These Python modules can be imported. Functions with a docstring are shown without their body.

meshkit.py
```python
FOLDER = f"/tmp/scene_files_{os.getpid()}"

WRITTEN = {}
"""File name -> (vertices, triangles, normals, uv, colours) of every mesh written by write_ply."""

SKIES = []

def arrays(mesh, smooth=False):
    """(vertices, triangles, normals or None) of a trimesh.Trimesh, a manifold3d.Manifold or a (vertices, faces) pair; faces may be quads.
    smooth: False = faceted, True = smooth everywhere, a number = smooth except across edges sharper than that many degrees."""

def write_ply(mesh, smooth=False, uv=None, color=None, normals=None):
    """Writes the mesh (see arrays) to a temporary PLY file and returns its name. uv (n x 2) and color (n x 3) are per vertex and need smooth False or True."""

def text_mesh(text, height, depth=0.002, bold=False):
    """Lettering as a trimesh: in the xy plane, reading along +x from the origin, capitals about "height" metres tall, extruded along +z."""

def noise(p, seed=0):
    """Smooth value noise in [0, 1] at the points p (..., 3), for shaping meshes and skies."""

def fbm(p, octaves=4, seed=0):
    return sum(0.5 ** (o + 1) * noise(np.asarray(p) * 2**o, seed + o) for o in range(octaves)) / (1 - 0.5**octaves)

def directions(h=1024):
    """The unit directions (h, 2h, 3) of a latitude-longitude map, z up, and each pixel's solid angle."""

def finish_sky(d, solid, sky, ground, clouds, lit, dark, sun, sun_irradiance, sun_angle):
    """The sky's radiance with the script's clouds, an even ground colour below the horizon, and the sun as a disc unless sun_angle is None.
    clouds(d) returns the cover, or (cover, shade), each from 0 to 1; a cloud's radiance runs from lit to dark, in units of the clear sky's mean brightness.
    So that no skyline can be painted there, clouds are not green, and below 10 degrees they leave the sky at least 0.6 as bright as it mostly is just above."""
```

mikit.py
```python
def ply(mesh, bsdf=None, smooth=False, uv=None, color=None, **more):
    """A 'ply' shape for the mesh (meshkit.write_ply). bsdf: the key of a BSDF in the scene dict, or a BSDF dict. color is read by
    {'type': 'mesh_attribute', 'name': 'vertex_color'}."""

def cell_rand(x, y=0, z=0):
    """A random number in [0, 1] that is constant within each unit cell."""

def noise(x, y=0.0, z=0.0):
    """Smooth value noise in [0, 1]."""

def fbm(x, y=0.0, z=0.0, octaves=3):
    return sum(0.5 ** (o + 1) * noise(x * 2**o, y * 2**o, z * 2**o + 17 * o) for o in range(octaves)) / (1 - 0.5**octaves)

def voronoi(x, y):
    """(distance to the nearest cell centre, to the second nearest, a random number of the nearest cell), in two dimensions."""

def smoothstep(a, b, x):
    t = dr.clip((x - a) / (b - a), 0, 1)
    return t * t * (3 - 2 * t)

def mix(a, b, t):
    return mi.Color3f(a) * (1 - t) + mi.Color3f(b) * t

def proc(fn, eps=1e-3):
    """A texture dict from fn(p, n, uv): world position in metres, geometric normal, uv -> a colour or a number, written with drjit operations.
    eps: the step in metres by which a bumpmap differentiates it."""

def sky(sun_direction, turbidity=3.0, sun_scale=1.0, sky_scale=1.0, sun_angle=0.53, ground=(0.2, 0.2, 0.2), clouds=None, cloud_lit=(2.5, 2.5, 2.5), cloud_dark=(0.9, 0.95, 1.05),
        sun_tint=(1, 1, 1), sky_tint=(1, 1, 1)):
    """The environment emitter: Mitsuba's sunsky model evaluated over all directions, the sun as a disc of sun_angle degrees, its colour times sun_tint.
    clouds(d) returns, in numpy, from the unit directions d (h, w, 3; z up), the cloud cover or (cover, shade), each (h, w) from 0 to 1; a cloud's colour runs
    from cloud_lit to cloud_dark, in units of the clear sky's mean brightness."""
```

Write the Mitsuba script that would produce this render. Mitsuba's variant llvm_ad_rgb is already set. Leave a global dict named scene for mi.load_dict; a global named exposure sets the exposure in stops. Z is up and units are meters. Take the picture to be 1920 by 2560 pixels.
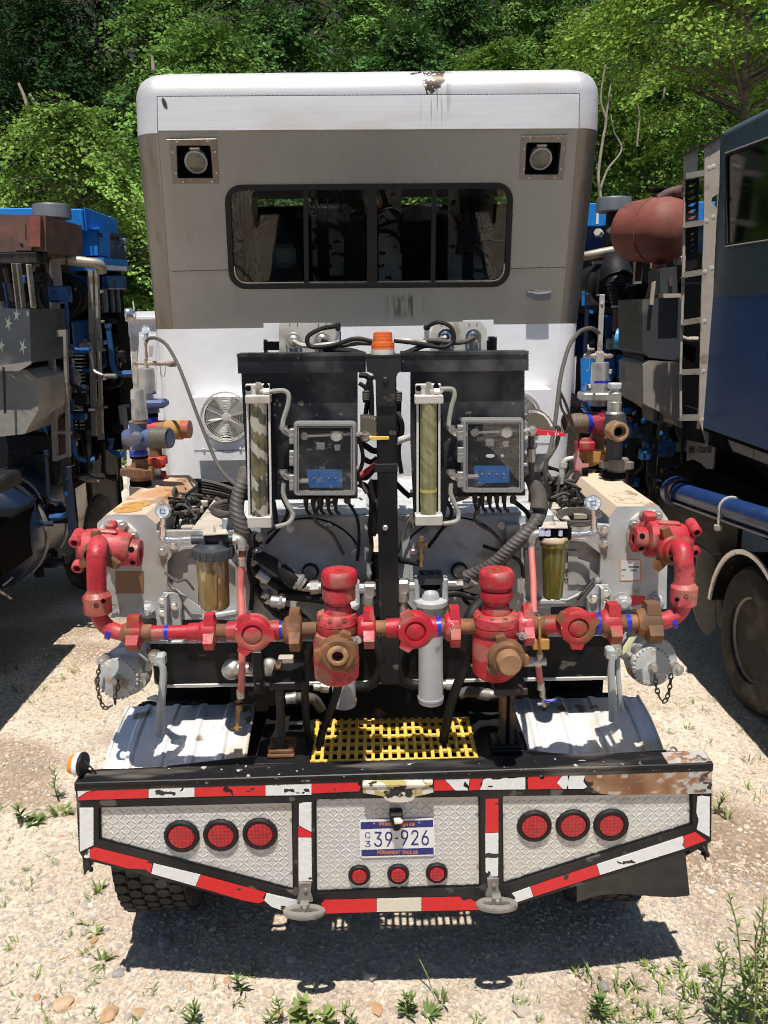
import math, random, re
import numpy as np, trimesh, mitsuba as mi, drjit as dr, mikit, meshkit
from shapely.geometry import Polygon, Point, LineString, box as sbox
from shapely.ops import unary_union
from mikit import noise, fbm, voronoi, cell_rand, smoothstep, mix

rng = np.random.default_rng(7)
random.seed(7)
T = mi.ScalarTransform4f
scene, labels = {}, {}
A = np.array

# ---------------------------------------------------------------- camera, sky, exposure
EYE = A([0.0, -2.98, 2.90])
FOCAL, PW, PH = 2080.0, 1920.0, 2560.0            # focal length and size of the photograph in its pixels
PITCH, YAW, ROLL = math.radians(13.6), math.radians(0.6), math.radians(0.8)
_f = A([math.sin(YAW) * math.cos(PITCH), math.cos(YAW) * math.cos(PITCH), -math.sin(PITCH)])
_r = np.cross(_f, [0, 0, 1.0]); _r /= np.linalg.norm(_r)
_u = np.cross(_r, _f)
CF, CU = _f, math.cos(ROLL) * _u + math.sin(ROLL) * _r
CR = np.cross(CF, CU)
scene['camera'] = {'type': 'perspective', 'fov': 2 * math.degrees(math.atan(PW / 2 / FOCAL)), 'fov_axis': 'x', 'near_clip': 0.05, 'far_clip': 2000.0,
                   'to_world': T().look_at(origin=EYE.tolist(), target=(EYE + CF).tolist(), up=CU.tolist())}
SUN_EL, SUN_AZ = math.radians(71.5), math.radians(7.0)
SUN = A([-math.cos(SUN_EL) * math.sin(SUN_AZ), -math.cos(SUN_EL) * math.cos(SUN_AZ), math.sin(SUN_EL)])
scene['daylight'] = mikit.sky(SUN.tolist(), turbidity=3, sky_scale=0.55, sun_tint=(0.88, 0.98, 1.15), ground=(0.2, 0.19, 0.16))
exposure = 2.05

# ---------------------------------------------------------------- measuring: from a spot in the photograph, at a known distance, to a place in metres
KW = (0, 0, 0.86406); KA = (0, 0, 2.592); KB = (640, 0, 2.592); KC = (1280, 0, 2.592); KD = (0, 480, 3.0725); KE = (1420, 300, 2.458); KF = (560, 760, 2.0737)
KG = (160, 1200, 2.765); KH = (700, 1350, 2.37); KI = (1200, 1200, 2.3042); KJ = (160, 1840, 2.6758); KK = (700, 1840, 2.6758); KL = (1200, 1840, 2.6758)
KM = (0, 1900, 1.728); KN = (960, 1900, 1.728); KO = (540, 440, 2.127); KP = (0, 1100, 3.16); KQ = (280, 780, 4.1475); KR = (1280, 780, 4.1475); KS = (1280, 1100, 3.19)


def ray(c, x, y):
    u, v = c[0] + x / c[2], c[1] + y / c[2]
    return CF + CR * (u - PW / 2) / FOCAL - CU * (v - PH / 2) / FOCAL


def P(c, x, y, Y):
    d = ray(c, x, y)
    return EYE + d * (Y - EYE[1]) / d[1]


def PX(c, x, y, X):
    d = ray(c, x, y)
    return EYE + d * (X - EYE[0]) / d[0]


def PZ(c, x, y, Z):
    d = ray(c, x, y)
    return EYE + d * (Z - EYE[2]) / d[2]


def PS(c, pts, Y):
    return [P(c, q[0], q[1], q[2] if len(q) > 2 else Y) for q in pts]


def sz(c, n, p):
    """metres of n crop pixels at the point p"""
    return n / c[2] / FOCAL * float((A(p) - EYE) @ CF)


class Plane:
    def __init__(self, o, xa, ya):
        self.o, self.x = A(o, float), A(xa, float) / np.linalg.norm(xa)
        ya = A(ya, float) - self.x * (A(ya, float) @ self.x)
        self.y = ya / np.linalg.norm(ya)
        self.n = np.cross(self.x, self.y)            # towards the viewer for x right, y up

    def to2(self, c, x, y):
        d = ray(c, x, y)
        t = ((self.o - EYE) @ self.n) / (d @ self.n)
        q = EYE + d * t - self.o
        return (float(q @ self.x), float(q @ self.y))

    def poly(self, c, pts, r=0.0):
        p = Polygon([self.to2(c, *q) for q in pts])
        return p.buffer(-r).buffer(r, quad_segs=6) if r else p

    def p3(self, q, h=0.0):
        return self.o + self.x * q[0] + self.y * q[1] + self.n * h

    def at(self, c, x, y, h=0.0):
        return self.p3(self.to2(c, x, y), h)

    def slab(self, poly, t, h=0.0):
        """polygon as a plate from height h to h + t along the normal"""
        ms = [trimesh.creation.extrude_polygon(g, t, engine='earcut') for g in getattr(poly, 'geoms', [poly]) if g.area > 1e-9]
        m = trimesh.util.concatenate(ms)
        v = m.vertices
        m.vertices = self.o + v[:, :1] * self.x + v[:, 1:2] * self.y + (v[:, 2:] + h) * self.n
        return m


def yplane(Y):
    return Plane([0, Y, 0], [1, 0, 0], [0, 0, 1])


# ---------------------------------------------------------------- meshes
def cat(*ms):
    out = []
    for m in ms:
        out.extend(m if isinstance(m, (list, tuple)) else [m])
    return trimesh.util.concatenate(out)


def mk(v, f):
    f = A(f)
    if f.ndim == 2 and f.shape[1] == 4:
        f = np.vstack([f[:, [0, 1, 2]], f[:, [0, 2, 3]]])
    return trimesh.Trimesh(A(v, float), f, process=False)


def hull(pts):
    m = trimesh.convex.convex_hull(A(pts))
    return trimesh.Trimesh(m.vertices, m.faces, process=False)


def rbox(lo, hi, b=0.004):
    """box with chamfered edges"""
    lo, hi = np.minimum(lo, hi), np.maximum(lo, hi)
    b = min(b, *(0.45 * (hi - lo)))
    pts = []
    for s in np.ndindex(2, 2, 2):
        c = np.where(A(s) == 0, lo, hi)
        d = np.where(A(s) == 0, b, -b)
        for k in range(3):
            e = d.copy(); e[k] = 0
            pts.append(c + e)
    return hull(pts)


def obox(c, xa, ya, sx, sy, szz, b=0.004):
    """box round c, with axes xa, ya and their cross product"""
    m = rbox([-sx / 2, -sy / 2, -szz / 2], [sx / 2, sy / 2, szz / 2], b)
    xa = A(xa, float) / np.linalg.norm(xa)
    ya = A(ya, float) - xa * (A(ya, float) @ xa); ya /= np.linalg.norm(ya)
    m.vertices = A(c) + m.vertices @ A([xa, ya, np.cross(xa, ya)])
    return m


def frame(d):
    d = A(d, float) / np.linalg.norm(d)
    h = A([0, 0, 1.0]) if abs(d[2]) < 0.9 else A([0, 1.0, 0])
    a = np.cross(d, h); a /= np.linalg.norm(a)
    return a, np.cross(d, a), d


def lathe(o, d, prof, n=24, a0=0.0):
    """profile [(along, radius), ...] turned round the axis d from o"""
    a, b, d = frame(d)
    t = np.arange(n) * 2 * math.pi / n + a0
    ring = np.cos(t)[:, None] * a + np.sin(t)[:, None] * b
    v = np.vstack([A(o) + d * s + ring * max(r, 1e-4) for s, r in prof])
    k, i = len(prof), np.arange(n)
    f = np.vstack([np.stack([j * n + i, j * n + (i + 1) % n, (j + 1) * n + (i + 1) % n, (j + 1) * n + i], 1) for j in range(k - 1)])
    f = f[:, ::-1]
    m = mk(v, f)
    caps = []
    for j, flip in ((0, False), (k - 1, True)):
        if prof[j][1] > 1e-3:
            c = len(m.vertices) + len(caps)
            tri = np.stack([j * n + i, np.full(n, 0), j * n + (i + 1) % n], 1)
            caps.append((A(o) + d * prof[j][0], tri, flip))
    if caps:
        vv, ff = [m.vertices], [m.faces]
        base = len(m.vertices)
        for q, (p, tri, flip) in enumerate(caps):
            tri = tri.copy(); tri[:, 1] = base + q
            vv.append(p[None]); ff.append(tri if flip else tri[:, ::-1])
        m = trimesh.Trimesh(np.vstack(vv), np.vstack(ff), process=False)
    if m.volume < 0:
        m.invert()
    return m


def cyl(p0, p1, r, r2=None, n=16, b=0.0):
    p0, p1 = A(p0, float), A(p1, float)
    L = np.linalg.norm(p1 - p0); r2 = r if r2 is None else r2
    prof = [(0, r), (L, r2)] if not b else [(0, r - b), (b, r), (L - b, r2), (L, r2 - b)]
    return lathe(p0, p1 - p0, prof, n)


def spline(pts, k=8):
    p = A(pts, float)
    if len(p) < 3:
        return np.vstack([p[0] + (p[-1] - p[0]) * t for t in np.linspace(0, 1, k)])
    q = np.vstack([2 * p[0] - p[1], p, 2 * p[-1] - p[-2]])
    out = []
    for i in range(1, len(q) - 2):
        a, b, c, d = q[i - 1:i + 3]
        for t in np.linspace(0, 1, k, endpoint=False):
            out.append(0.5 * (2 * b + (c - a) * t + (2 * a - 5 * b + 4 * c - d) * t * t + (3 * b - a - 3 * c + d) * t ** 3))
    return np.vstack(out + [p[-1]])


def tube(pts, r, n=10, k=8, curve=True, caps=True):
    p = spline(pts, k) if curve else A(pts, float)
    m = len(p)
    r = np.full(m, r) if np.isscalar(r) else np.interp(np.linspace(0, 1, m), np.linspace(0, 1, len(r)), r)
    t = np.gradient(p, axis=0); t /= np.linalg.norm(t, axis=1)[:, None] + 1e-12
    a = frame(t[0])[0]
    vs = []
    ang = np.arange(n) * 2 * math.pi / n
    for i in range(m):
        a = a - t[i] * (a @ t[i]); a /= np.linalg.norm(a) + 1e-12
        b = np.cross(t[i], a)
        vs.append(p[i] + r[i] * (np.cos(ang)[:, None] * a + np.sin(ang)[:, None] * b))
    v = np.vstack(vs); i = np.arange(n)
    f = np.vstack([np.stack([j * n + i, j * n + (i + 1) % n, (j + 1) * n + (i + 1) % n, (j + 1) * n + i], 1) for j in range(m - 1)])
    mesh = mk(v, f)
    if caps:
        v2 = np.vstack([v, p[:1], p[-1:]]); nn = len(v)
        c0 = np.stack([(i + 1) % n, i, np.full(n, nn)], 1); c1 = np.stack([(m - 1) * n + i, (m - 1) * n + (i + 1) % n, np.full(n, nn + 1)], 1)
        mesh = trimesh.Trimesh(v2, np.vstack([mesh.faces, c0, c1]), process=False)
    return mesh


def elbow(p0, p1, p2, r, n=16, k=8):
    """pipe p0 - p1 - p2 with a swept bend at p1"""
    p0, p1, p2 = A(p0), A(p1), A(p2)
    t = np.linspace(0, 1, k)[:, None]
    return tube((1 - t) ** 2 * p0 + 2 * t * (1 - t) * p1 + t ** 2 * p2, r, n=n, curve=False)


def bolt(p, d, r, h, washer=0.0):
    """hexagon head with a slight crown, and its washer"""
    out = [lathe(p, d, [(washer, r), (washer + h * 0.8, r), (washer + h, r * 0.82)], 6)]
    if washer:
        out.append(lathe(p, d, [(0, r * 1.35), (washer, r * 1.35)], 14))
    return cat(out)


def ring(o, d, r0, r1, h, n=28, b=0.0):
    """flat washer from radius r0 to r1 and height h"""
    b = b or min(h, r1 - r0) * 0.2
    a, bb, d = frame(d)
    prof = [(0, r0), (0, r1 - b), (b, r1), (h - b, r1), (h, r1 - b), (h, r0), (0, r0)]
    t = np.arange(n) * 2 * math.pi / n
    rg = np.cos(t)[:, None] * a + np.sin(t)[:, None] * bb
    v = np.vstack([A(o) + d * s + rg * r for s, r in prof])
    i = np.arange(n)
    f = np.vstack([np.stack([j * n + i, (j + 1) * n + i, (j + 1) * n + (i + 1) % n, j * n + (i + 1) % n], 1) for j in range(len(prof) - 1)])
    m = mk(v, f)
    if m.volume < 0:
        m.invert()
    return m


def torus(o, d, R, r, n=28, k=8):
    a, b, d = frame(d)
    t = np.arange(n + 1) * 2 * math.pi / n
    return tube(A(o) + R * (np.cos(t)[:, None] * a + np.sin(t)[:, None] * b), r, n=k, curve=False, caps=False)


# ---------------------------------------------------------------- scene entries
def key_for(base):
    if base not in USED:
        USED.add(base); return base
    k = 1
    while f'{base}_{k:03d}' in USED:
        k += 1
    USED.add(f'{base}_{k:03d}')
    return f'{base}_{k:03d}'


USED = set()


def add(parent, name, mesh, mat, smooth=35, **more):
    name = re.sub(r'^(upper|lower|near|far|left_side|inner|outer)_', '', name)
    key = key_for(f'{parent}__{name}' if parent else name)
    if isinstance(mesh, (list, tuple)):
        mesh = cat(mesh)
    scene[key] = mikit.ply(mesh, mat, smooth, **more)
    return key


def hold(parent, name):
    return key_for(f'{parent}__{name}' if parent else name)


def say(key, label, category=None, group=None, kind=None):
    e = {}
    if label: e['label'] = label
    if category: e['category'] = category
    if group: e['group'] = group
    if kind: e['kind'] = kind
    labels[key] = e
    return key


# ---------------------------------------------------------------- materials
def pbr(name, color, rough=0.5, metal=0.0, bump=None, bscale=0.002, eps=2e-3, **kw):
    c = mikit.proc(color) if callable(color) else {'type': 'rgb', 'value': list(map(float, color))}
    b = {'type': 'principled', 'base_color': c, 'roughness': mikit.proc(rough) if callable(rough) else float(rough), 'metallic': float(metal), **kw}
    if bump:
        b = {'type': 'bumpmap', 'bump': mikit.proc(bump, eps), 'scale': bscale, 'nested': b}
    scene[name] = {'type': 'twosided', 'bsdf': b}
    return name


def worn(base, under, scale=9.0, th=0.62, soft=0.08, vary=0.25, dirt=None, dscale=2.5, damt=0.35):
    def fn(p, n, uv):
        a = fbm(p.x * scale, p.y * scale, p.z * scale, 4)
        c = mix(base, under, smoothstep(th, th + soft, a))
        v = noise(p.x * 23 + 5, p.y * 23, p.z * 23)
        c = c * (1 - vary + 2 * vary * v)
        if dirt is not None:
            c = mix(c, dirt, damt * smoothstep(0.4, 0.75, fbm(p.x * dscale + 31, p.y * dscale, p.z * dscale, 3)))
        return c
    return fn


def old_red(p, n, uv):
    a, b, c = fbm(p.x * 9, p.y * 9, p.z * 9, 4), noise(p.x * 5 + 40, p.y * 5, p.z * 7), fbm(p.x * 55, p.y * 55, p.z * 55, 3)
    k = mix((0.40, 0.012, 0.026), (0.52, 0.075, 0.085), smoothstep(0.35, 0.8, b))
    k = mix(k, (0.22, 0.02, 0.02), smoothstep(0.52, 0.66, c) * 0.6)
    k = mix(k, (0.17, 0.070, 0.035), smoothstep(0.55, 0.72, a * 0.72 + c * 0.28) * 0.9)
    return mix(k, (0.30, 0.20, 0.13), smoothstep(0.60, 0.75, noise(p.x * 13 + 7, p.y * 13, p.z * 13)) * 0.45)


RED = pbr('red_paint', old_red, lambda p, n, uv: 0.32 + 0.35 * noise(p.x * 16, p.y * 16, p.z * 16), bump=lambda p, n, uv: fbm(p.x * 160, p.y * 160, p.z * 160, 2), bscale=0.0009)
REDR = pbr('rusting_red_paint', worn((0.36, 0.022, 0.025), (0.19, 0.075, 0.03), 13, 0.46, 0.12, 0.25), 0.55)
RUST = pbr('rust', worn((0.165, 0.075, 0.032), (0.30, 0.13, 0.05), 18, 0.52, 0.2, 0.3, (0.10, 0.06, 0.04), 7, 0.6), 0.75, bump=lambda p, n, uv: noise(p.x * 300, p.y * 300, p.z * 300), bscale=0.0006)
BLACK = pbr('black_paint', worn((0.008, 0.0085, 0.010), (0.10, 0.09, 0.08), 14, 0.68, 0.06, 0.2, (0.035, 0.034, 0.033), 3.0, 0.6), 0.42, specular=0.3)
GREY = pbr('grey_paint', worn((0.40, 0.415, 0.42), (0.20, 0.185, 0.16), 6, 0.62, 0.16, 0.10, (0.24, 0.225, 0.20), 2.2, 0.5), 0.5)
STEEL = pbr('dull_steel', worn((0.50, 0.48, 0.44), (0.20, 0.15, 0.11), 20, 0.60, 0.15, 0.18), 0.42, metal=0.75)
CAPS = pbr('spun_steel', (0.34, 0.34, 0.34), 0.42, metal=0.8)
ZINC = pbr('bright_zinc', (0.72, 0.72, 0.70), 0.25, metal=0.9)
ALU = pbr('weathered_aluminium', worn((0.56, 0.54, 0.49), (0.34, 0.29, 0.22), 9, 0.58, 0.2, 0.1), 0.5, metal=0.3)
RUBBER = pbr('black_rubber', (0.012, 0.012, 0.012), 0.6, specular=0.3)
DARK = pbr('black_and_shade', (0.004, 0.004, 0.0045), 0.9, specular=0.1)  # near black, also stands for shade in voids, holes and engine bays
DUSTY = pbr('dusty_rubber', (0.085, 0.075, 0.065), 0.75)
WHITE = pbr('white_paint', worn((0.74, 0.745, 0.76), (0.42, 0.39, 0.33), 3.5, 0.70, 0.15, 0.03, (0.50, 0.48, 0.45), 1.6, 0.25), 0.35)
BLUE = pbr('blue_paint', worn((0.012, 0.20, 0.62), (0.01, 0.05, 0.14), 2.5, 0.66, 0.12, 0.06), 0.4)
NAVY = pbr('navy_paint', worn((0.012, 0.035, 0.13), (0.05, 0.07, 0.12), 3.0, 0.62, 0.15, 0.1), 0.35)
BLUETAPE = pbr('blue_tape', (0.015, 0.03, 0.42), 0.3)
CHROME = pbr('chrome', (0.85, 0.85, 0.84), 0.08, metal=1.0)

# ================================================================ the setting: yard, hill, trees
def yard_height(x, y):
    q = np.stack([x * 0.55, y * 0.55, x * 0], -1)
    near = np.exp(-((y - 1.0) / 9) ** 2)
    h = 0.05 * (meshkit.fbm(q, 3, 3) - 0.5)
    q2 = np.stack([x * 9, y * 9, x * 0], -1)
    return (h + 0.018 * (meshkit.fbm(q2, 3, 5) - 0.5)) * near - 0.01


def hill_height(x, y):
    base = np.maximum(0, y - 21) * 0.78 + np.maximum(0, x - 16) * 0.25 + np.maximum(0, -16 - x) * 0.2
    q = np.stack([x * 0.12, y * 0.12, x * 0], -1)
    return base * (0.85 + 0.4 * (meshkit.fbm(q, 3, 9) - 0.5)) + 1.2 * (meshkit.fbm(q * 2, 2, 4) - 0.5) - 0.7


def grid(xs, ys, fn):
    X, Y = np.meshgrid(xs, ys)
    v = np.stack([X, Y, fn(X, Y)], -1).reshape(-1, 3)
    n, m = len(xs), len(ys)
    i = (np.arange(m - 1)[:, None] * n + np.arange(n - 1)).ravel()
    return mk(v, np.stack([i, i + 1, i + n + 1, i + n], 1))


def ground_color(p, n, uv):
    a = fbm(p.x * 0.9 + 3, p.y * 0.9, 0.0, 4)
    b = noise(p.x * 70, p.y * 70, 3.0)
    d1, d2, w = voronoi(p.x * 105, p.y * 105)
    c = mix((0.485, 0.405, 0.315), (0.585, 0.51, 0.42), smoothstep(0.35, 0.65, a))
    c = mix(c, (0.235, 0.165, 0.11), smoothstep(0.50, 0.68, fbm(p.x * 0.8 + 11, p.y * 1.0 + 4, 2.0, 4)) * 0.75)
    tone = mix((0.78, 0.755, 0.73), (1.16, 1.14, 1.12), w)
    return c * tone * (0.75 + 0.5 * b)


pbr('yard_ground', ground_color, 0.9, bump=lambda p, n, uv: voronoi(p.x * 105, p.y * 105)[0] * -1.0 + 0.6 * noise(p.x * 120, p.y * 120, 0.0), bscale=0.003)
pbr('forest_floor_shade', lambda p, n, uv: mix((0.008, 0.012, 0.005), (0.018, 0.016, 0.010), noise(p.x * 2, p.y * 2, p.z * 2)), 0.95)  # floor darkened so the gaps between crowns read as shade
far = cat(grid(np.linspace(-90, 90, 61), np.linspace(-40, 90, 45), lambda x, y: np.full_like(x, -0.16) + 0 * y))
nearg = grid(np.linspace(-5.0, 6.0, 441), np.linspace(-1.0, 6.5, 301), yard_height)
midg = grid(np.linspace(-30, 30, 121), np.linspace(-20, 24, 89), lambda x, y: yard_height(x, y) - 0.03)
say(add('', 'ground', cat(nearg, midg, far), 'yard_ground', True), 'dusty tan gravel yard with dark wheel stains and small weeds', kind='structure')
say(add('', 'hillside', grid(np.linspace(-70, 70, 71), np.linspace(18, 75, 40), hill_height), 'forest_floor_shade', True), 'steep dark wooded hillside behind the yard', kind='structure')

# ---- gravel: loose stones lying on the yard, too many to count
pbr('stone', {'x': 1} and (0.5, 0.5, 0.5), 0.85)
scene['stone'] = {'type': 'twosided', 'bsdf': {'type': 'principled', 'base_color': {'type': 'mesh_attribute', 'name': 'vertex_color'}, 'roughness': 0.85, 'specular': 0.3}}
ICO = trimesh.creation.icosphere(subdivisions=0)


def stones(n, xr, yr, smin, smax, seed, flat=0.5):
    g = np.random.default_rng(seed)
    x, y = g.uniform(*xr, n), g.uniform(*yr, n)
    s = smin * (smax / smin) ** (g.random(n) ** 2.2)
    base, f0 = ICO.vertices, ICO.faces
    v = base[None] * (1 + g.uniform(-0.28, 0.28, (n, len(base), 1)))
    v = v * np.stack([s * g.uniform(0.7, 1.3, n), s * g.uniform(0.7, 1.3, n), s * g.uniform(0.3, 0.75, n) * flat * 2], 1)[:, None]
    a = g.uniform(0, 6.28, n); ca, sa = np.cos(a)[:, None], np.sin(a)[:, None]
    vx, vy = v[..., 0] * ca - v[..., 1] * sa, v[..., 0] * sa + v[..., 1] * ca
    tilt = g.uniform(-0.25, 0.25, n)[:, None]
    vz = v[..., 2] + vx * tilt
    z = yard_height(x, y)
    v = np.stack([vx + x[:, None], vy + y[:, None], vz + (z + s * 0.12)[:, None]], -1)
    pal = A([(0.52, 0.46, 0.40), (0.60, 0.54, 0.47), (0.44, 0.41, 0.38), (0.56, 0.47, 0.38), (0.37, 0.365, 0.365), (0.66, 0.61, 0.55), (0.54, 0.37, 0.24)])
    col = pal[g.choice(7, n, p=[.24, .22, .16, .16, .1, .09, .03])] * A([0.94, 0.90, 0.83]) * g.uniform(0.85, 1.15, (n, 1))
    f = (f0[None] + (np.arange(n) * len(base))[:, None, None]).reshape(-1, 3)
    return mk(v.reshape(-1, 3), f), np.repeat(col, len(base), 0)


sm, sc_ = [], []
for args in ((21000, (-1.9, 2.1), (-0.7, 0.9), 0.0045, 0.014, 1), (9000, (-3.0, -0.9), (0.2, 4.5), 0.006, 0.018, 2), (5000, (1.2, 3.0), (0.2, 4.0), 0.006, 0.017, 3), (420, (-2.2, 2.6), (-0.75, 2.0), 0.013, 0.026, 4, 0.3)):
    m, c = stones(*args); sm.append(m); sc_.append(c)
say(add('', 'gravel', cat(sm), 'stone', False, color=np.vstack(sc_)), 'loose pale gravel strewn over the yard', 'gravel', kind='stuff')


def slab_stone(u, v, r, color, seed, label, flat=0.35):
    g = np.random.default_rng(seed)
    p = PZ(KM if u < 1659 else KN, u if u < 1659 else u - 1659, v, 0.0)
    b = trimesh.creation.icosphere(subdivisions=1)
    w = b.vertices * (1 + 1.1 * (meshkit.fbm(b.vertices * 1.4 + seed, 3, seed) - 0.5))[:, None]
    w = w * [r, r * 0.75, r * flat]
    a = g.uniform(0, 6.28)
    w[:, 0], w[:, 1] = w[:, 0] * math.cos(a) - w[:, 1] * math.sin(a), w[:, 0] * math.sin(a) + w[:, 1] * math.cos(a)
    w[:, 2] += w[:, 0] * g.uniform(-0.25, 0.25)
    col = A(color) * (0.8 + 0.4 * meshkit.noise(w * 60, seed))[:, None]
    b.vertices = w + [p[0], p[1], float(yard_height(A([p[0]]), A([p[1]]))[0]) + r * flat * 0.4]
    say(add('', 'stone_slab', b, 'stone', False, color=col), label, 'stone')


OR, GY = (0.46, 0.30, 0.17), (0.30, 0.28, 0.27)
slab_stone(272, 1052, 0.055, (0.50, 0.36, 0.23), 11, 'large flat orange-tan stone at the lower left of the yard')
slab_stone(468, 1095, 0.05, OR, 12, 'broad ochre stone just right of the large flat orange-tan stone')
slab_stone(157, 1022, 0.022, (0.42, 0.24, 0.13), 13, 'small rust orange stone left of the large flat orange-tan stone')
slab_stone(598, 1082, 0.028, OR, 14, 'ochre stone right of the broad ochre stone at the lower left')
slab_stone(405, 772, 0.024, (0.46, 0.27, 0.15), 15, 'orange stone left of the shadow of the bumper')
slab_stone(510, 920, 0.03, GY, 16, 'grey stone lying in front of the left end of the bumper shadow', 0.5)
slab_stone(985, 945, 0.024, (0.45, 0.30, 0.2), 17, 'orange stone just in front of the bumper shadow, below the left tail lights')
slab_stone(1160, 992, 0.034, (0.48, 0.38, 0.28), 18, 'tan stone to the left of the tow eye shadow on the left')
slab_stone(1600, 920, 0.038, GY, 19, 'grey lump of stone on the right of the left tow eye shadow', 0.7)
slab_stone(1630, 1060, 0.035, (0.47, 0.29, 0.17), 20, 'orange stone near the bottom edge in the middle of the yard')
slab_stone(1659 + 948, 968, 0.034, (0.24, 0.22, 0.22), 21, 'dark grey cube-like stone in front of the right part of the bumper', 0.75)
slab_stone(1659 + 1310, 968, 0.042, (0.48, 0.42, 0.35), 22, 'pale tan stone left of the tall weeds')
slab_stone(710, 790, 0.045, (0.28, 0.25, 0.23), 23, 'brown stone lying in the shade under the left half of the bumper', 0.6)
slab_stone(1195, 1088, 0.03, OR, 24, 'ochre stone by the leafy weed at the bottom edge')
slab_stone(1659 + 600, 1065, 0.045, (0.42, 0.36, 0.30), 25, 'flat tan stone at the bottom right of the yard', 0.25)

# ---- vegetation
scene['leaf'] = {'type': 'twosided', 'bsdf': {'type': 'principled', 'base_color': {'type': 'mesh_attribute', 'name': 'vertex_color'}, 'roughness': 0.5, 'specular': 0.35}}
scene['leaf'] = {'type': 'principledthin', 'base_color': {'type': 'mesh_attribute', 'name': 'vertex_color'}, 'roughness': 0.5, 'diff_trans': 0.35, 'spec_trans': 0.0, 'eta': 1.35}
pbr('bark', worn((0.10, 0.085, 0.065), (0.19, 0.17, 0.14), 5, 0.5, 0.2, 0.3), 0.9)
pbr('pale_bark', worn((0.30, 0.27, 0.22), (0.16, 0.14, 0.11), 6, 0.5, 0.2, 0.2), 0.9)


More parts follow.
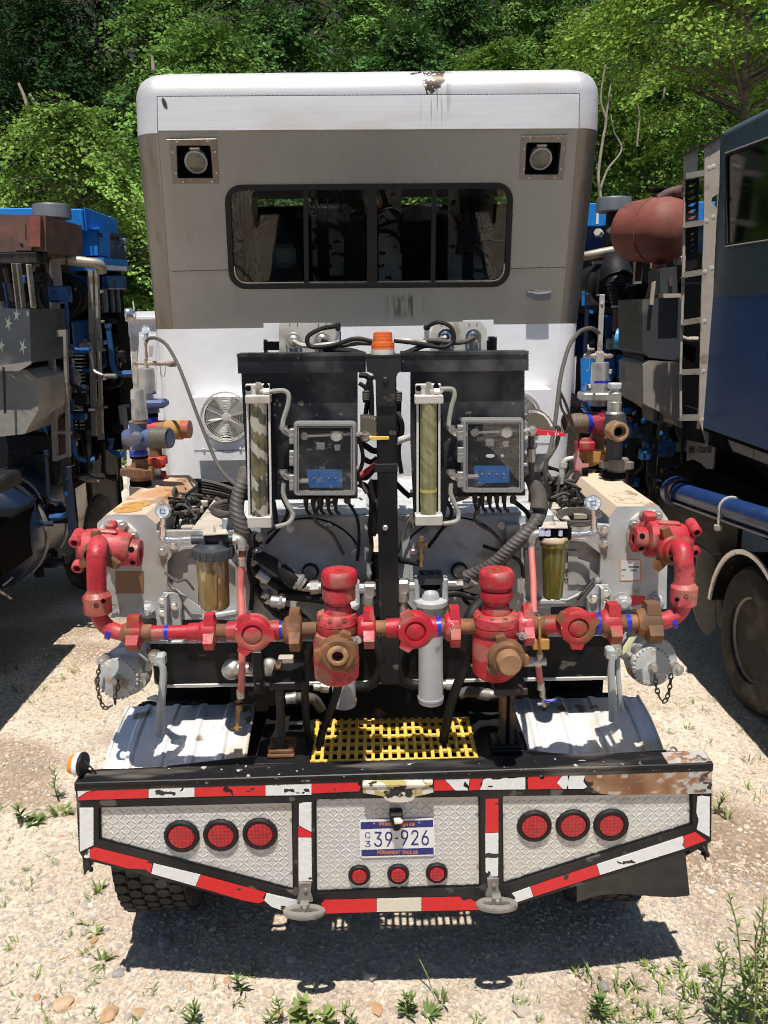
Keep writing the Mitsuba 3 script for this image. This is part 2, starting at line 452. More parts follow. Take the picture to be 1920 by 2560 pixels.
def leaf_cards(c, nrm, L, W, g, fold=0.3):
    """folded diamond leaves: c (n,3) centres, nrm (n,3) rough upward normals"""
    n = len(c)
    d = g.normal(size=(n, 3)); d[:, 2] -= 0.5
    d -= nrm * (d * nrm).sum(1, keepdims=True); d /= np.linalg.norm(d, axis=1, keepdims=True) + 1e-9
    s = np.cross(nrm, d)
    L, W = L[:, None], W[:, None]
    mid = c + nrm * (-fold) * W * 0.35
    v = np.stack([mid - d * L * 0.5, c + s * W * 0.5 - d * L * 0.05, mid + d * L * 0.5, c - s * W * 0.5 - d * L * 0.05], 1).reshape(-1, 3)
    i = np.arange(n)[:, None] * 4
    return v, np.vstack([i + [0, 1, 2], i + [0, 2, 3]])


def tree(x, y, h, cw, label, tone, seed, nclump=90, per=170, leaf=0.15, low=0.15, trunk_r=0.12, shape=1.0, lean=0.0, bark='bark', droop=0.25, group=None, base=None):
    g = np.random.default_rng(seed)
    z0 = base if base is not None else float(hill_height(A([x]), A([y]))[0]) if y > 19 else 0.0
    z0 = max(z0, 0.0) if y < 24 else z0
    key = hold('', 'broadleaf_tree')
    # limbs
    top = A([x + lean * h, y, z0 + h * 0.93])
    ctrl = [A([x, y, z0 - 0.3]), A([x + lean * h * 0.3 + g.normal() * 0.1, y, z0 + h * 0.35]), A([x + lean * h * 0.7 + g.normal() * 0.15, y, z0 + h * 0.7]), top]
    tr = spline(ctrl, 6)
    limbs = [tube(ctrl, [trunk_r, trunk_r * 0.75, trunk_r * 0.4, trunk_r * 0.12], n=7, k=6)]
    # clump centres on the crown
    t = low + (1 - low) * g.random(nclump) ** 0.85
    prof = np.sin(np.clip((t - low) / (1 - low), 0, 1) ** (0.62 * shape) * math.pi * 0.93 + 0.16)
    rad = cw * 0.5 * prof * (0.35 + 0.65 * g.random(nclump) ** 0.45) * (1 + 0.35 * g.normal(size=nclump) * 0.6)
    az = g.uniform(0, 2 * math.pi, nclump)
    ax = np.stack([np.interp(t, np.linspace(0, 1, len(tr)), tr[:, k]) for k in range(3)], 1)
    cc = ax + np.stack([np.cos(az) * rad, np.sin(az) * rad, g.normal(size=nclump) * 0.15 - droop * rad * 0.4], 1)
    for i in range(0, nclump, 2):
        q = ax[i] - [0, 0, 0.35 * rad[i]]
        limbs.append(tube([q, (q + cc[i]) / 2 + [0, 0, 0.12 * rad[i]], cc[i]], [trunk_r * 0.28, trunk_r * 0.16, 0.006], n=5, k=3))
    add(key, 'trunk', cat(limbs), bark, True)
    # leaves: sprays round each clump, flattened, on the outer side
    cs = cw * 0.08 * (0.6 + 1.0 * g.random(nclump)) + 0.10
    per = int(per * (1.55 if y < 26 else 0.9))
    n = nclump * per
    ci = np.repeat(np.arange(nclump), per)
    d = g.normal(size=(n, 3)); d /= np.linalg.norm(d, axis=1, keepdims=True)
    out = cc - ax; out[:, 2] += 0.5 * cs; out /= np.linalg.norm(out, axis=1, keepdims=True) + 1e-9
    rr = g.random(n) ** 0.4
    sub = g.integers(0, 7, n)
    so = g.normal(size=(nclump, 7, 3)) * 0.62
    q = (so[ci, sub] + d * rr[:, None] * 0.62) * cs[ci][:, None]
    rad_d = np.stack([np.cos(az), np.sin(az), np.full(nclump, -0.35)], 1)[ci]
    tan_d = np.stack([-np.sin(az), np.cos(az), np.zeros(nclump)], 1)[ci]
    pos = cc[ci] + rad_d * q[:, :1] * 1.6 + tan_d * q[:, 1:2] * 0.85 + A([0, 0, 0.36]) * q[:, 2:]
    pos[:, 2] -= droop * 0.8 * np.linalg.norm(pos[:, :2] - cc[ci][:, :2], axis=1)
    nr = out[ci] * 0.45 + A([0, 0, 0.75]) + d * 0.35 + g.normal(size=(n, 3)) * 0.33
    nr /= np.linalg.norm(nr, axis=1, keepdims=True)
    L = leaf * (0.70 if y < 26 else 0.9) * g.uniform(0.6, 1.35, n)
    v, f = leaf_cards(pos, nr, L, L * g.uniform(0.5, 0.8, n), g)
    base_c = A(tone)
    cl = base_c * (0.6 + 0.75 * g.random((nclump, 1)))
    col = cl[ci] * (0.62 + 0.76 * g.random((n, 1))) + A([0.016, 0.014, -0.002]) * g.random((n, 1)) * (g.random((n, 1)) > 0.7)
    add(key, 'crown', mk(v, f), 'leaf', False, color=np.repeat(np.clip(col, 0.004, 1), 4, 0))
    say(key, label, 'tree', group)
    return key


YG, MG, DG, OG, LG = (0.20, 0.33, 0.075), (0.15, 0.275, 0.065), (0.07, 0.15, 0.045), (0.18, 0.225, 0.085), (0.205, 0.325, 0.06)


def spot(u, Y):                                        # where a tree seen in column u (of the whole photograph) stands at distance Y
    return float(P(KW, u, 640, Y)[0])


# front row, on the level
tree(spot(172, 15), 15, 7.6, 5.0, 'bright pointed tree behind the left blue trailer, left of the cab', YG, 31, 95, 270, 0.13, 0.1, 0.12, 1.25, 0.008, droop=0.5)
tree(spot(15, 13.5), 13.5, 5.0, 3.0, 'yellow-green bush at the left edge behind the rusty exhaust box', YG, 32, 60, 170, 0.14, 0.1, 0.06)
tree(spot(300, 17), 17, 4.4, 3.2, 'leafy green shrub between the left blue trailer and the cab', MG, 33, 70, 180, 0.15, 0.05, 0.06)
tree(spot(1600, 16), 16, 12.5, 7.0, 'tall yellow-green tree at the upper right corner, above the navy cab', LG, 34, 115, 290, 0.14, 0.42, 0.16, 0.9, -0.02)
tree(spot(1445, 15), 15, 5.1, 3.6, 'olive grey bush behind the rusty muffler', OG, 35, 80, 190, 0.11, 0.05, 0.05)
tree(spot(1345, 17), 17, 5.6, 3.4, 'vine covered green bush right of the cab corner', MG, 36, 80, 180, 0.15, 0.05, 0.06)
# second row, at the foot of the slope
tree(spot(480, 21), 21, 11.0, 6.5, 'green tree rising behind the left end of the cab roof', MG, 37, 110, 170, 0.17, 0.2, 0.14)
tree(spot(690, 20), 20, 8.2, 5.0, 'grey-green round crown just above the cab roof, left of its middle', (0.085, 0.14, 0.06), 38, 90, 190, 0.12, 0.2, 0.12)
tree(spot(870, 22), 22, 11.0, 6.0, 'dark green tree behind the middle of the cab roof', DG, 39, 100, 170, 0.17, 0.2, 0.14)
tree(spot(1060, 20), 20, 9.8, 5.2, 'bright green tree behind the cab roof, right of the mud streak', YG, 40, 110, 180, 0.18, 0.25, 0.13)
tree(spot(1230, 20), 20, 10.0, 5.0, 'green tree above the right end of the cab roof', MG, 41, 110, 180, 0.18, 0.15, 0.13)
tree(spot(1400, 21), 21, 9.5, 5.5, 'mid green tree behind the bare pale stems right of the cab', MG, 42, 110, 180, 0.17, 0.1, 0.13)
tree(spot(320, 22), 22, 9.6, 4.6, 'green tree behind the pointed tree, left of the cab roof', DG, 43, 90, 180, 0.16, 0.25, 0.12)
SHADE_GREEN = (0.022, 0.055, 0.018)  # leaf green darkened to stand for the shade gap at upper left
tree(spot(60, 23), 23, 10.0, 6.0, 'dark tree in deep shade at the left edge of the slope', SHADE_GREEN, 44, 80, 150, 0.16, 0.2, 0.14)
tree(spot(1580, 22), 22, 8.0, 6.5, 'dark green tree under the tall yellow-green tree at the right', DG, 45, 90, 180, 0.17, 0.1, 0.12)
# third row, up the slope
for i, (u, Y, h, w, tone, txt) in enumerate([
        (170, 28, 9.5, 6.0, SHADE_GREEN, 'dark tree high on the slope above the pointed tree at the left'), (400, 29, 9.5, 6.5, MG, 'green tree high on the slope at the top edge, left of the cab'),
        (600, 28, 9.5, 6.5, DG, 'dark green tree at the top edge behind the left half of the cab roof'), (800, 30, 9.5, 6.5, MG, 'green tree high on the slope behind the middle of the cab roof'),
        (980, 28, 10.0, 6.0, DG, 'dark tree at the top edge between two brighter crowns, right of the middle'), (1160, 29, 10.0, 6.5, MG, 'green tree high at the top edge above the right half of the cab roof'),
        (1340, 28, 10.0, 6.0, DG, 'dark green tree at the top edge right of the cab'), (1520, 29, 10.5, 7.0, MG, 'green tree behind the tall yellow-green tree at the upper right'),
        (0, 30, 10.0, 7.0, SHADE_GREEN, 'dark tree high on the slope in the upper left corner'), (1690, 28, 10, 7, MG, 'green tree high on the slope at the right edge')]):
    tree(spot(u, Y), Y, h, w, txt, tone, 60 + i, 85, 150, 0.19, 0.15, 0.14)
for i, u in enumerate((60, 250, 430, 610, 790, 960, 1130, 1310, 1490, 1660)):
    tree(spot(u, 36), 36, 11.0, 8.5, 'dark canopy tree on the highest part of the slope, %s from the left' % 'first second third fourth fifth sixth seventh eighth ninth tenth'.split()[i], SHADE_GREEN if i < 2 else (DG, MG)[i % 2], 80 + i, 80, 130, 0.24, 0.1, 0.15)
# bare pale stems of climbers and dead saplings
for i, (pts, r, txt) in enumerate([
        ([(575, 1290), (560, 1130), (590, 900), (610, 780), (575, 640), (605, 420)], 0.05, 'forked bare pale stem rising beside the right cab corner'),
        ([(570, 1230), (620, 1100), (710, 970), (660, 850), (640, 740)], 0.035, 'crooked bare stem leaning right beside the cab corner'),
        ([(600, 860), (625, 640), (645, 520)], 0.035, 'straight pale bare stem high beside the cab corner'),
        ([(810, 950), (825, 750), (800, 620)], 0.03, 'thin bare stem among the vines above the chrome air intake'),
        ([(980, 640), (1000, 480), (960, 520), (890, 420)], 0.03, 'bare forked twig on the slope above the muffler')]):
    add('', 'bare_stem', tube([P(KC, x, y, 14.2 + 0.2 * i) for x, y in pts], [r * 0.7, r * 0.3], n=6, k=6), 'pale_bark', True)
    say('bare_stem' if i == 0 else f'bare_stem_{i:03d}', txt, 'bare stem')
for i, (pts, txt) in enumerate([([(200, 800), (165, 650), (120, 540)], 'left of two bare leaning stems in the dark gap at the upper left'), ([(275, 740), (230, 670), (190, 610)], 'right of two bare leaning stems in the dark gap at the upper left'),
                                ([(995, 470), (985, 360)], 'short bare stub standing behind the left corner of the cab roof')]):
    say(add('', 'bare_stem', tube([P(KA, x, y, 17.0) for x, y in pts], [0.05, 0.03], n=6, k=6), 'pale_bark', True), txt, 'bare stem')

# ================================================================ the pump trailer in the middle
TR = hold('', 'pump_trailer')
say(TR, 'white and grey twin pump trailer seen from behind, with red pipe manifold and striped bumper', 'trailer')


def tp(name, mesh, mat, smooth=35):
    return add(TR, name, mesh, mat, smooth)


# materials of the bumper
def chips(base, th=0.70, s=17, under=(0.02, 0.02, 0.02), grain=0.06):
    def fn(p, n, uv):
        a = fbm(p.x * s, p.y * s, p.z * s * 1.3, 4)
        c = mix(base, under, smoothstep(th, th + 0.015, a))
        return c * (1 - grain + 2 * grain * noise(p.x * 60, p.y * 60, p.z * 60))
    return fn


TRED = pbr('red_tape', chips((0.62, 0.012, 0.018), 0.74), 0.3, clearcoat=0.4)
TWHITE = pbr('white_tape', chips((0.72, 0.73, 0.72), 0.72), 0.35)
TCREAM = pbr('cream_tape', (0.66, 0.63, 0.50), 0.4)


CASTT = pbr('dusty_cast_steel', worn((0.20, 0.185, 0.165), (0.13, 0.105, 0.09), 16, 0.55, 0.2, 0.15), 0.6)


def rusty_end_color(p, n, uv):
    a, b = fbm(p.x * 7, p.y * 7, p.z * 9, 4), fbm(p.x * 40 + 7, p.y * 40, p.z * 40, 3)
    c = mix((0.17, 0.075, 0.035), (0.34, 0.19, 0.10), smoothstep(0.3, 0.7, a * 0.6 + 0.4 * noise(p.x * 26, p.y * 26, p.z * 8)))
    c = mix(c, (0.42, 0.42, 0.40), smoothstep(0.50, 0.60, b * 0.5 + a * 0.5) * smoothstep(1.16, 1.32, p.x + 0.15 * a))
    c = mix(c, (0.46, 0.40, 0.33), smoothstep(0.62, 0.74, b) * 0.8)
    c = mix(c, (0.02, 0.02, 0.022), smoothstep(0.0, -0.03, p.x - 0.80 - 0.22 * (fbm(p.x * 24, p.y * 24 + 9, p.z * 24, 3) - 0.25)))
    return mix(c, (0.02, 0.02, 0.022), smoothstep(0.55, 0.60, fbm(p.x * 55, p.y * 55 + 3, p.z * 55, 2)) * smoothstep(1.22, 1.33, p.x))


REND = pbr('rusty_chipped_steel', rusty_end_color, 0.7)
CHIP = pbr('chipped_white_over_black', lambda p, n, uv: mix(mix((0.02, 0.02, 0.022), (0.42, 0.36, 0.14), smoothstep(0.46, 0.52, fbm(p.x * 30, p.y * 30, p.z * 22, 3))), (0.62, 0.58, 0.5), smoothstep(0.50, 0.56, fbm(p.x * 26 + 9, p.y * 26, p.z * 26, 3))), 0.55)
PLATE = pbr('tread_plate_metal', worn((0.56, 0.56, 0.54), (0.45, 0.42, 0.36), 5, 0.58, 0.2, 0.05, (0.60, 0.55, 0.45), 2.5, 0.5), 0.38, metal=0.15)
LENS = pbr('red_lens', lambda p, n, uv: mix((0.62, 0.010, 0.022), (0.22, 0.003, 0.008), 0.45 * noise(p.x * 90, p.y * 90, p.z * 90) + 0.55 * smoothstep(0.55, 0.95, dr.maximum(dr.abs(dr.sin(p.x * 200)), dr.abs(dr.sin(p.z * 200))))), 0.16, clearcoat=1.0, clearcoat_gloss=0.9, bump=lambda p, n, uv: dr.abs(dr.sin(p.x * 260)) * dr.abs(dr.sin(p.z * 260)), bscale=0.0012, eps=8e-4)  # darker grid in the colour stands for shading of the facets

BP = yplane(0.0)
outline = [(KW, 163, 1693), (KW, 1538, 1650), (KL, 1547, 705), (KL, 1500, 735), (KL, 175, 1150), (KK, 1340, 1172), (KJ, 1540, 1196), (KJ, 130, 824), (KJ, 100, 772)]
outer = Polygon([BP.to2(*q) for q in outline])
pan_l = BP.poly(KJ, [(230, 478), (1532, 446), (1541, 1046), (232, 700)], 0.012)
pan_c = BP.poly(KK, [(230, 422), (1340, 405), (1346, 1016), (235, 1056)], 0.012)
pan_r = BP.poly(KL, [(143, 402), (1420, 386), (1422, 600), (150, 1006)], 0.012)
tp('bumper', BP.slab(outer.difference(unary_union([pan_l, pan_c, pan_r])), 0.10, -0.10), BLACK)
bl, br = BP.at(KW, 163, 1693), BP.at(KW, 1538, 1650)
up = A([0, 0, 1.0])
deck_back = 0.098
top = hull([p + [0, dy, dz] for p in (bl + [-0.004, 0, 0], br + [0.004, 0, 0]) for dy in (-0.004, deck_back) for dz in (-0.03, 0.004)])
BTOP = pbr('scuffed_bumper_top', lambda p, n, uv: mix(mix((0.010, 0.010, 0.012), (0.13, 0.115, 0.10), smoothstep(0.50, 0.78, fbm(p.x * 3.5, p.y * 16, p.z * 10, 4))), (0.48, 0.45, 0.40), smoothstep(0.745, 0.77, fbm(p.x * 42, p.y * 60, p.z * 60, 3))), 0.45, specular=0.35)
tp('bumper_top_plate', top, BTOP)
tp('bumper_top_lip', cyl(bl + [0, -0.004, 0.002], br + [0, -0.004, 0.002], 0.007, n=10), BTOP)
re0, re1 = BP.to2(KL, 690, 232), BP.to2(KL, 1548, 225)
tp('rusty_bumper_corner', cat(BP.slab(BP.poly(KL, [(690, 236), (740, 226), (1549, 188), (1552, 380), (1430, 384), (900, 392), (700, 372), (715, 330)]), 0.003, 0.0),
                              hull([BP.at(KL, x, y, 0.006) + [0, dy, dz] for x, y in ((705, 232), (1551, 190)) for dy in (0, 0.098) for dz in (0.006, 0.010)])), REND)
say(f'{TR}__rusty_bumper_corner', 'rusty right end of the bumper with its tape worn off')
tp('bumper_floor', hull([(bl if s else br) + [0.03 if s else -0.03, y, z] for s in (0, 1) for y in (0.1, 0.125) for z in (-0.05, -0.12)]), BLACK)

LUG_F = A([[0, 1, 4], [1, 5, 4], [1, 2, 5], [2, 3, 5], [3, 4, 5], [3, 0, 4]])


def tread(poly, h, pitch=0.0235):
    base = BP.slab(poly, 0.003, h - 0.003)
    x0, y0, x1, y1 = poly.bounds
    inner = poly.buffer(-0.012)
    from shapely import contains_xy
    vs, fs, n = [], [], 0
    i = 0
    for j, yy in enumerate(np.arange(y0, y1, pitch)):
        for i, xx in enumerate(np.arange(x0, x1, pitch)):
            if not contains_xy(inner, xx, yy):
                continue
            s = 1 if (i + j) % 2 else -1
            d = A([math.cos(0.78 * s), math.sin(0.78 * s)]); e = A([-d[1], d[0]])
            q = A([xx, yy])
            pts = [q + d * 0.0155, q + e * 0.0034, q - d * 0.0155, q - e * 0.0034]
            vs += [BP.p3(t, h) for t in pts] + [BP.p3(q + d * 0.008, h + 0.0032), BP.p3(q - d * 0.008, h + 0.0032)]
            fs.append(LUG_F + n); n += 6
    return cat(base, mk(vs, np.vstack(fs)))


for poly in (pan_l, pan_c, pan_r):
    tp('tread_plate', tread(poly.buffer(-0.002), -0.016), PLATE, False)
    tp('plate_gasket', BP.slab(poly.difference(poly.buffer(-0.007)), 0.006, -0.016), RUBBER)
for c, pts in ((KJ, [(365, 490), (897, 468), (1398, 460), (247, 597), (358, 722), (893, 862), (1415, 1000), (1518, 570), (1520, 922)]),
               (KK, [(350, 448), (787, 430), (1207, 422), (243, 555), (253, 932), (370, 1032), (795, 1023), (1228, 1008), (1320, 528), (1330, 883)]),
               (KL, [(275, 418), (773, 408), (1288, 402), (160, 532), (160, 882), (265, 960), (780, 795), (1295, 632), (1405, 500)])):
    for x, y in pts:
        p = BP.at(c, x, y, -0.016)
        tp('plate_bolt', lathe(p, [0, -1, 0], [(0, 0.0082), (0.003, 0.008), (0.005, 0.0045), (0.0055, 0.001)], 10), STEEL)

# reflective tape, each stretch with its torn ends
tapes = [
    (KJ, TWHITE, [(88, 352), (210, 342), (205, 360), (150, 372), (97, 408)]),
    (KJ, TRED, [(212, 342), (480, 330), (500, 348), (530, 344), (566, 354), (566, 412), (95, 428), (98, 412), (152, 376), (208, 364)]),
    (KJ, TWHITE, [(568, 356), (600, 340), (640, 337), (690, 330), (720, 338), (760, 322), (785, 330), (790, 350), (770, 372), (795, 365), (810, 322), (873, 319), (873, 405), (568, 412)]),
    (KJ, TRED, [(875, 318), (1050, 313), (1075, 340), (1060, 358), (1085, 378), (1110, 372), (1128, 398), (875, 405)]),
    (KJ, TRED, [(1080, 312), (1140, 312), (1150, 326), (1165, 312), (1347, 306), (1347, 397), (1132, 398), (1128, 360), (1100, 345)]),
    (KJ, TWHITE, [(1349, 306), (1445, 303), (1425, 335), (1480, 312), (1500, 302), (1655, 299), (1655, 391), (1349, 397)]),
    (KK, TRED, [(212, 298), (535, 290), (518, 320), (540, 338), (528, 368), (212, 382)]),
    (KK, TRED, [(1030, 283), (1085, 278), (1168, 360), (1030, 365)]),
    (KK, TWHITE, [(1090, 278), (1268, 272), (1262, 330), (1235, 300), (1225, 335), (1255, 350), (1258, 361), (1172, 361)]),
    (KK, TRED, [(1270, 272), (1355, 270), (1352, 300), (1338, 318), (1345, 335), (1328, 358), (1264, 361)]),
    (KK, TWHITE, [(1358, 290), (1400, 274), (1425, 292), (1470, 290), (1500, 276), (1560, 282), (1640, 266), (1640, 354), (1335, 358), (1350, 330)]),
    (KL, TRED, [(322, 268), (395, 266), (402, 286), (425, 288), (432, 266), (548, 264), (510, 310), (550, 350), (322, 355), (318, 300)]),
    (KL, TWHITE, [(552, 264), (585, 262), (590, 300), (600, 262), (702, 262), (690, 300), (716, 340), (690, 352), (590, 352), (585, 320), (578, 352), (554, 352), (514, 312)]),
    (KJ, TWHITE, [(105, 478), (198, 478), (198, 728), (108, 772)]),
    (KJ, TWHITE, [(132, 806), (172, 752), (172, 812), (150, 815)]),
    (KJ, TRED, [(174, 760), (205, 742), (230, 748), (566, 832), (590, 858), (580, 915), (545, 890), (430, 884), (172, 814)]),
    (KJ, TWHITE, [(600, 850), (912, 925), (880, 1002), (585, 918)]),
    (KJ, TRED, [(914, 926), (1352, 1045), (1330, 1080), (1345, 1100), (1300, 1116), (1190, 1095), (882, 1003)]),
    (KJ, TWHITE, [(1356, 1048), (1535, 1090), (1650, 1118), (1640, 1190), (1535, 1188), (1390, 1140), (1340, 1098)]),
    (KJ, TWHITE, [(1572, 452), (1600, 444), (1655, 440), (1655, 640), (1572, 595)]),
    (KJ, TRED, [(1568, 600), (1655, 646), (1655, 676), (1568, 674)]),
    (KJ, TWHITE, [(1568, 678), (1655, 678), (1660, 968), (1570, 970)]),
    (KK, TRED, [(275, 1120), (300, 1094), (645, 1086), (645, 1174), (270, 1186), (262, 1165), (290, 1150)]),
    (KK, TCREAM, [(648, 1086), (945, 1078), (945, 1168), (648, 1174)]),
    (KK, TRED, [(948, 1078), (1205, 1074), (1225, 1098), (1275, 1088), (1300, 1105), (1342, 1100), (1342, 1160), (948, 1168)]),
    (KK, TRED, [(1375, 420), (1460, 417), (1460, 643), (1372, 645)]),
    (KK, TWHITE, [(1372, 648), (1460, 646), (1458, 935), (1400, 938), (1375, 905)]),
    (KL, TWHITE, [(212, 1050), (333, 1006), (355, 1072), (182, 1132), (240, 1085)]),
    (KL, TRED, [(336, 1004), (775, 858), (800, 928), (357, 1073)]),
    (KL, TWHITE, [(780, 856), (1355, 668), (1362, 700), (1350, 725), (1370, 750), (802, 927)]),
    (KL, TRED, [(1357, 668), (1438, 640), (1512, 695), (1374, 748), (1355, 722), (1366, 700)]),
    (KL, TWHITE, [(1452, 405), (1480, 398), (1536, 405), (1534, 672), (1448, 622), (1462, 560), (1446, 510)])]
for c, m, pts in tapes:
    p = BP.poly(c, pts)
    tp('reflective_tape', BP.slab(p if p.is_valid else p.buffer(0), 0.0015, 0.0012), m, False)

# tail lights
for k, (c, x, y, ro, ri) in enumerate([(KJ, 783, 682, 119, 90), (KJ, 1046, 674, 119, 90), (KJ, 1309, 665, 118, 89), (KL, 367, 613, 117, 90), (KL, 626, 607, 116, 88), (KL, 882, 605, 119, 84),
                                       (KK, 530, 941, 74, 51), (KK, 791, 933, 74, 51), (KK, 1050, 926, 74, 51)]):
    p = BP.at(c, x, y, -0.016)
    r, s = sz(c, ro, p), sz(c, ri, p)
    t = hold(TR, 'tail_light')
    add(t, 'grommet', lathe(p, [0, -1, 0], [(0, r), (0.006, r), (0.012, r * 0.97), (0.016, r * 0.9), (0.014, s * 1.03), (0.006, s * 1.0), (0.006, 0)], 40), RUBBER)
    d = 0.004 if ro > 100 else 0.012
    add(t, 'lens', lathe(p + [0, -0.004, 0], [0, -1, 0], [(0, s), (d, s), (d + 0.004, s * 0.93), (d + 0.0055, s * 0.6), (d + 0.006, 0)], 36), LENS)

# licence plate and its lamp
LP = Plane(BP.at(KK, 530, 815, -0.011), BP.at(KK, 1034, 800) - BP.at(KK, 536, 816), [0, 0, 1])
ORANGE = pbr('orange_print', (0.60, 0.20, 0.04), 0.5)
NAVYP = pbr('navy_print', (0.018, 0.025, 0.16), 0.5)
lic = hold(TR, 'licence_plate')
say(lic, 'white and blue licence plate lettered C3 39-926')
lp = LP.poly(KK, [(530, 562), (1030, 547), (1037, 799), (538, 815)], 0.012)
add(lic, 'plate', LP.slab(lp, 0.0015), pbr('plate_white', (0.72, 0.72, 0.70), 0.4), False)
add(lic, 'blue_band', LP.slab(LP.poly(KK, [(540, 575), (1023, 560), (1024, 606), (540, 622)]), 0.0004, 0.0017), NAVYP, False)
add(lic, 'blue_band', LP.slab(LP.poly(KK, [(543, 760), (1027, 745), (1028, 790), (546, 803)]), 0.0004, 0.0017), NAVYP, False)


def text_on(pl, c, x0, x1, y, y1, txt, bold=True, depth=0.0005, h=0.002):
    """lettering from (x0, y) to x1 along the plane with its foot at y and its top at y1"""
    a, b, t = A(pl.to2(c, x0, y)), A(pl.to2(c, x1, y)), A(pl.to2(c, x0, y1))
    m = meshkit.text_mesh(txt, 1.0, 1.0, bold=bold)
    lo, hi = m.bounds
    v = m.vertices
    u, w = (v[:, 0] - lo[0]) / (hi[0] - lo[0]), (v[:, 1] - lo[1]) / (hi[1] - lo[1])
    q = a + u[:, None] * (b - a) + w[:, None] * (t - a)
    m.vertices = pl.o + q[:, :1] * pl.x + q[:, 1:] * pl.y + pl.n * (h + depth * v[:, 2:])
    return m


def baseline(y, x):                                      # the plate's rows fall 15 in 500 crop pixels
    return y - (x - 530) * 0.03


add(lic, 'lettering', cat(text_on(LP, KK, 630, 752, baseline(742, 630), baseline(640, 630), '39', False), text_on(LP, KK, 768, 792, baseline(695, 768), baseline(685, 768), '-'),
                          text_on(LP, KK, 808, 996, baseline(738, 808), baseline(634, 808), '926', False), text_on(LP, KK, 568, 605, 682, 642, 'C', False), text_on(LP, KK, 568, 606, 740, 700, '3', False)), NAVYP, False)
add(lic, 'state_name', text_on(LP, KK, 660, 900, baseline(607, 660) + 2, baseline(572, 660) + 2, 'West Virginia'), ORANGE, False)
add(lic, 'class_name', text_on(LP, KK, 650, 922, baseline(792, 650), baseline(768, 650), 'PERMANENT TRAILER'), ORANGE, False)
for x, y in ((630, 582), (932, 576)):
    add(lic, 'screw', lathe(LP.at(KK, x, y, 0.002), LP.n, [(0, 0.004), (0.002, 0.0035), (0.003, 0.001)], 10), ZINC)
pl_ = hold(TR, 'plate_lamp')
p0 = BP.at(KK, 778, 540, 0.0)
add(pl_, 'housing', cat(rbox(p0 + [-0.028, -0.03, -0.012], p0 + [0.026, 0.02, 0.03], 0.006), cyl(p0 + [0, -0.03, -0.03], p0 + [0, 0.016, -0.028], 0.016, n=14)), RUBBER)
add(pl_, 'lens', hull([p0 + [0.008, -0.03, 0.002] + d for d in ([-0.02, 0, 0.012], [0.006, 0, 0.014], [0.02, 0, -0.002], [0.006, 0, -0.016], [-0.016, 0, -0.012], [-0.016, -0.012, -0.008], [-0.016, -0.012, 0.006], [0.012, -0.012, -0.004])]), pbr('milky_lens', (0.62, 0.60, 0.5), 0.4))
tp('pintle_plate', cat(BP.slab(BP.poly(KK, [(553, 292), (1020, 288), (1022, 345), (960, 362), (905, 372), (880, 400), (850, 409), (790, 412), (735, 408), (705, 392), (690, 372), (640, 362), (556, 350)]), 0.034, 0.0), hull([BP.at(KK, x, y, h) for x, y in ((553, 292), (1020, 288), (553, 305), (1020, 301)) for h in (0.0, 0.04)])), CHIP)
tp('pintle_backing', BP.slab(BP.poly(KK, [(548, 300), (1026, 296), (1026, 398), (548, 404)]), 0.003, 0.0), BLACK)

# tow eyes under the two uprights
for c, x, y, bx0, bx1, by0, by1 in ((KK, 167, 1126, 124, 212, 972, 1095), (KK, 1440, 1080, 1382, 1462, 942, 1060)):
    t = hold(TR, 'tow_eye')
    add(t, 'bracket', cat(BP.slab(BP.poly(c, [(bx0 - 12, by1), (bx0 + 8, by0 + 60), (bx0, by0), (bx1, by0), (bx1 - 6, by0 + 60), (bx1 + 12, by1)], 0.004), 0.012, 0.002), bolt(BP.at(c, (bx0 + bx1) / 2 + 5, by0 + 40, 0.013), [0, -1, 0], 0.009, 0.007, 0.002)), CASTT)
    o = BP.at(c, x, y, 0.045)
    hp = Plane(o, [1, 0, -0.02], [0, 1, 0.02])
    e = Point(0, 0).buffer(1, quad_segs=14)
    from shapely import affinity
    body = affinity.scale(e, 0.086, 0.042)
    slot = affinity.scale(e, 0.054, 0.011)
    add(t, 'eye', cat(hp.slab(body.difference(slot), 0.013, -0.006), hp.slab(affinity.scale(e, 0.081, 0.038).difference(affinity.scale(e, 0.058, 0.014)), 0.019, -0.009), rbox(o + [-0.018, 0.005, -0.012], o + [0.02, 0.05, 0.03], 0.004)), CASTT)
    add(t, 'pin', cyl(o + [0.003, 0.0, -0.03], o + [0.003, 0.0, 0.022], 0.008, n=10), STEEL)
# bent flaps under the lower corners
for c, pts, hk in ((KJ, [(98, 818), (135, 826), (185, 840), (170, 905), (150, 925), (112, 985), (102, 900)], (165, 870)), (KL, [(1475, 742), (1545, 705), (1552, 800), (1538, 885), (1508, 820), (1478, 800)], (1500, 770))):
    t = hold(TR, 'corner_flap')
    add(t, 'flap', BP.slab(BP.poly(c, pts), 0.006, -0.05), BLACK)
    p = BP.at(c, *hk, 0.0)
    add(t, 'hook', tube([p + [-0.012, 0.03, 0.03], p + [0, -0.005, 0.012], p + [0.012, -0.01, -0.012], p + [0.002, 0.02, -0.026]], 0.008, n=8), RUBBER)
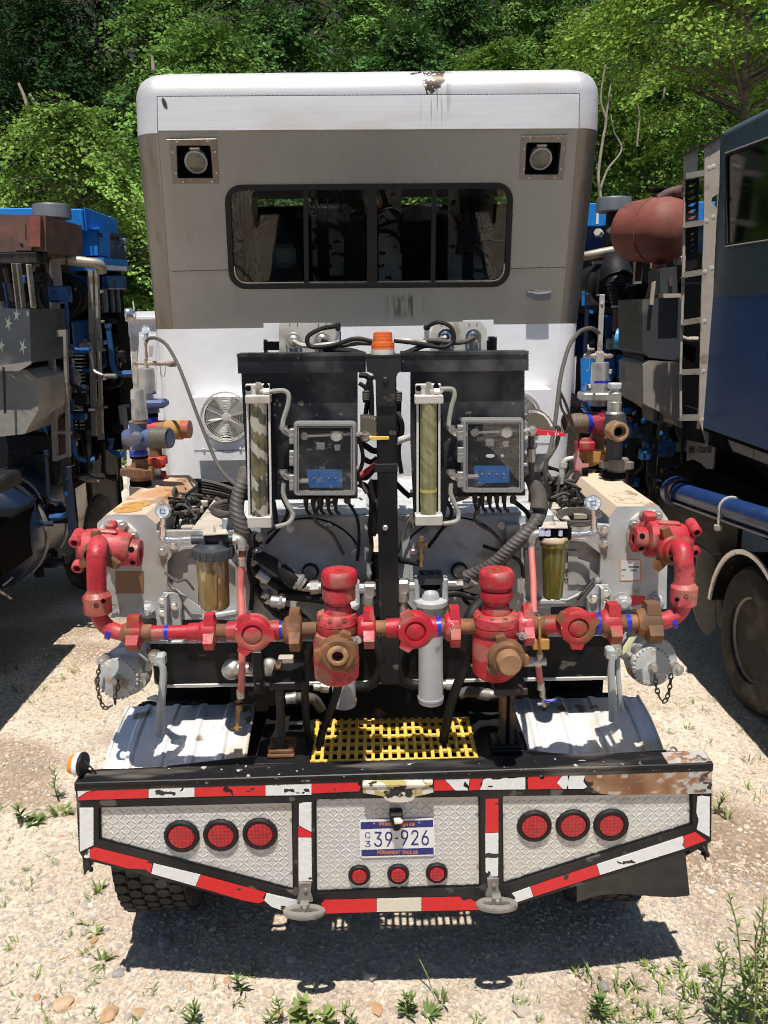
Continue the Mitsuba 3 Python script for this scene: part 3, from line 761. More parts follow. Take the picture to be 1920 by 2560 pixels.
# amber marker lamp at the left corner
ml = hold(TR, 'marker_lamp')
p0 = P(KJ, 95, 190, 0.06)
r0 = sz(KJ, 75, p0)
add(ml, 'base', lathe(p0 + [0.012, 0, 0], [-1, 0.12, 0], [(0, r0), (0.018, r0 * 1.02), (0.024, r0 * 0.9)], 24), WHITE)
add(ml, 'rim', lathe(p0 + [0.02, 0, 0], [-1, 0.12, 0], [(-0.006, r0 * 1.05), (0.008, r0 * 1.06)], 24), RUBBER)
add(ml, 'lens', lathe(p0 + [-0.012, 0, 0], [-1, 0.12, 0], [(0, r0 * 0.86), (0.018, r0 * 0.82), (0.022, r0 * 0.6), (0.023, 0)], 24), pbr('amber_lens', (0.75, 0.24, 0.015), 0.15, clearcoat=1.0))
add(ml, 'stalk', tube([p0 + [0.02, 0.01, -0.03], p0 + [0.05, 0.02, -0.05], p0 + [0.09, 0.03, -r0 - 0.02]], 0.006), RUBBER)
add(ml, 'cable', tube([p0 + [0.02, 0, 0.02], p0 + [0.055, -0.01, -0.01], p0 + [0.07, 0.01, -0.05], p0 + [0.12, 0.04, -0.075]], 0.0035), RUBBER)

# ---- deck with the yellow grating
ZD = float(bl[2] + br[2]) / 2
YELLOW = pbr('yellow_fibreglass', worn((0.74, 0.47, 0.075), (0.34, 0.25, 0.09), 16, 0.68, 0.15, 0.12), 0.55)
gl, gr_ = PZ(KH, 172, 1345, ZD), PZ(KH, 1190, 1325, ZD)
gb = PZ(KH, 640, 1055, ZD)
gx0, gx1, gy0, gy1 = gl[0], gr_[0], deck_back + 0.012, gb[1]
gt = hold(TR, 'grating')
for i in range(20):
    x = gx0 + 0.012 + (gx1 - gx0 - 0.024) * i / 19
    add(gt, 'bar', rbox([x - 0.0075, gy0, ZD - 0.024], [x + 0.0075, gy1, ZD + 0.002], 0.002), YELLOW)
for j in range(6):
    y = gy0 + 0.012 + (gy1 - gy0 - 0.024) * j / 5
    add(gt, 'cross_bar', rbox([gx0, y - 0.0075, ZD - 0.017], [gx1, y + 0.0075, ZD - 0.004], 0.002), YELLOW)
say(gt, 'yellow grating of the rear step')
for s, (xa, xb) in enumerate(((P(KW, 556, 1640, 0.2)[0], gx0 - 0.006), (gx1 + 0.006, P(KW, 1140, 1630, 0.2)[0]))):
    tp('deck_plate', rbox([xa, deck_back + 0.002, ZD - 0.02], [xb, 0.62, ZD - 0.004], 0.003), BLACK)
    tp('deck_plate_edge', rbox([(xb if s == 0 else xa) - 0.004, deck_back + 0.002, ZD - 0.10], [(xb if s == 0 else xa) + 0.004, 0.62, ZD + 0.004], 0.002), BLACK)
tp('rear_crossbeam', rbox([gx0 - 0.1, gy1 + 0.01, ZD - 0.16], [gx1 + 0.1, gy1 + 0.05, ZD - 0.03], 0.004), BLACK)
for x in (gx0 + 0.03, gx1 - 0.03):
    tp('frame_rail', cat(rbox([x - 0.06, gy1 + 0.05, ZD - 0.32], [x + 0.06, 8.0, ZD - 0.30], 0.003), rbox([x - 0.006, gy1 + 0.05, ZD - 0.30], [x + 0.006, 8.0, ZD - 0.05], 0.002), rbox([x - 0.06, gy1 + 0.05, ZD - 0.05], [x + 0.06, 8.0, ZD - 0.03], 0.003)), BLACK)
for y in (1.1, 1.9, 2.8):
    tp('frame_crossmember', rbox([gx0 - 0.5, y, ZD - 0.28], [gx1 + 0.5, y + 0.1, ZD - 0.10], 0.004), BLACK)

# ---- fenders, tyres, mud flap
FEND = pbr('polished_aluminium', lambda p, n, uv: mix(mix((0.94, 0.94, 0.94), (0.72, 0.62, 0.46), smoothstep(0.58, 0.75, fbm(p.x * 5, p.y * 4, p.z * 4, 3))), (0.35, 0.30, 0.18), smoothstep(0.66, 0.75, fbm(p.x * 16 + 3, p.y * 9, p.z * 9, 3))), 0.28, metal=0.4)
fprof = [(0.165, 0.90), (0.20, 0.950), (0.26, 1.000), (0.34, 1.040), (0.43, 1.068), (0.52, 1.085), (0.65, 1.095)]


def fender(x0, x1, ribs, mat=FEND):
    """wheel arch of sheet metal with raised ribs; ribs: x of each rib"""
    xs = sorted(set([x0, x1] + [r + d for r in ribs for d in (-0.022, -0.010, 0.010, 0.022)]))
    hs = [0.009 if any(abs(x - r) < 0.0105 for r in ribs) else 0.0 for x in xs]
    pr = spline([(0, a, b) for a, b in fprof], 4)[:, 1:]
    tn = np.gradient(pr, axis=0); nn = np.stack([-tn[:, 1], tn[:, 0]], 1); nn /= np.linalg.norm(nn, axis=1)[:, None]
    v = np.vstack([np.stack([np.full(len(pr), x), pr[:, 0] + nn[:, 0] * h, pr[:, 1] + nn[:, 1] * h], 1) for x, h in zip(xs, hs)])
    n = len(pr); i = np.arange(n - 1)
    f = np.vstack([np.stack([k * n + i, (k + 1) * n + i, (k + 1) * n + i + 1, k * n + i + 1], 1) for k in range(len(xs) - 1)])
    m = mk(v, f)
    inner = m.copy(); inner.vertices = inner.vertices - A([0, 0, 0.004]); inner.invert()
    return cat(m, inner)


def tread_tyre(xc, yc, zc, R, w, blocks=True):
    """tyre with its axle along x, shoulders rounded, blocks between zig-zag grooves"""
    parts = [lathe([xc - w / 2, yc, zc], [1, 0, 0], [(0.0, R * 0.62), (0.004, R * 0.85), (0.02, R * 0.955), (0.045, R * 0.975), (w - 0.045, R * 0.975), (w - 0.02, R * 0.955), (w - 0.004, R * 0.85), (w, R * 0.62)], 60)]
    if blocks:
        nb, rows = 46, 5
        bw = (w - 0.05) / rows
        for r in range(rows):
            cx = xc - w / 2 + 0.025 + bw * (r + 0.5)
            for k in range(nb):
                a = (k + 0.5 * (r % 2)) * 2 * math.pi / nb
                d, t = A([0, math.cos(a), math.sin(a)]), A([0, -math.sin(a), math.cos(a)])
                hl = math.pi * R / nb * 0.93
                o = A([xc * 0 + cx, yc, zc])
                pts = [(-bw * 0.46, -hl * 0.55), (0, -hl * 1.0), (bw * 0.46, -hl * 0.55), (bw * 0.46, hl * 0.55), (0, hl * 1.0), (-bw * 0.46, hl * 0.55)]
                v = [o + [px, 0, 0] + t * py + d * (R * 0.968) for px, py in pts] + [o + [px * 0.95, 0, 0] + t * py * 0.95 + d * R for px, py in pts]
                f = [[6, 7, 8], [6, 8, 9], [6, 9, 10], [6, 10, 11]] + [q for i in range(6) for q in ([i, (i + 1) % 6, 6 + (i + 1) % 6], [i, 6 + (i + 1) % 6, 6 + i])]
                parts.append(mk(v, f))
    return cat(parts)


TYRE = pbr('dusty_tyre', worn((0.026, 0.025, 0.024), (0.085, 0.078, 0.068), 7, 0.45, 0.4, 0.15), 0.85)
fxl0, fxl1 = P(KG, 335, 1700, 0.4)[0], P(KG, 1272, 1700, 0.4)[0]
fxr0, fxr1 = P(KI, 238, 1350, 0.4)[0], P(KI, 1010, 1350, 0.4)[0]
rl = [P(KG, x, 1700, 0.4)[0] for x in (480, 690, 895, 1095)]
rr_ = [P(KI, x, 1350, 0.4)[0] for x in (320, 520, 720, 925)]
for (xa, xb, ribs, ins) in ((fxl0, fxl1, rl, -1), (fxr0, fxr1, rr_, 1)):
    t = hold(TR, 'fender')
    add(t, 'arch', fender(xa, xb, ribs), FEND, 25)
    for x in (xa, xb):
        add(t, 'edge_roll', tube([(x, a, b + 0.004) for a, b in fprof], 0.007, n=8, k=4), FEND)
    xo = xb if ins < 0 else xa
    v = [[xo, a, b - 0.004] for a, b in fprof] + [[xo, a, 0.62] for a, b in fprof]
    n = len(fprof)
    add(t, 'inner_skirt', mk(v, [[i, i + 1, n + i + 1, n + i] for i in range(n - 1)]), BLACK, False)
    add(t, 'rear_flange', hull([[x, y, z] for x in (xa, xb) for y in (0.150, 0.172) for z in (0.86, 0.895)]), BLACK)
wheel = hold(TR, 'wheel')
add(wheel, 'tyre', tread_tyre((P(KM, 538, 600, 0.5)[0] + P(KM, 868, 600, 0.5)[0]) / 2, 0.78, 0.50, 0.50, 0.36), TYRE, 30)
wheel2 = hold(TR, 'wheel')
add(wheel2, 'tyre', tread_tyre(P(KL, 820, 950, 0.5)[0], 0.78, 0.50, 0.50, 0.36), TYRE, 30)
MF = yplane(0.21)
mfp = MF.poly(KL, [(640, 780), (1368, 760), (1382, 1028), (1180, 1050), (900, 1085), (650, 1110)])
m = MF.slab(mfp, 0.008)
m = m.subdivide_to_size(0.05)
v = m.vertices.copy(); q = (v[:, 0] - v[:, 0].min()) / (np.ptp(v[:, 0])); h = (v[:, 2].max() - v[:, 2])
v[:, 1] += 0.05 * np.sin(q * 5.0) * np.clip(h * 3, 0, 1)
m.vertices = v
tp('mud_flap', m, pbr('dusty_flap_rubber', worn((0.10, 0.095, 0.088), (0.17, 0.155, 0.135), 8, 0.5, 0.25, 0.15), 0.8), 30)
tp('mud_flap_hanger', tube([MF.at(KL, 1250, 790), MF.at(KL, 1330, 800), MF.at(KL, 1400, 775), MF.at(KL, 1450, 745)], 0.008), RUBBER)
# black wedge plates between the bumper and each fender
for pts, c in (([(285, 240), (640, 205), (1290, 130), (1292, 215), (640, 248), (300, 262)], KJ), ([(310, 92), (480, 112), (700, 128), (1245, 92), (1250, 178), (480, 185), (345, 190)], KL)):
    pl = yplane(0.148)
    tp('fender_bracket', pl.slab(pl.poly(c, pts), 0.006), BLACK)
    a, b = pl.at(c, *pts[0]), pl.at(c, *pts[2])
for x, y in ((675, 222),):
    tp('bracket_bolt', bolt(P(KJ, x, y, 0.142), [0, -1, 0], 0.011, 0.007, 0.002), STEEL)
tp('tie_strap', cat(hull([P(KL, x, y, 0.13 + d) for x, y in ((695, 128), (950, 152), (955, 168), (690, 172)) for d in (0, 0.006)]), bolt(P(KL, 905, 156, 0.128), [0, -1, 0], 0.01, 0.006, 0.002)), BLACK)
tp('tow_ring', torus(P(KL, 1282, 122, 0.15), [0.5, -1, 0.1], 0.030, 0.005), STEEL)

# ---------------------------------------------------------------- the cab
CABM = pbr('shaded_cab_metal', lambda p, n, uv: mix(  # metal darkened, shade of the leaning wall put into its colour
    mix((0.315, 0.325, 0.31), (0.265, 0.26, 0.235), smoothstep(0.5, 0.8, fbm(p.x * 3.0, p.y * 2, p.z * 0.9, 3)) * 0.6) * (0.94 + 0.12 * noise(p.x * 240, p.y * 240, p.z * 3)),
    (0.05, 0.04, 0.03), 0.75 * smoothstep(0.47, 0.66, fbm(p.x * 40, p.y * 8, p.z * 3.0, 3)) * smoothstep(0.13, 0.05, dr.abs(p.x - 0.18)) * smoothstep(3.0, 2.96, p.z) * smoothstep(2.83, 2.90, p.z)), 0.42, metal=0.55)


def mud(p, n, uv):
    """a dried splash of mud at the roof edge, with runs below it, on clean brushed metal"""
    f = fbm(p.x * 22, p.y * 22, p.z * 16, 4)
    dz = 4.10 - p.z
    w = 0.10 - 0.55 * dz
    blob = smoothstep(0.0, 0.02, w - dr.abs(p.x - 0.318 + 0.05 * (f - 0.5)) + (f - 0.5) * 0.16) * smoothstep(0.40, 0.50, 0.6 * f + 0.4 * noise(p.x * 120, p.y * 120, p.z * 90))
    runs = smoothstep(0.60, 0.68, noise(p.x * 95, 3.0, p.z * 2.2)) * smoothstep(0.11, 0.02, dr.abs(p.x - 0.335)) * smoothstep(3.78, 3.92, p.z) * 0.6
    spot = smoothstep(0.028, 0.016, dr.sqrt(dr.square((p.x + 1.029 + 0.3 * (p.z - 3.93)) * 1.8) + dr.square((p.z - 3.93) * 0.8)) + 0.03 * (f - 0.5))
    c = mix((0.64, 0.635, 0.63), (0.50, 0.46, 0.40), 0.5 * smoothstep(0.45, 0.75, fbm(p.x * 2.4, p.y * 2, p.z * 5, 3)))
    c = c * (0.95 + 0.1 * noise(p.x * 4, p.y * 3, p.z * 240))
    return mix(c, (0.06, 0.04, 0.025), dr.maximum(dr.maximum(blob, runs), spot))


CABT = pbr('sunlit_cab_metal', mud, 0.40, metal=0.4)  # paler copy of the wall metal, sunlight put into its colour
YB, YT = 1.88, 1.60                                        # the rear wall: at its foot and at the top of the leaning panel
zb = P(KW, 800, 705, YB)[2]; zt = P(KW, 800, 282, YT)[2]; zu = P(KW, 800, 205, YT + 0.02)[2]; zr = P(KW, 800, 155, YT + 0.10)[2]; z0 = P(KW, 800, 1036, YB)[2]
xl_t, xr_t = P(KW, 292, 284, YT + 0.06)[0], P(KW, 1296, 276, YT + 0.06)[0]
xl_b, xr_b = P(KW, 333, 705, YB + 0.06)[0], P(KW, 1250, 700, YB + 0.06)[0]
xl_0, xr_0 = P(KW, 363, 1036, YB + 0.06)[0], P(KW, 1224, 1036, YB + 0.06)[0]
CABEND = 4.6
RC = 0.12


def cab_ring(xl, xr, y, inset=0.0, k=7):
    """rounded outline of the cab at one height, from the front right round the two rear corners"""
    xl, xr, y = xl + inset, xr - inset, y + inset
    r = RC
    t = np.linspace(0, math.pi / 2, k)
    left = [(xl + r - r * math.cos(a), y + r - r * math.sin(a)) for a in t]
    right = [(xr - r + r * math.sin(a), y + r - r * math.cos(a)) for a in t]
    return [(xl, CABEND)] + left + right + [(xr, CABEND)]


def skin(rings, zs):
    n = len(rings[0])
    v = [[x, y, z] for rg, z in zip(rings, zs) for x, y in rg]
    i = np.arange(n - 1)
    return v, n


def loft(levels, sel):
    """part of the cab's skin between heights; sel: which columns of the outline"""
    v = np.vstack([A([[x, y, z] for x, y in rg])[sel] for rg, z in levels])
    n = len(levels[0][0][sel[0]:sel[-1] + 1]) if False else len(sel)
    i = np.arange(n - 1)
    return mk(v, np.vstack([np.stack([k * n + i, k * n + i + 1, (k + 1) * n + i + 1, (k + 1) * n + i], 1) for k in range(len(levels) - 1)]))


K7 = 7
SL, SR, SB = list(range(0, 1 + K7)), list(range(K7 + 1, 2 * K7 + 2)), [K7, K7 + 1]
lv_low = [(cab_ring(xl_0, xr_0, YB), z0), (cab_ring(xl_b, xr_b, YB), zb)]
lv_mid = [(cab_ring(xl_b, xr_b, YB), zb), (cab_ring(xl_t, xr_t, YT), zt)]
lv_up = [(cab_ring(xl_t, xr_t, YT), zt), (cab_ring(xl_t, xr_t, YT + 0.02), zu)]
hr = zr - zu
lv_roof = [(cab_ring(xl_t, xr_t, YT + 0.02), zu)] + [(cab_ring(xl_t, xr_t, YT + 0.02, 0.09 * (1 - math.cos(a))), zu + hr * math.sin(a)) for a in np.linspace(0.15, math.pi / 2, 8)]
cab = hold(TR, 'cab')
say(cab, 'silver operator cab with a leaning rear wall and one wide window')
CORN = pbr('stained_corner_metal', lambda p, n, uv: mix(mix((0.27, 0.265, 0.25), (0.20, 0.17, 0.135), noise(p.x * 6 + p.y * 9, p.y * 6, p.z * 0.8)), (0.14, 0.085, 0.04), smoothstep(0.45, 0.8, fbm(p.x * 16, p.y * 16, p.z * 1.2, 3)) * 0.55), 0.4, metal=0.5)  # stains over metal darkened for shade like the leaning wall
for s in (SL, SR):
    add(cab, 'lower_corner', loft(lv_low, s), WHITE)
    add(cab, 'corner_post', loft(lv_mid, s), CORN)
    add(cab, 'upper_corner', loft(lv_up, s), CABT)
add(cab, 'upper_backing', loft(lv_up, SB), CABT)
add(cab, 'lower_wall', loft(lv_low, SB), WHITE)
add(cab, 'roof_edge', loft(lv_roof, list(range(2 * K7 + 2))), CABT, True)
rf = lv_roof[-1]
add(cab, 'roof', mk([[x, y, rf[1] - 0.001] for x, y in rf[0]], [[0, i, i + 1] for i in range(1, len(rf[0]) - 1)]), CABT)
add(cab, 'upper_panel', hull([P(KW, x, y, yy + d) for x, y, yy in ((340, 209, YT + 0.017), (1251, 203, YT + 0.017), (341, 282, YT - 0.004), (1250, 277, YT - 0.004)) for d in (-0.021, -0.017)]), CABT)
for q_ in ([(339.2, 207.6), (1251.8, 201.6), (1251.8, 204), (339.2, 210)], [(338.8, 208), (341.2, 208), (342, 282), (339.6, 282)], [(1250, 203), (1252.2, 203), (1251.4, 277), (1249.2, 277)]):
    add(cab, 'upper_seam', hull([P(KW, x, y, YT + (0.02 if y < 250 else 0.0) + d) for x, y in q_ for d in (-0.0225, -0.001)]), DARK)
# leaning panel with the window opening
PT, PB = A([0, YT, zt]), A([0, YB, zb])
LEAN = Plane(PB, [1, 0, 0], PT - PB)
xa0, xa1 = lv_mid[0][0][K7][0], lv_mid[0][0][K7 + 1][0]
xb0, xb1 = lv_mid[1][0][K7][0], lv_mid[1][0][K7 + 1][0]
hgt = float(np.linalg.norm(PT - PB))
panel = Polygon([(xa0, 0), (xa1, 0), (xb1, hgt), (xb0, hgt)])
win = LEAN.poly(KW, [(487, 402), (1107, 397), (1098, 617), (498, 622)], 0.085)
lamps = [(KA, [(1095, 902), (1405, 905), (1420, 1190), (1122, 1190)], [(1142, 942), (1364, 942), (1382, 1155), (1150, 1155)], (1262, 1052), 74),
         (KC, [(60, 880), (360, 884), (330, 1166), (45, 1166)], [(92, 922), (320, 922), (300, 1132), (82, 1132)], (195, 1030), 72)]
holes = [win] + [LEAN.poly(c, b, 0.01) for c, a, b, _, _ in lamps]
add(cab, 'rear_panel', LEAN.slab(panel.difference(unary_union(holes)), 0.012, -0.012), CABM)
add(cab, 'panel_seam', LEAN.slab(unary_union([LineString([LEAN.to2(KW, 372, 586), LEAN.to2(KW, 497, 583)]).buffer(0.0012), LineString([LEAN.to2(KW, 1094, 580), LEAN.to2(KW, 1222, 577)]).buffer(0.0012)]), 0.001, 0.0005), DARK)
for x0, y0, x1, y1 in ((341, 286, 372, 703), (1249, 280, 1214, 698)):
    add(cab, 'corner_seam', LEAN.slab(LineString([LEAN.to2(KW, x0, y0), LEAN.to2(KW, x1, y1)]).buffer(0.0022), 0.001, 0.0005), CORN)
wd = hold(TR, 'cab_window')
add(wd, 'frame', LEAN.slab(win.buffer(0.006).difference(win.buffer(-0.022)), 0.022, -0.014), RUBBER)
add(wd, 'bright_trim', LEAN.slab(win.buffer(-0.024).difference(win.buffer(-0.029)).intersection(LEAN.poly(KW, [(480, 575), (1120, 570), (1120, 640), (480, 640)])), 0.003, -0.006), ZINC)
xs_ = [(487, 498)] + [(660, 662), (803, 804), (938, 935)] + [(1107, 1098)]
for (a, b), w in zip(xs_[1:4], (5, 11, 5)):
    add(wd, 'divider', LEAN.slab(LEAN.poly(KW, [(a - w, 408), (a + w, 408), (b + w, 612), (b - w, 612)]), 0.018, -0.016), RUBBER)
scene['window_glass'] = {'type': 'thindielectric', 'int_ior': 1.33, 'specular_transmittance': {'type': 'rgb', 'value': [0.60, 0.62, 0.62]}}
GLASS = 'window_glass'
wi = win.buffer(-0.020)
for (a, b), (c_, d_) in zip(xs_[:-1], xs_[1:]):
    strip = LEAN.poly(KW, [(a, 390), (c_, 390), (d_, 630), (b, 630)])
    add(wd, 'pane', LEAN.slab(wi.intersection(strip), 0.0001, -0.012).slice_plane(LEAN.p3((0, 0), -0.01195), -LEAN.n), GLASS, False)
# work lamps sunk into the corners of the leaning panel
for c, outerq, inner, (lx, ly), lr in lamps:
    t = hold(TR, 'work_lamp')
    op, ip = LEAN.poly(c, outerq, 0.004), LEAN.poly(c, inner, 0.01)
    add(t, 'bezel', LEAN.slab(op.difference(ip), 0.004, 0.0005), CORN)
    x0, y0, x1, y1 = op.bounds
    add(t, 'drip_edge', obox(LEAN.p3(((x0 + x1) / 2, y1), 0.012), LEAN.x, LEAN.n, x1 - x0 + 0.006, 0.02, 0.005, 0.002), ALU)
    b = ip.bounds
    back = ip.buffer(0.003)
    add(t, 'recess', cat(LEAN.slab(back.difference(back.buffer(-0.003)), 0.13, -0.14), LEAN.slab(back, 0.004, -0.142)), RUBBER)
    ex = 0.018
    for bx, by in ((x0 + ex * 2.6, y1 - ex * .6), (x1 - ex * 2.6, y1 - ex * .6), (x0 + ex * 3, y0 + ex * .6), (x1 - ex * 2.6, y0 + ex * .6), (x0 + ex, y1 - ex * 3.4), (x1 - ex * .8, y1 - ex * 3.4), (x0 + ex * 1.3, y0 + ex * 3), (x1 - ex, y0 + ex * 3)):
        add(t, 'rivet', lathe(LEAN.p3((bx, by), 0.004), LEAN.n, [(0, 0.005), (0.002, 0.0045), (0.0035, 0.001)], 8), ZINC)
    q = LEAN.at(c, lx, ly, -0.045)
    r = sz(c, lr, q)
    dd = LEAN.n * 0.9 + A([0, 0, -0.28])
    add(t, 'lamp_body', lathe(q - dd * 0.05, dd, [(0, r * 0.5), (0.02, r * 0.9), (0.05, r), (0.066, r), (0.066, r * 0.9)], 28), GREY)
    add(t, 'lamp_lens', lathe(q + dd * 0.012, dd, [(0, r * 0.86), (0.006, r * 0.82), (0.010, r * 0.5), (0.011, 0)], 28), pbr('lamp_glass', (0.13, 0.13, 0.09), 0.12, clearcoat=1.0) if 'lamp_glass' not in scene else 'lamp_glass')
    add(t, 'lamp_bracket', cat(obox(q + LEAN.y * (r * 1.05), LEAN.x, LEAN.n, r * 0.9, 0.03, 0.014, 0.003)), STEEL)
# latch tab on the leaning panel
t = hold(TR, 'panel_latch')
add(t, 'tab', LEAN.slab(LEAN.poly(KW, [(1138, 627), (1160, 632), (1189, 629), (1186, 643), (1162, 647), (1140, 639)], 0.006), 0.034, 0.0), pbr('latch_grey', (0.14, 0.15, 0.17), 0.4))
add(t, 'plate', LEAN.slab(LEAN.poly(KW, [(1140, 625), (1192, 628), (1190, 645), (1142, 642)], 0.003), 0.004), STEEL)
# inside of the cab: back wall panels, hanging hose bundles, a shelf of dials
ci = hold(TR, 'cab_interior')
ym = YB + 0.9
INW = pbr('cab_lining', worn((0.74, 0.73, 0.70), (0.03, 0.03, 0.03), 26, 0.60, 0.04, 0.1), 0.7)
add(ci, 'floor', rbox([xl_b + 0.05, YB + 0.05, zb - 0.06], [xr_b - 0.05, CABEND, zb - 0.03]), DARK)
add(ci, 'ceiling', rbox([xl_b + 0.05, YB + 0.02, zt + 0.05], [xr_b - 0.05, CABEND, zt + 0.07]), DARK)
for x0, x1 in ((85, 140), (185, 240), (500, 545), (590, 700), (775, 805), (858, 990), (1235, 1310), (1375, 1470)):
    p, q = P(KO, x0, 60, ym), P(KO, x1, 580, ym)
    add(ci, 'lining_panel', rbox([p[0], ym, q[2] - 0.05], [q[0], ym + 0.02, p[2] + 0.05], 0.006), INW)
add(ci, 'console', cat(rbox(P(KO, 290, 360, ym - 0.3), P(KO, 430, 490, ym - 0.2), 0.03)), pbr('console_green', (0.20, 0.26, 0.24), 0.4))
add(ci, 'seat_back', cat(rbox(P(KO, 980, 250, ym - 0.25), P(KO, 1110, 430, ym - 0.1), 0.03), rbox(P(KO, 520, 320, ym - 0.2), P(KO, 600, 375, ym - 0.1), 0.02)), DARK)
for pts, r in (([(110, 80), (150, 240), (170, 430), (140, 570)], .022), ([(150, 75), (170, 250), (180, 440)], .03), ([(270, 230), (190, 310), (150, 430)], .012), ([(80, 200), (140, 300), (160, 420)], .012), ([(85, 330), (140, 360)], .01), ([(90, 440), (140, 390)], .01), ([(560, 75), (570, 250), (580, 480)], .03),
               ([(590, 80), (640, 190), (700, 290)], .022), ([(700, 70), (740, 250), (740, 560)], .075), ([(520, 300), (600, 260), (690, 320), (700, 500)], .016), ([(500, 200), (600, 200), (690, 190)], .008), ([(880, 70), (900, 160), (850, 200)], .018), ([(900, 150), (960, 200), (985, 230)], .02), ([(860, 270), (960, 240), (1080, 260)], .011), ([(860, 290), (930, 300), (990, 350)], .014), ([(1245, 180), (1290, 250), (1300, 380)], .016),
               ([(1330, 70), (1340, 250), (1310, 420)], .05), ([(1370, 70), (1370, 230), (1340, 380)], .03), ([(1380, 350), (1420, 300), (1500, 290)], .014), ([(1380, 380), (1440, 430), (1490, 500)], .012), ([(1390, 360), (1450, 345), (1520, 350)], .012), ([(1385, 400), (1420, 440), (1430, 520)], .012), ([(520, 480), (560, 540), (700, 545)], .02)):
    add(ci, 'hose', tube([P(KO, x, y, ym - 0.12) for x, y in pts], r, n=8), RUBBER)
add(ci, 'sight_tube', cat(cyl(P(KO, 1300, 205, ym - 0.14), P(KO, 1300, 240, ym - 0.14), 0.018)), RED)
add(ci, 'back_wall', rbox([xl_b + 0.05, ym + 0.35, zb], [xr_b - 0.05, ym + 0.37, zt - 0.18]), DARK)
# air conditioner units on the lower wall
for c, x0, x1, y0, y1, fx, fy, fr in ((KQ, 808, 1500, 885, 1532, 1182, 1092, 262), (KR, -165, 388, 810, 1468, 40, 1090, 262)):
    t = hold(TR, 'fan_unit')
    ya = YB - 0.13
    p, q = P(c, x0, y0, ya), P(c, x1, y1, ya)
    o = P(c, fx, fy, ya)
    R = sz(c, fr, o)
    fp = yplane(ya)
    face = sbox(p[0], q[2], q[0], p[2]).buffer(-0.006).buffer(0.006)
    fo = (o[0], o[2])
    add(t, 'case', cat(fp.slab(face.difference(Point(*fo).buffer(R * 0.86, quad_segs=16)), 0.002, -0.002), rbox([p[0], ya + 0.003, p[2] - 0.003], [q[0], YB - 0.002, p[2]], 0.001), rbox([p[0], ya + 0.003, q[2]], [q[0], YB - 0.002, q[2] + 0.003], 0.001),
                       rbox([p[0], ya + 0.003, q[2]], [p[0] + 0.003, YB - 0.002, p[2]], 0.001), rbox([q[0] - 0.003, ya + 0.003, q[2]], [q[0], YB - 0.002, p[2]], 0.001)), WHITE)
    add(t, 'core', rbox([p[0] + 0.01, YB - 0.02, q[2] + 0.01], [q[0] - 0.01, YB - 0.003, p[2] - 0.01]), DARK)
    zl = P(c, x0, y0 + (y1 - y0) * 0.855, ya)[2]
    add(t, 'seam', rbox([p[0] + 0.002, ya - 0.003, zl - 0.0015], [q[0] - 0.002, ya - 0.002, zl + 0.0015], 0.0005), DARK)
    for fx_ in (0.17, 0.75):
        b = A([p[0] + (q[0] - p[0]) * fx_, ya - 0.002, zl + 0.004])
        add(t, 'clip', rbox(b + [-0.006, -0.006, -0.009], b + [0.006, 0, 0.009], 0.002), STEEL)
    wires = [torus(o + [0, -0.012 - 0.012 * math.sin(k / 13 * 2.4), 0], [0, -1, 0], R * (0.16 + 0.80 * k / 12), 0.0017, 30, 4) for k in range(13)]
    wires += [torus(o + [0, -0.004, 0], [0, -1, 0], R, 0.004, 36, 6)]
    for k in range(8):
        a = k * math.pi / 4 + 0.3
        wires.append(tube([o + [math.cos(a) * R * s, -0.012 - 0.012 * math.sin(s * 2.4), math.sin(a) * R * s] for s in (0.14, 0.5, 0.98)], 0.002, n=4, k=4))
    add(t, 'guard', cat(wires, lathe(o + [0, -0.014, 0], [0, -1, 0], [(0, R * 0.17), (0.006, R * 0.15), (0.008, 0)], 20)), ALU)
    blades = []
    for k in range(5):
        a = k * 2 * math.pi / 5 + 0.5
        d, e = A([math.cos(a), 0, math.sin(a)]), A([-math.sin(a), 0, math.cos(a)])
        v = [o + [0, 0.05, 0] + d * R * s + e * R * w + A([0, 1, 0]) * y for s, w, y in ((0.15, -0.12, 0.015), (0.15, 0.12, -0.015), (0.82, -0.30, 0.03), (0.82, 0.28, -0.03))]
        blades.append(mk(v + [A(u) + [0, 0.003, 0] for u in v], [[0, 1, 3], [0, 3, 2], [5, 4, 6], [5, 6, 7]]))
    add(t, 'fan', cat(blades, cyl(o + [0, 0.03, 0], o + [0, 0.07, 0], R * 0.18)), pbr('fan_grey', (0.70, 0.68, 0.62), 0.5) if 'fan_grey' not in scene else 'fan_grey')
# wall behind and under the cab: dark sub-frame
tp('cab_subframe', rbox([xl_0 + 0.1, YB + 0.05, z0 - 0.35], [xr_0 - 0.1, CABEND, z0 - 0.01]), BLACK)

# ---------------------------------------------------------------- the two pumps
YF = 0.50                                                    # front of the pumps
OILY = pbr('oily_tan_top', lambda p, n, uv: mix(mix((0.50, 0.40, 0.29), (0.40, 0.22, 0.11), smoothstep(0.38, 0.62, fbm(p.x * 5, p.y * 3.2, 0.0, 4)) * smoothstep(0.5, -0.5, p.x)), (0.18, 0.10, 0.06), smoothstep(0.60, 0.72, fbm(p.x * 11 + 5, p.y * 8, 0.0, 3)) * 0.7), 0.7)
GREYP = pbr('pump_grey_paint', worn((0.44, 0.46, 0.465), (0.20, 0.175, 0.145), 7, 0.60, 0.16, 0.09, (0.27, 0.245, 0.21), 3.4, 0.75), 0.5)
BEIGE = pbr('oily_beige_metal', worn((0.42, 0.37, 0.31), (0.16, 0.12, 0.09), 7, 0.55, 0.2, 0.15), 0.65)


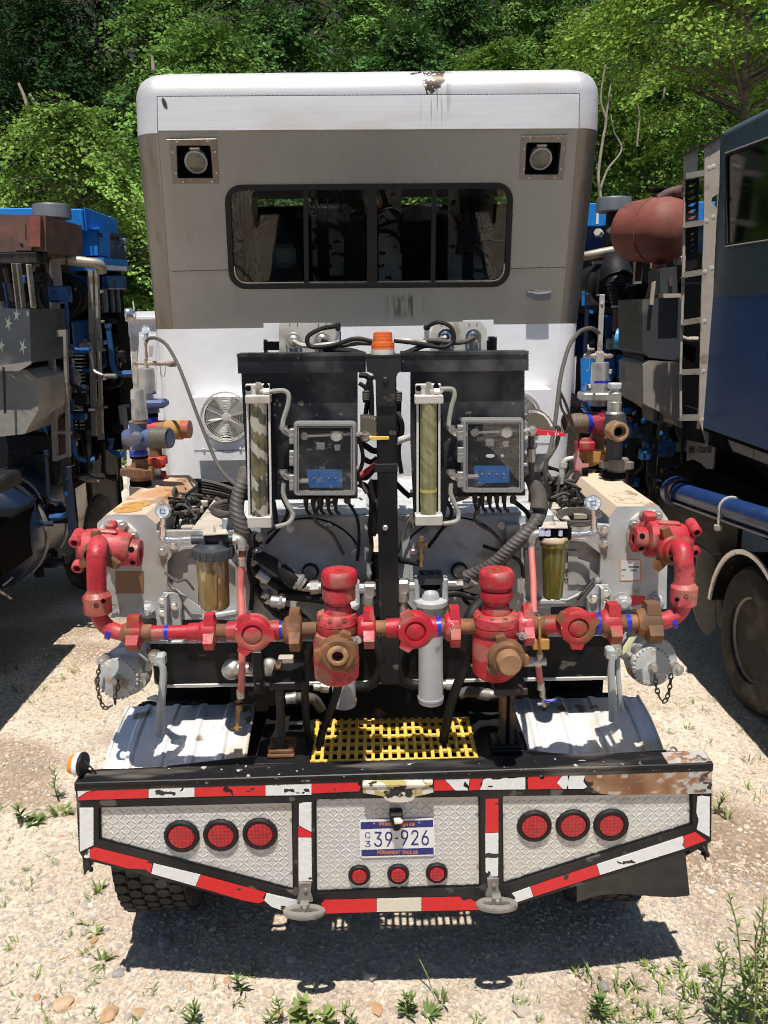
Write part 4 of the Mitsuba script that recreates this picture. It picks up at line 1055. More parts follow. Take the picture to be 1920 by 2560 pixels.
def vlathe(c, x, prof, Y, n=28, X=None):
    """turned part with an upright axis seen at column x; prof: (row, half width) in crop pixels from the bottom up"""
    ym = sum(q[0] for q in prof) / len(prof)
    o = P(c, x, ym, Y)
    zz = [(P(c, x, y, Y)[2], sz(c, hw, P(c, x, y, Y))) for y, hw in prof]
    return lathe([o[0], Y, zz[0][0]], [0, 0, 1], [(z - zz[0][0], r) for z, r in zz], n)


def fluid_end(name, c, front, Yb, lab):
    """block with bevelled shoulders; front: its outline in crop pixels at the front"""
    t = hold(TR, name)
    pl = yplane(YF)
    poly = pl.poly(c, front)
    m = pl.slab(poly, Yb - YF, -(Yb - YF))
    nz = m.face_normals
    cz = m.triangles_center
    topf = (nz[:, 2] > 0.3)
    a = trimesh.Trimesh(m.vertices, m.faces[~topf], process=False)
    b = trimesh.Trimesh(m.vertices, m.faces[topf], process=False)
    b.remove_unreferenced_vertices(); a.remove_unreferenced_vertices()
    add(t, 'block', a, GREYP, False)
    add(t, 'oily_top', b, OILY, False)
    say(t, lab)
    return t, poly


feL, polyL = fluid_end('fluid_end', KG, [(228, 300), (290, 240), (560, 238), (640, 305), (640, 955), (300, 945), (230, 900)], 1.38, 'grey block with a rusty oil stained top, left pump')
feR, polyR = fluid_end('fluid_end', KI, [(745, 215), (790, 152), (1030, 150), (1084, 225), (1074, 742), (745, 748)], 1.38, 'grey block with a tan oil stained top, right pump')
zfl, zfr = polyL.bounds[3], polyR.bounds[3]
RING = pbr('orange_rust_stain', (0.42, 0.22, 0.06), 0.75)
for t, c, pts, z in ((feL, KG, ((500, 172), (440, 205)), zfl), (feR, KI, ((855, 120), (815, 85)), zfr)):
    for x, y in pts:
        o = PZ(c, x, y, z)
        add(t, 'valve_cover', cat(ring(o + [0, 0, -0.002], [0, 0, 1], 0.034, 0.062, 0.005), lathe(o + [0, 0, -0.002], [0, 0, 1], [(0, 0.03), (0.004, 0.028), (0.0045, 0)], 20)), RING if t == feL else OILY)
for t, c, cx, cy, r, bl_ in ((feL, KG, 375, 425, 152, [(430, 325), (505, 400), (330, 840), (580, 890)]), (feR, KI, 965, 290, 122, [(910, 215), (1000, 200), (1110, 230)])):
    o = P(c, cx, cy, YF)
    R = sz(c, r, o)
    add(t, 'face_flange', lathe(o, [0, -1, 0], [(0, R), (0.014, R), (0.018, R * 0.97), (0.018, R * 0.5)], 36), pbr('flaking_white_paint', worn((0.58, 0.57, 0.52), (0.30, 0.26, 0.20), 13, 0.52, 0.1, 0.1), 0.6) if 'flaking_white_paint' not in scene else 'flaking_white_paint')
    for k in range(8):
        a = k * math.pi / 4 + 0.35
        add(t, 'flange_stud', bolt(o + [math.cos(a) * R * 0.84, -0.018, math.sin(a) * R * 0.84], [0, -1, 0], 0.017, 0.018, 0.003), STEEL)
for t, c, x, y, r in ((feL, KG, 583, 893, 48), (feR, KI, 815, 698, 42), (feL, KG, 335, 900, 40), (feR, KI, 1015, 690, 36)):
    o = P(c, x, y, YF)
    R = sz(c, r, o)
    add(t, 'big_nut', cat(bolt(o + [0, -0.003, 0], [0, -1, 0], R * 1.0, 0.028, 0.005), lathe(o + [0, -0.03, 0], [0, -1, 0], [(0, R * 0.62), (0.014, R * 0.6), (0.018, R * 0.5)], 20)), GREY)
pl = yplane(YF)
add(feL, 'brown_label', pl.slab(pl.poly(KG, [(355, 630), (553, 630), (553, 783), (357, 783)]), 0.0015, 0.0005), pbr('brown_label_film', (0.17, 0.085, 0.04), 0.5))
w_ = pl.poly(KI, [(805, 456), (925, 458), (925, 580), (805, 580)])
add(feR, 'white_label', pl.slab(w_, 0.0012, 0.0005), pbr('label_white', (0.52, 0.53, 0.52), 0.5))
add(feR, 'label_border', pl.slab(w_.difference(w_.buffer(-0.003)), 0.0008, 0.0015), ORANGE)
add(feR, 'label_print', pl.slab(unary_union([pl.poly(KI, q) for q in ([(855, 494), (915, 496), (915, 506), (855, 504)], [(866, 514), (902, 515), (902, 525), (866, 524)], [(815, 512), (840, 513), (840, 521), (815, 520)], [(814, 550), (830, 550), (830, 553), (814, 553)])]), 0.0006, 0.0018), pbr('label_ink', (0.12, 0.13, 0.13), 0.6))
add(feR, 'red_sticker', pl.slab(pl.poly(KI, [(862, 662), (950, 668), (950, 712), (862, 728)]), 0.001, 0.0005), pbr('red_sticker_film', (0.55, 0.02, 0.03), 0.4))

# power ends between the fluid ends
for s, (c, x0, x1, ytop, ybot, ci_, bolts, plates) in enumerate((
        (KF, -20, 760, 1108, 1660, (440, 1395, 292), [(540, 1152), (343, 1165), (682, 1287), (190, 1260)], None),
        (KF, 890, 1700, 1100, 1640, (1192, 1392, 292), [(1310, 1143), (1440, 1148), (1452, 1272), (980, 1282)], None))):
    t = hold(TR, 'power_end')
    a, b = P(c, x0, ytop, YF), P(c, x1, ybot, YF)
    pl = yplane(YF + 0.02)
    add(t, 'housing', rbox([a[0], YF + 0.02, b[2]], [b[0], 1.40, a[2]], 0.012), GREYP)
    o = P(c, ci_[0], ci_[1], YF + 0.02)
    R = sz(c, ci_[2], o)
    add(t, 'round_cover', lathe(o, [0, -1, 0], [(0, R), (0.010, R), (0.013, R * 0.985), (0.013, 0)], 56), GREYP)
    add(t, 'cover_seal', torus(o + [0, -0.001, 0], [0, -1, 0], R * 1.006, 0.004, 56, 6), DARK)
    for x, y in bolts:
        add(t, 'cover_bolt', bolt(P(c, x, y, YF + 0.006), [0, -1, 0], 0.013, 0.012, 0.003), ZINC)
    # flat frame strip along the centre post
    xe0, xe1 = (705, 762) if s == 0 else (892, 962)
    pq = pl.poly(c, [(xe0, 1095), (xe1, 1090), (xe1 + (0 if s else 2), 1420), (xe0, 1420)])
    add(t, 'edge_plate', pl.slab(pq, 0.02, 0.002), GREYP)
    xb = xe1 - 4 if s == 0 else xe0 + 2
    for k in range(6):
        add(t, 'edge_stud', lathe(P(c, xb, 1108 + k * 58, YF - 0.005), [1 if s == 0 else -1, -0.5, 0], [(0, 0.006), (0.008, 0.006), (0.010, 0.003)], 8), ZINC)
    # sight plug with its dark rim, at the foot of the cover
    cx, cy = ((180, 185) if s == 0 else (1062, 180))
    o = P(KH, cx, cy, YF - 0.002)
    R = sz(KH, 50, o)
    add(t, 'sight_plug', cat(lathe(o, [0, -1, 0], [(0, R * 0.78), (0.022, R * 0.78), (0.026, R * 0.7), (0.026, 0)], 22)), STEEL)
    add(t, 'plug_rim', ring(o + [0, 0.004, 0], [0, -1, 0], R * 0.8, R, 0.012), RUBBER)
pl = yplane(YF + 0.0195)
for c, q in ((KG, [(1500, 270), (1640, 330), (1640, 640), (1560, 690), (1480, 560)]),):
    pass
# side castings between cover and fluid end, with their openings
SIDE = yplane(YF - 0.008)
lp_ = SIDE.poly(KG, [(636, 355), (745, 350), (905, 350), (1250, 350), (1310, 420), (1330, 700), (1290, 960), (640, 960)])
lo_ = SIDE.poly(KG, [(760, 500), (850, 470), (1010, 470), (1190, 600), (1190, 900), (960, 940), (745, 745), (720, 690), (720, 560)], 0.01)
rp_ = SIDE.poly(KI, [(150, 260), (520, 240), (640, 250), (748, 260), (748, 745), (560, 720), (150, 740)])
ro_ = SIDE.poly(KI, [(250, 345), (330, 330), (600, 350), (690, 420), (684, 560), (600, 640), (500, 690), (250, 690)], 0.01)
for c, body, hole in ((KG, lp_, lo_), (KI, rp_, ro_)):
    t = hold(TR, 'side_casting')
    add(t, 'web', SIDE.slab(body.difference(hole), 0.022, -0.012), GREYP)
    back = yplane(YF + 0.016)
    add(t, 'back_plate', back.slab(body, 0.003), GREYP)
    rim = hole.buffer(0.012).difference(hole)
    add(t, 'opening_rim', SIDE.slab(rim.intersection(body), 0.006, 0.010), GREYP)
for pts, c in (([(860, 530), (930, 530), (930, 930), (865, 870)], KG), ([(505, 405), (560, 405), (560, 598), (505, 598)], KI), ([(255, 400), (345, 400), (345, 520), (255, 540)], KI), ([(520, 440), (628, 470), (628, 600), (565, 600)], KI)):
    tp('casting_pad', yplane(YF + 0.012).slab(yplane(YF + 0.012).poly(c, pts, 0.006), 0.01), GREYP)
CAST = yplane(YF + 0.006)
tp('cast_lettering', cat(text_on(CAST, KI, 486, 548, 566, 536, 'om'), text_on(CAST, KI, 215, 285, 590, 545, 'www'), text_on(CAST, KI, 232, 330, 600, 572, '62')), GREY, False)
# straps and bracket plates with bolts below the filters
for c, plate, rib, bolts, arm in ((KG, [(648, 1015), (648, 830), (690, 775), (790, 775), (818, 840), (818, 1015)], [(716, 775), (732, 775), (732, 1020), (716, 1020)], [(690, 823), (770, 860), (690, 905)], [(740, 762), (770, 755), (950, 890), (950, 930), (880, 925), (820, 850)]),
                                  (KI, [(610, 800), (610, 675), (665, 600), (735, 600), (746, 640), (746, 800)], [(676, 600), (694, 600), (694, 800), (676, 800)], [(648, 672), (714, 640), (712, 705)], [(560, 700), (570, 665), (668, 560), (678, 575), (610, 680)])):
    t = hold(TR, 'mounting_bracket')
    bp = yplane(YF - 0.03)
    add(t, 'plate', bp.slab(bp.poly(c, plate), 0.016), GREY)
    add(t, 'rib', bp.slab(bp.poly(c, rib), 0.045, 0.016), GREY)
    add(t, 'arm', bp.slab(bp.poly(c, arm), 0.012, -0.012), GREY)
    for x, y in bolts:
        add(t, 'bolt', bolt(bp.at(c, x, y, 0.016), [0, -1, 0], sz(c, 24, bp.at(c, x, y)), 0.014, 0.003), ZINC)
for c, pts in ((KG, [(682, 490), (760, 450)]), (KI, [(712, 285), (712, 362)])):
    for x, y in pts:
        tp('casting_bolt', bolt(P(c, x, y, YF - 0.02), [0, -1, 0], 0.016, 0.016, 0.004), ZINC)
# black crossbeam below the pumps, from side to side
a, b = P(KW, 325, 1388, 0.46), P(KW, 1335, 1462, 0.46)
tp('pump_support_beam', rbox([a[0], 0.46, b[2]], [b[0], 0.60, a[2]], 0.008), BLACK)
tp('beam_top_flange', rbox([a[0], 0.44, a[2]], [b[0], 0.62, a[2] + 0.012], 0.003), GREY)
tp('beam_foot_strip', rbox([a[0] + 0.05, 0.455, b[2] - 0.012], [b[0] - 0.05, 0.47, b[2] + 0.004], 0.002), ALU)
for s in (0, 1):
    x0, x1 = (a[0], P(KW, 690, 1400, 0.6)[0]) if s == 0 else (P(KW, 960, 1400, 0.6)[0], b[0])
    tp('pump_skid', rbox([x0, 0.62, b[2] + 0.02], [x1, 1.45, a[2] - 0.002], 0.006), DARK)
tp('splash_wall', rbox([a[0] - 0.24, 1.36, 0.30], [b[0] + 0.20, 1.38, a[2] - 0.05], 0.004), DARK)  # black sheet added to stand for the shade behind the wheels
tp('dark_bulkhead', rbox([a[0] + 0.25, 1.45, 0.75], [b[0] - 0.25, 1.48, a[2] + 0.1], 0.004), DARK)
tp('sump_box', rbox([P(KW, 600, 1500, .75)[0], 0.72, 0.80], [P(KW, 1090, 1500, .75)[0], 1.3, a[2]], 0.01), BLACK)

# plunger bays: slats between the power end and the fluid end, top covers, cables
for c, rows, cover in ((KG, [((742, 335), (900, 330)), ((765, 290), (912, 285)), ((795, 245), (935, 235)), ((845, 205), (968, 193)), ((880, 165), (1000, 152)), ((905, 135), (1010, 122))], [(880, 350), (1175, 352), (1160, 180), (1040, 140)]),
                       (KI, [((640, 205), (500, 200)), ((615, 178), (450, 165)), ((560, 148), (415, 132)), ((520, 120), (385, 108))], [(290, 238), (520, 232), (420, 110), (345, 100)])):
    t = hold(TR, 'plunger_bay')
    for (xa, ya), (xb, yb) in rows:
        zz = 1.93
        p, q = PZ(c, xa, ya, zz), PZ(c, xb, yb, zz)
        p[1] = q[1] = (p[1] + q[1]) / 2
        add(t, 'slat', rbox(np.minimum(p, q) + [0, -0.014, -0.022], np.maximum(p, q) + [0, 0.02, 0.012], 0.006), BEIGE)
    v = [PZ(c, x, y, 1.945) for x, y in cover]
    add(t, 'top_cover', hull([q + [0, 0, d] for q in v for d in (-0.008, 0.004)]), BEIGE)
    g = np.random.default_rng(5)
    ms = []
    for k in range(22):
        if c is KG:
            p = PZ(c, g.uniform(740, 880), g.uniform(110, 260), 1.98)
        else:
            p = PZ(c, g.uniform(400, 610), g.uniform(20, 150), 1.98)
        pts = [p + g.normal(size=3) * [0.05, 0.07, 0.03] + [0, 0, 0.02] for _ in range(4)]
        ms.append(tube(pts, 0.006 + 0.004 * g.random(), n=6, k=6))
    add(t, 'cable_tangle', cat(ms[:12]), RUBBER)
    add(t, 'dusty_cable_tangle', cat(ms[12:]), DUSTY)
    add(t, 'floor', hull([PZ(c, x, y, 1.86) for x, y in (((630, 380), (960, 380), (960, 40), (760, 40)) if c is KG else ((760, 260), (380, 250), (380, 0), (560, 0)))] + [PZ(c, x, y, 1.85) for x, y in (((630, 380), (960, 380)) if c is KG else ((760, 260), (380, 250)))]), DARK)
# bundle of hoses between the cab and the left pump, and a dark tangle to the right
g = np.random.default_rng(8)
for k in range(9):
    y0 = 1740 + k * 26
    tp('lubrication_hose', tube([P(KQ, 600 + 30 * k, y0 + 130, 1.25), P(KQ, 760 + 15 * k, y0 + 30, 1.35), P(KQ, 930, y0 + 10 + 4 * k, 1.4), P(KQ, 1150, y0 + 60, 1.35), P(KQ, 1380, y0 + 150 - 6 * k, 1.2)], 0.011, n=7, k=6), RUBBER if k % 3 else DUSTY)
for k in range(9):
    pts = [P(KR, g.uniform(250, 420), 1560 + g.uniform(-80, 100), 1.3), P(KR, g.uniform(300, 560), g.uniform(1660, 1800), 1.3), P(KR, g.uniform(330, 620), g.uniform(1750, 1950), 1.2), P(KR, g.uniform(200, 420), g.uniform(1800, 1980), 1.1)]
    tp('lubrication_hose', tube(pts, 0.007 + 0.004 * g.random(), n=7, k=6), DUSTY if k % 2 else RUBBER)
for k, (x0, x1) in enumerate(((410, 800), (870, 1300))):
    tp('pump_top_pipework', cat(*[tube([P(KF, x0 + (x1 - x0) * u, 990 + 40 * g.random(), 0.9 + 0.3 * g.random()), P(KF, x0 + (x1 - x0) * u + g.normal() * 60, 1050 + g.normal() * 20, 0.8), P(KF, x0 + (x1 - x0) * u + g.normal() * 80, 1095, 0.7)], 0.012, n=6, k=5) for u in np.linspace(0, 1, 14)]), RUBBER)
    tp('pump_top_block', rbox(P(KF, x0, 1000, 1.0), P(KF, x1, 1090, 0.8), 0.02), DARK)

# ---------------------------------------------------------------- the gauge stand with its beacon
YP = 0.34
STAND = hold(TR, 'instrument_stand')
say(STAND, 'black steel stand carrying gauges, clear boxes and an amber beacon')
PPL = yplane(YP)


def st(name, mesh, mat, smooth=35):
    return add(STAND, name, mesh, mat, smooth)


DUSTB = pbr('dusty_black_steel', lambda p, n, uv: mix(mix((0.008, 0.009, 0.013), (0.085, 0.085, 0.085), smoothstep(0.42, 0.72, fbm(p.x * 7, p.y * 7, p.z * 5, 4)) * smoothstep(2.1, 2.65, p.z) * 0.9), (0.16, 0.155, 0.14), smoothstep(0.74, 0.80, fbm(p.x * 26, p.y * 20, p.z * 22, 3)) * 0.7), 0.42, specular=0.3)
for pts in ([(76, 272), (735, 266), (735, 350), (80, 357)], [(915, 264), (1570, 257), (1572, 342), (915, 350)]):
    q = [PPL.at(KF, *p) for p in pts]
    st('top_beam', hull([p + [0, dy, 0] for p in q for dy in (-0.035, 0.06)] + [p + [0, dy, 0] for p in q for dy in (-0.04, 0.065)][2:2]), DUSTB)
    st('beam_cap', hull([q[i] + [0, dy, dz] for i in (0, 1) for dy in (-0.042, 0.068) for dz in (0.0, 0.012)]), DUSTB)
for pts in ([(88, 355), (693, 350), (693, 985), (262, 1000), (285, 1142), (130, 1152), (105, 700)], [(966, 348), (1560, 343), (1560, 985), (1170, 985), (1140, 1148), (985, 1152), (966, 700)]):
    st('back_plate', PPL.slab(PPL.poly(KF, pts), 0.006, -0.012), DUSTB)
for x0, x1, y in ((88, 693, 1000), (966, 1560, 985)):
    a, b = P(KF, x0, y - 16, YP + 0.02), P(KF, x1, y + 6, YP + 0.02)
    st('bottom_rail', rbox([a[0], YP + 0.008, b[2]], [b[0], YP + 0.05, a[2]], 0.003), BLACK)
a, b = P(KF, 786, 380, YP), P(KF, 892, 380, YP)
zt_, zb_ = P(KF, 840, 265, YP)[2], P(KW, 835, 1470, YP)[2]
st('post', rbox([a[0], YP - 0.045, zb_], [b[0], YP + 0.045, zt_ - 0.01], 0.006), BLACK)
st('post_flare', PPL.slab(PPL.poly(KF, [(735, 270), (915, 268), (912, 345), (898, 355), (884, 400), (884, 520), (790, 520), (788, 400), (770, 355), (740, 345)]), 0.012, 0.046), BLACK)
st('post_cap', hull([P(KF, x, y, YP) + [0, dy, 0] for x, y in ((722, 262), (918, 260), (735, 272), (905, 270)) for dy in (-0.06, 0.06)]), BLACK)
st('post_band', rbox(P(KF, 780, 830, YP - 0.047), P(KF, 898, 850, YP + 0.047), 0.002), RUBBER)
for y in (395, 1160):
    st('post_bolt', bolt(P(KF, 836, y, YP - 0.046 - (0.012 if y < 500 else 0)), [0, -1, 0], 0.012, 0.008), STEEL if y > 500 else BLACK)
# beacon
o = P(KF, 824, 255, YP - 0.01)
s = sz(KF, 1, o)
bc = hold(TR, 'beacon')
say(bc, 'orange flashing beacon on the stand')
add(bc, 'base', lathe(o, [0, 0, 1], [(-0.012, 62 * s), (0.0, 64 * s), (22 * s, 60 * s)], 28), ALU)
add(bc, 'cable_boss', lathe(o + [0, 0, -0.02], [0, 0, 1], [(0, 52 * s), (0.02, 58 * s)], 20), RUBBER)
AMBER = pbr('beacon_amber', (0.62, 0.115, 0.012), 0.3, clearcoat=0.8, bump=lambda p, n, uv: dr.sin(p.z * 500), bscale=0.0006, eps=8e-4)
add(bc, 'lens', lathe(o, [0, 0, 1], [(22 * s, 61 * s), (52 * s, 60 * s), (53 * s, 54 * s), (60 * s, 51 * s), (98 * s, 49 * s), (106 * s, 45 * s), (109 * s, 30 * s), (109 * s, 0)], 36), AMBER)
# gauge plates behind the top beam
YG_ = YP + 0.10
GP = yplane(YG_)
for x0, sgn, plate, holes, bx in ((200, 1, [(285, 105), (300, 98), (555, 98), (578, 130), (580, 268), (287, 266)], [(362, 190), (510, 185)], (200, 300)),
                                  (1068, -1, [(1070, 150), (1100, 95), (1330, 90), (1360, 130), (1362, 255), (1070, 258)], [(1148, 170), (1290, 172)], (1300, 1400))):
    t = hold(TR, 'gauge_plate')
    pp = GP.poly(KF, plate)
    add(t, 'plate', GP.slab(pp, 0.006), ALU)
    yb0 = 100 if sgn > 0 else 82
    bb = GP.poly(KF, [(bx[0], yb0), (bx[1] + 180 * (sgn > 0) - 0, yb0), (bx[1] + 180 * (sgn > 0), yb0 + 85), (bx[0], yb0 + 85)] if sgn > 0 else [(1245, 84), (1402, 82), (1404, 165), (1245, 170)])
    add(t, 'bent_bracket', GP.slab(bb, 0.02, -0.05), WHITE)
    xb = 203 if sgn > 0 else 1375
    add(t, 'support', rbox(P(KF, xb, 170, YG_ + 0.04), P(KF, xb + 28, 275, YG_ + 0.10), 0.003), BLACK)
    add(t, 'dark_gap', GP.slab(GP.poly(KF, [(xb, 195), (xb + 85, 195), (xb + 85, 240), (xb, 240)] if sgn > 0 else [(1362, 190), (1400, 190), (1400, 240), (1362, 240)]), 0.02, -0.03), DARK)
    for k, (x, y) in enumerate(holes):
        o = GP.at(KF, x, y, 0.008)
        R = sz(KF, 42, o)
        add(t, 'pressure_port', cat(ring(o, [0, -1, 0], R * 0.72, R, 0.014), lathe(o, [0, -1, 0], [(0, R * 0.75), (0.012, R * 0.72), (0.02, R * 0.45), (0.028, R * 0.42), (0.028, 0)], 24)), CHROME if sgn < 0 else STEEL)
        add(t, 'clamp_fork', cat(*[obox(o + [d * R * 0.9, -0.006, -R * 1.0], [1, 0, 0], [0, 1, 0], 0.008, 0.012, 0.03, 0.002) for d in (-0.7, 0, 0.7)]), STEEL)
        for d in (-20, 20):
            add(t, 'index_mark', GP.slab(GP.poly(KF, [(x + d - 2, 100), (x + d + 2, 100), (x + d + 2, 118), (x + d - 2, 118)]), 0.0006, 0.0062), RUBBER)
        xe = x + 170 * sgn if sgn > 0 else x - 110
        tp('gauge_lead', tube([o + [0, -0.03, 0], P(KF, x + 45 * sgn, y + 25, YG_ - 0.05), P(KF, x + 110 * sgn, y + 28, YG_ - 0.07), P(KF, x + 190 * sgn, y + 18, YG_ - 0.08), P(KF, x + 260 * sgn, y + 20, YG_ - 0.06)], 0.009, n=8), ALU if k == 0 else DUSTY)
tp('gauge_cable', tube([P(KF, 580, 115, 0.40), P(KF, 500, 130, 0.37), P(KF, 435, 170, 0.36), P(KF, 450, 220, 0.36), P(KF, 560, 215, 0.35), P(KF, 680, 180, 0.34), P(KF, 770, 195, 0.34)], 0.009, n=8), RUBBER)
tp('gauge_cable', tube([P(KF, 1050, 120, 0.40), P(KF, 1110, 95, 0.37), P(KF, 1175, 120, 0.36), P(KF, 1190, 190, 0.36), P(KF, 1130, 225, 0.35), P(KF, 1000, 205, 0.34), P(KF, 880, 190, 0.34)], 0.008, n=8), RUBBER)
tp('gauge_cable', tube([P(KF, 520, 230, 0.38), P(KF, 600, 240, 0.35), P(KF, 660, 245, 0.34), P(KF, 720, 262, 0.33)], 0.013, n=8), RUBBER)
tp('gauge_cable', tube([P(KF, 925, 262, 0.33), P(KF, 980, 240, 0.34), P(KF, 1040, 215, 0.36), P(KF, 1120, 215, 0.37)], 0.011, n=8), RUBBER)
for x, y0, y1 in ((590, 95, 140), (1050, 110, 135)):
    tp('sensor_plug', cat(rbox(P(KF, x - 14, y0, YG_ - 0.04), P(KF, x + 16, y1, YG_ - 0.005), 0.005)), RUBBER)
    tp('sensor_nut', cyl(P(KF, x + 2, y1, YG_ - 0.022), P(KF, x + 2, y1 + 50, YG_ - 0.022), 0.011, n=6), ZINC)
# wires hanging behind the post
for pts, r in (([(700, 368), (740, 375), (760, 420), (765, 600)], .012), ([(775, 375), (745, 420), (740, 520), (730, 600)], .01), ([(700, 410), (735, 440), (730, 510)], .009), ([(885, 455), (905, 480), (905, 560), (900, 690)], .012), ([(690, 700), (740, 740), (800, 760), (950, 690)], .014), ([(690, 880), (730, 900), (770, 860), (790, 830)], .015),
               ([(700, 930), (745, 960), (775, 1040), (770, 1200)], .016), ([(890, 930), (930, 970), (965, 1000)], .012), ([(720, 800), (760, 820), (795, 800)], .012)):
    tp('wiring_loom', tube([P(KF, x, y, 0.52) for x, y in pts], r, n=7), RUBBER)
for y0 in (455, 460):
    tp('cable_gland', cat(*[torus(P(KF, 735 if y0 == 455 else 905, y0 + 8 * k, 0.50), [0, 0, 1], 0.012, 0.004, 10, 5) for k in range(6)]), DUSTY)
tp('red_valve_handle', cat(tube([P(KF, 710, 890, 0.40), P(KF, 745, 865, 0.39), P(KF, 788, 825, 0.38)], [0.014, 0.014, 0.008], n=8)), RED)
tp('drain_funnel', hull([P(KF, x, y, yy) for x, y in ((745, 930), (770, 1025), (790, 1030), (765, 900)) for yy in (0.40, 0.42)]), DUSTY)
tp('flexible_conduit', tube([P(KF, 830, 722, 0.36), P(KF, 880, 718, 0.36), P(KF, 930, 700, 0.36), P(KF, 965, 690, 0.38)], 0.014, n=10), ALU)

# sight glasses
MOTTLE = pbr('mottled_oil_glass', lambda p, n, uv: mix(mix((0.13, 0.115, 0.055), (0.045, 0.045, 0.03), smoothstep(0.35, 0.6, fbm(p.x * 18, p.y * 18, p.z * 14, 4))), (0.48, 0.46, 0.40), smoothstep(0.52, 0.60, fbm(p.x * 34 + 4, p.y * 34, p.z * 20 + p.x * 14, 4)) * 0.75), 0.18, clearcoat=0.8)
OLIVE = pbr('olive_oil_glass', lambda p, n, uv: mix((0.17, 0.165, 0.070), (0.235, 0.23, 0.12), smoothstep(0.4, 0.6, noise((p.x + p.z) * 60, (p.x - p.z) * 14, 0.0))), 0.16, clearcoat=0.9)
YS = YP - 0.05
for x, w, top, bot, mat, lab in ((178, 44, 505, 1105, MOTTLE, 'sight glass streaked with oil, left'), (1060, 44, 505, 1100, OLIVE, 'sight glass full of clear olive oil, right')):
    t = hold(TR, 'sight_glass')
    say(t, lab)
    xl, dx = x - 60, (10 if x < 500 else 0)
    a, b = P(KF, x, top, YS), P(KF, x + dx, bot, YS)
    r = sz(KF, w, a)
    add(t, 'tube', cyl(a, b, r, n=28), mat)
    if x > 500:
        o = P(KF, 1060, 968, YS)
        add(t, 'oil_level_ring', ring(o + [0, 0, -0.004], [0, 0, 1], r, r + 0.001, 0.012), pbr('yellow_oil_line', (0.42, 0.38, 0.10), 0.3))
    for s in (-1, 1):
        st_x = 56
        add(t, 'tie_rod', cyl(P(KF, x + s * st_x, top - 4, YS - 0.005), P(KF, x + dx + s * st_x, bot + 4, YS - 0.005), sz(KF, 6.5, a), n=10), pbr('rod_white', (0.62, 0.62, 0.60), 0.35) if 'rod_white' not in scene else 'rod_white')
    for (y0, y1, hw) in ((475, 508, 71), (1098 if x > 500 else 1106, 1128 if x > 500 else 1140, 68)):
        d = dx if y0 > 800 else 0
        add(t, 'end_block', rbox(P(KF, x - hw + d, y0, YS - 0.035) , P(KF, x + hw + d, y1, YS + 0.03), 0.003), ALU)
    add(t, 'top_plate', rbox(P(KF, x - 68, 415, YS + 0.012), P(KF, x + 64, 474, YS + 0.03), 0.003), ALU)
    for bx, by in ((x - 52, 437), (x + 40, 425)):
        add(t, 'top_bolt', bolt(P(KF, bx, by, YS + 0.010), [0, -1, 0], 0.012, 0.010), DARK)
    o = P(KF, x, 448, YS - 0.005)
    add(t, 'valve_stem', cat(cyl(P(KF, x, 405, YS - 0.01), P(KF, x, 470, YS - 0.01), 0.011, n=10), obox(P(KF, x - 5, 425, YS - 0.015), [1, 0, 0.5], [0, 1, 0], 0.035, 0.008, 0.008, 0.002), cyl(P(KF, x, 450, YS - 0.01), P(KF, x + 75, 452, YS - 0.01), 0.010, 0.008, n=8), cyl(P(KF, x + 28, 452, YS - 0.01), P(KF, x + 58, 452, YS - 0.01), 0.013, n=6)), STEEL)
    k = 0 if x < 500 else 870
    add(t, 'upper_tube_line', tube([P(KF, 250 + k, 452 - (10 if k else 0), YS - 0.01), P(KF, 310 + k, 450 - (8 if k else 0), YS), P(KF, 335 + k - (10 if k else 0), 475, YS), P(KF, 330 + k - (20 if k else 0), 530, YS), P(KF, 308 + k - 10 * (k > 0), 600, YS), P(KF, 305 + k - 10 * (k > 0), 640, YS)], 0.0095, n=9), pbr('cloudy_hose', (0.30, 0.30, 0.27), 0.35) if 'cloudy_hose' not in scene else 'cloudy_hose')
    kk = 0 if x < 500 else 868
    add(t, 'lower_tube_line', tube([P(KF, 310 + kk, 930, YS), P(KF, 308 + kk, 985, YS), P(KF, 330 + kk, 1040, YS), P(KF, 358 + kk - 10 * (kk > 0), 1090, YS), P(KF, 335 + kk, 1135 - 8 * (kk > 0), YS - 0.01), P(KF, 270 + kk, 1155 - 16 * (kk > 0), YS - 0.01)], 0.0095, n=9), 'cloudy_hose')
    for yy in (675, 905):
        q = P(KF, 312 + kk - 4, yy, YS)
        add(t, 'elbow_fitting', cat(elbow(q + [0, 0, 0.03], q, q + [0.06, 0.01, 0.0], 0.015, n=10), cyl(q + [0.025, 0.005, 0], q + [0.04, 0.008, 0], 0.02, n=6), cyl(q + [0, 0, 0.02], q + [0, 0, 0.035], 0.019, n=6)), ZINC)
# clear boxes with fittings inside
def dusty_film(p, n, uv):
    return 0.06 + 0.10 * smoothstep(0.4, 0.7, fbm(p.x * 9, p.y * 9, p.z * 9, 3)) + 0.22 * smoothstep(0.66, 0.74, fbm(p.x * 40, p.y * 40, p.z * 40, 3))


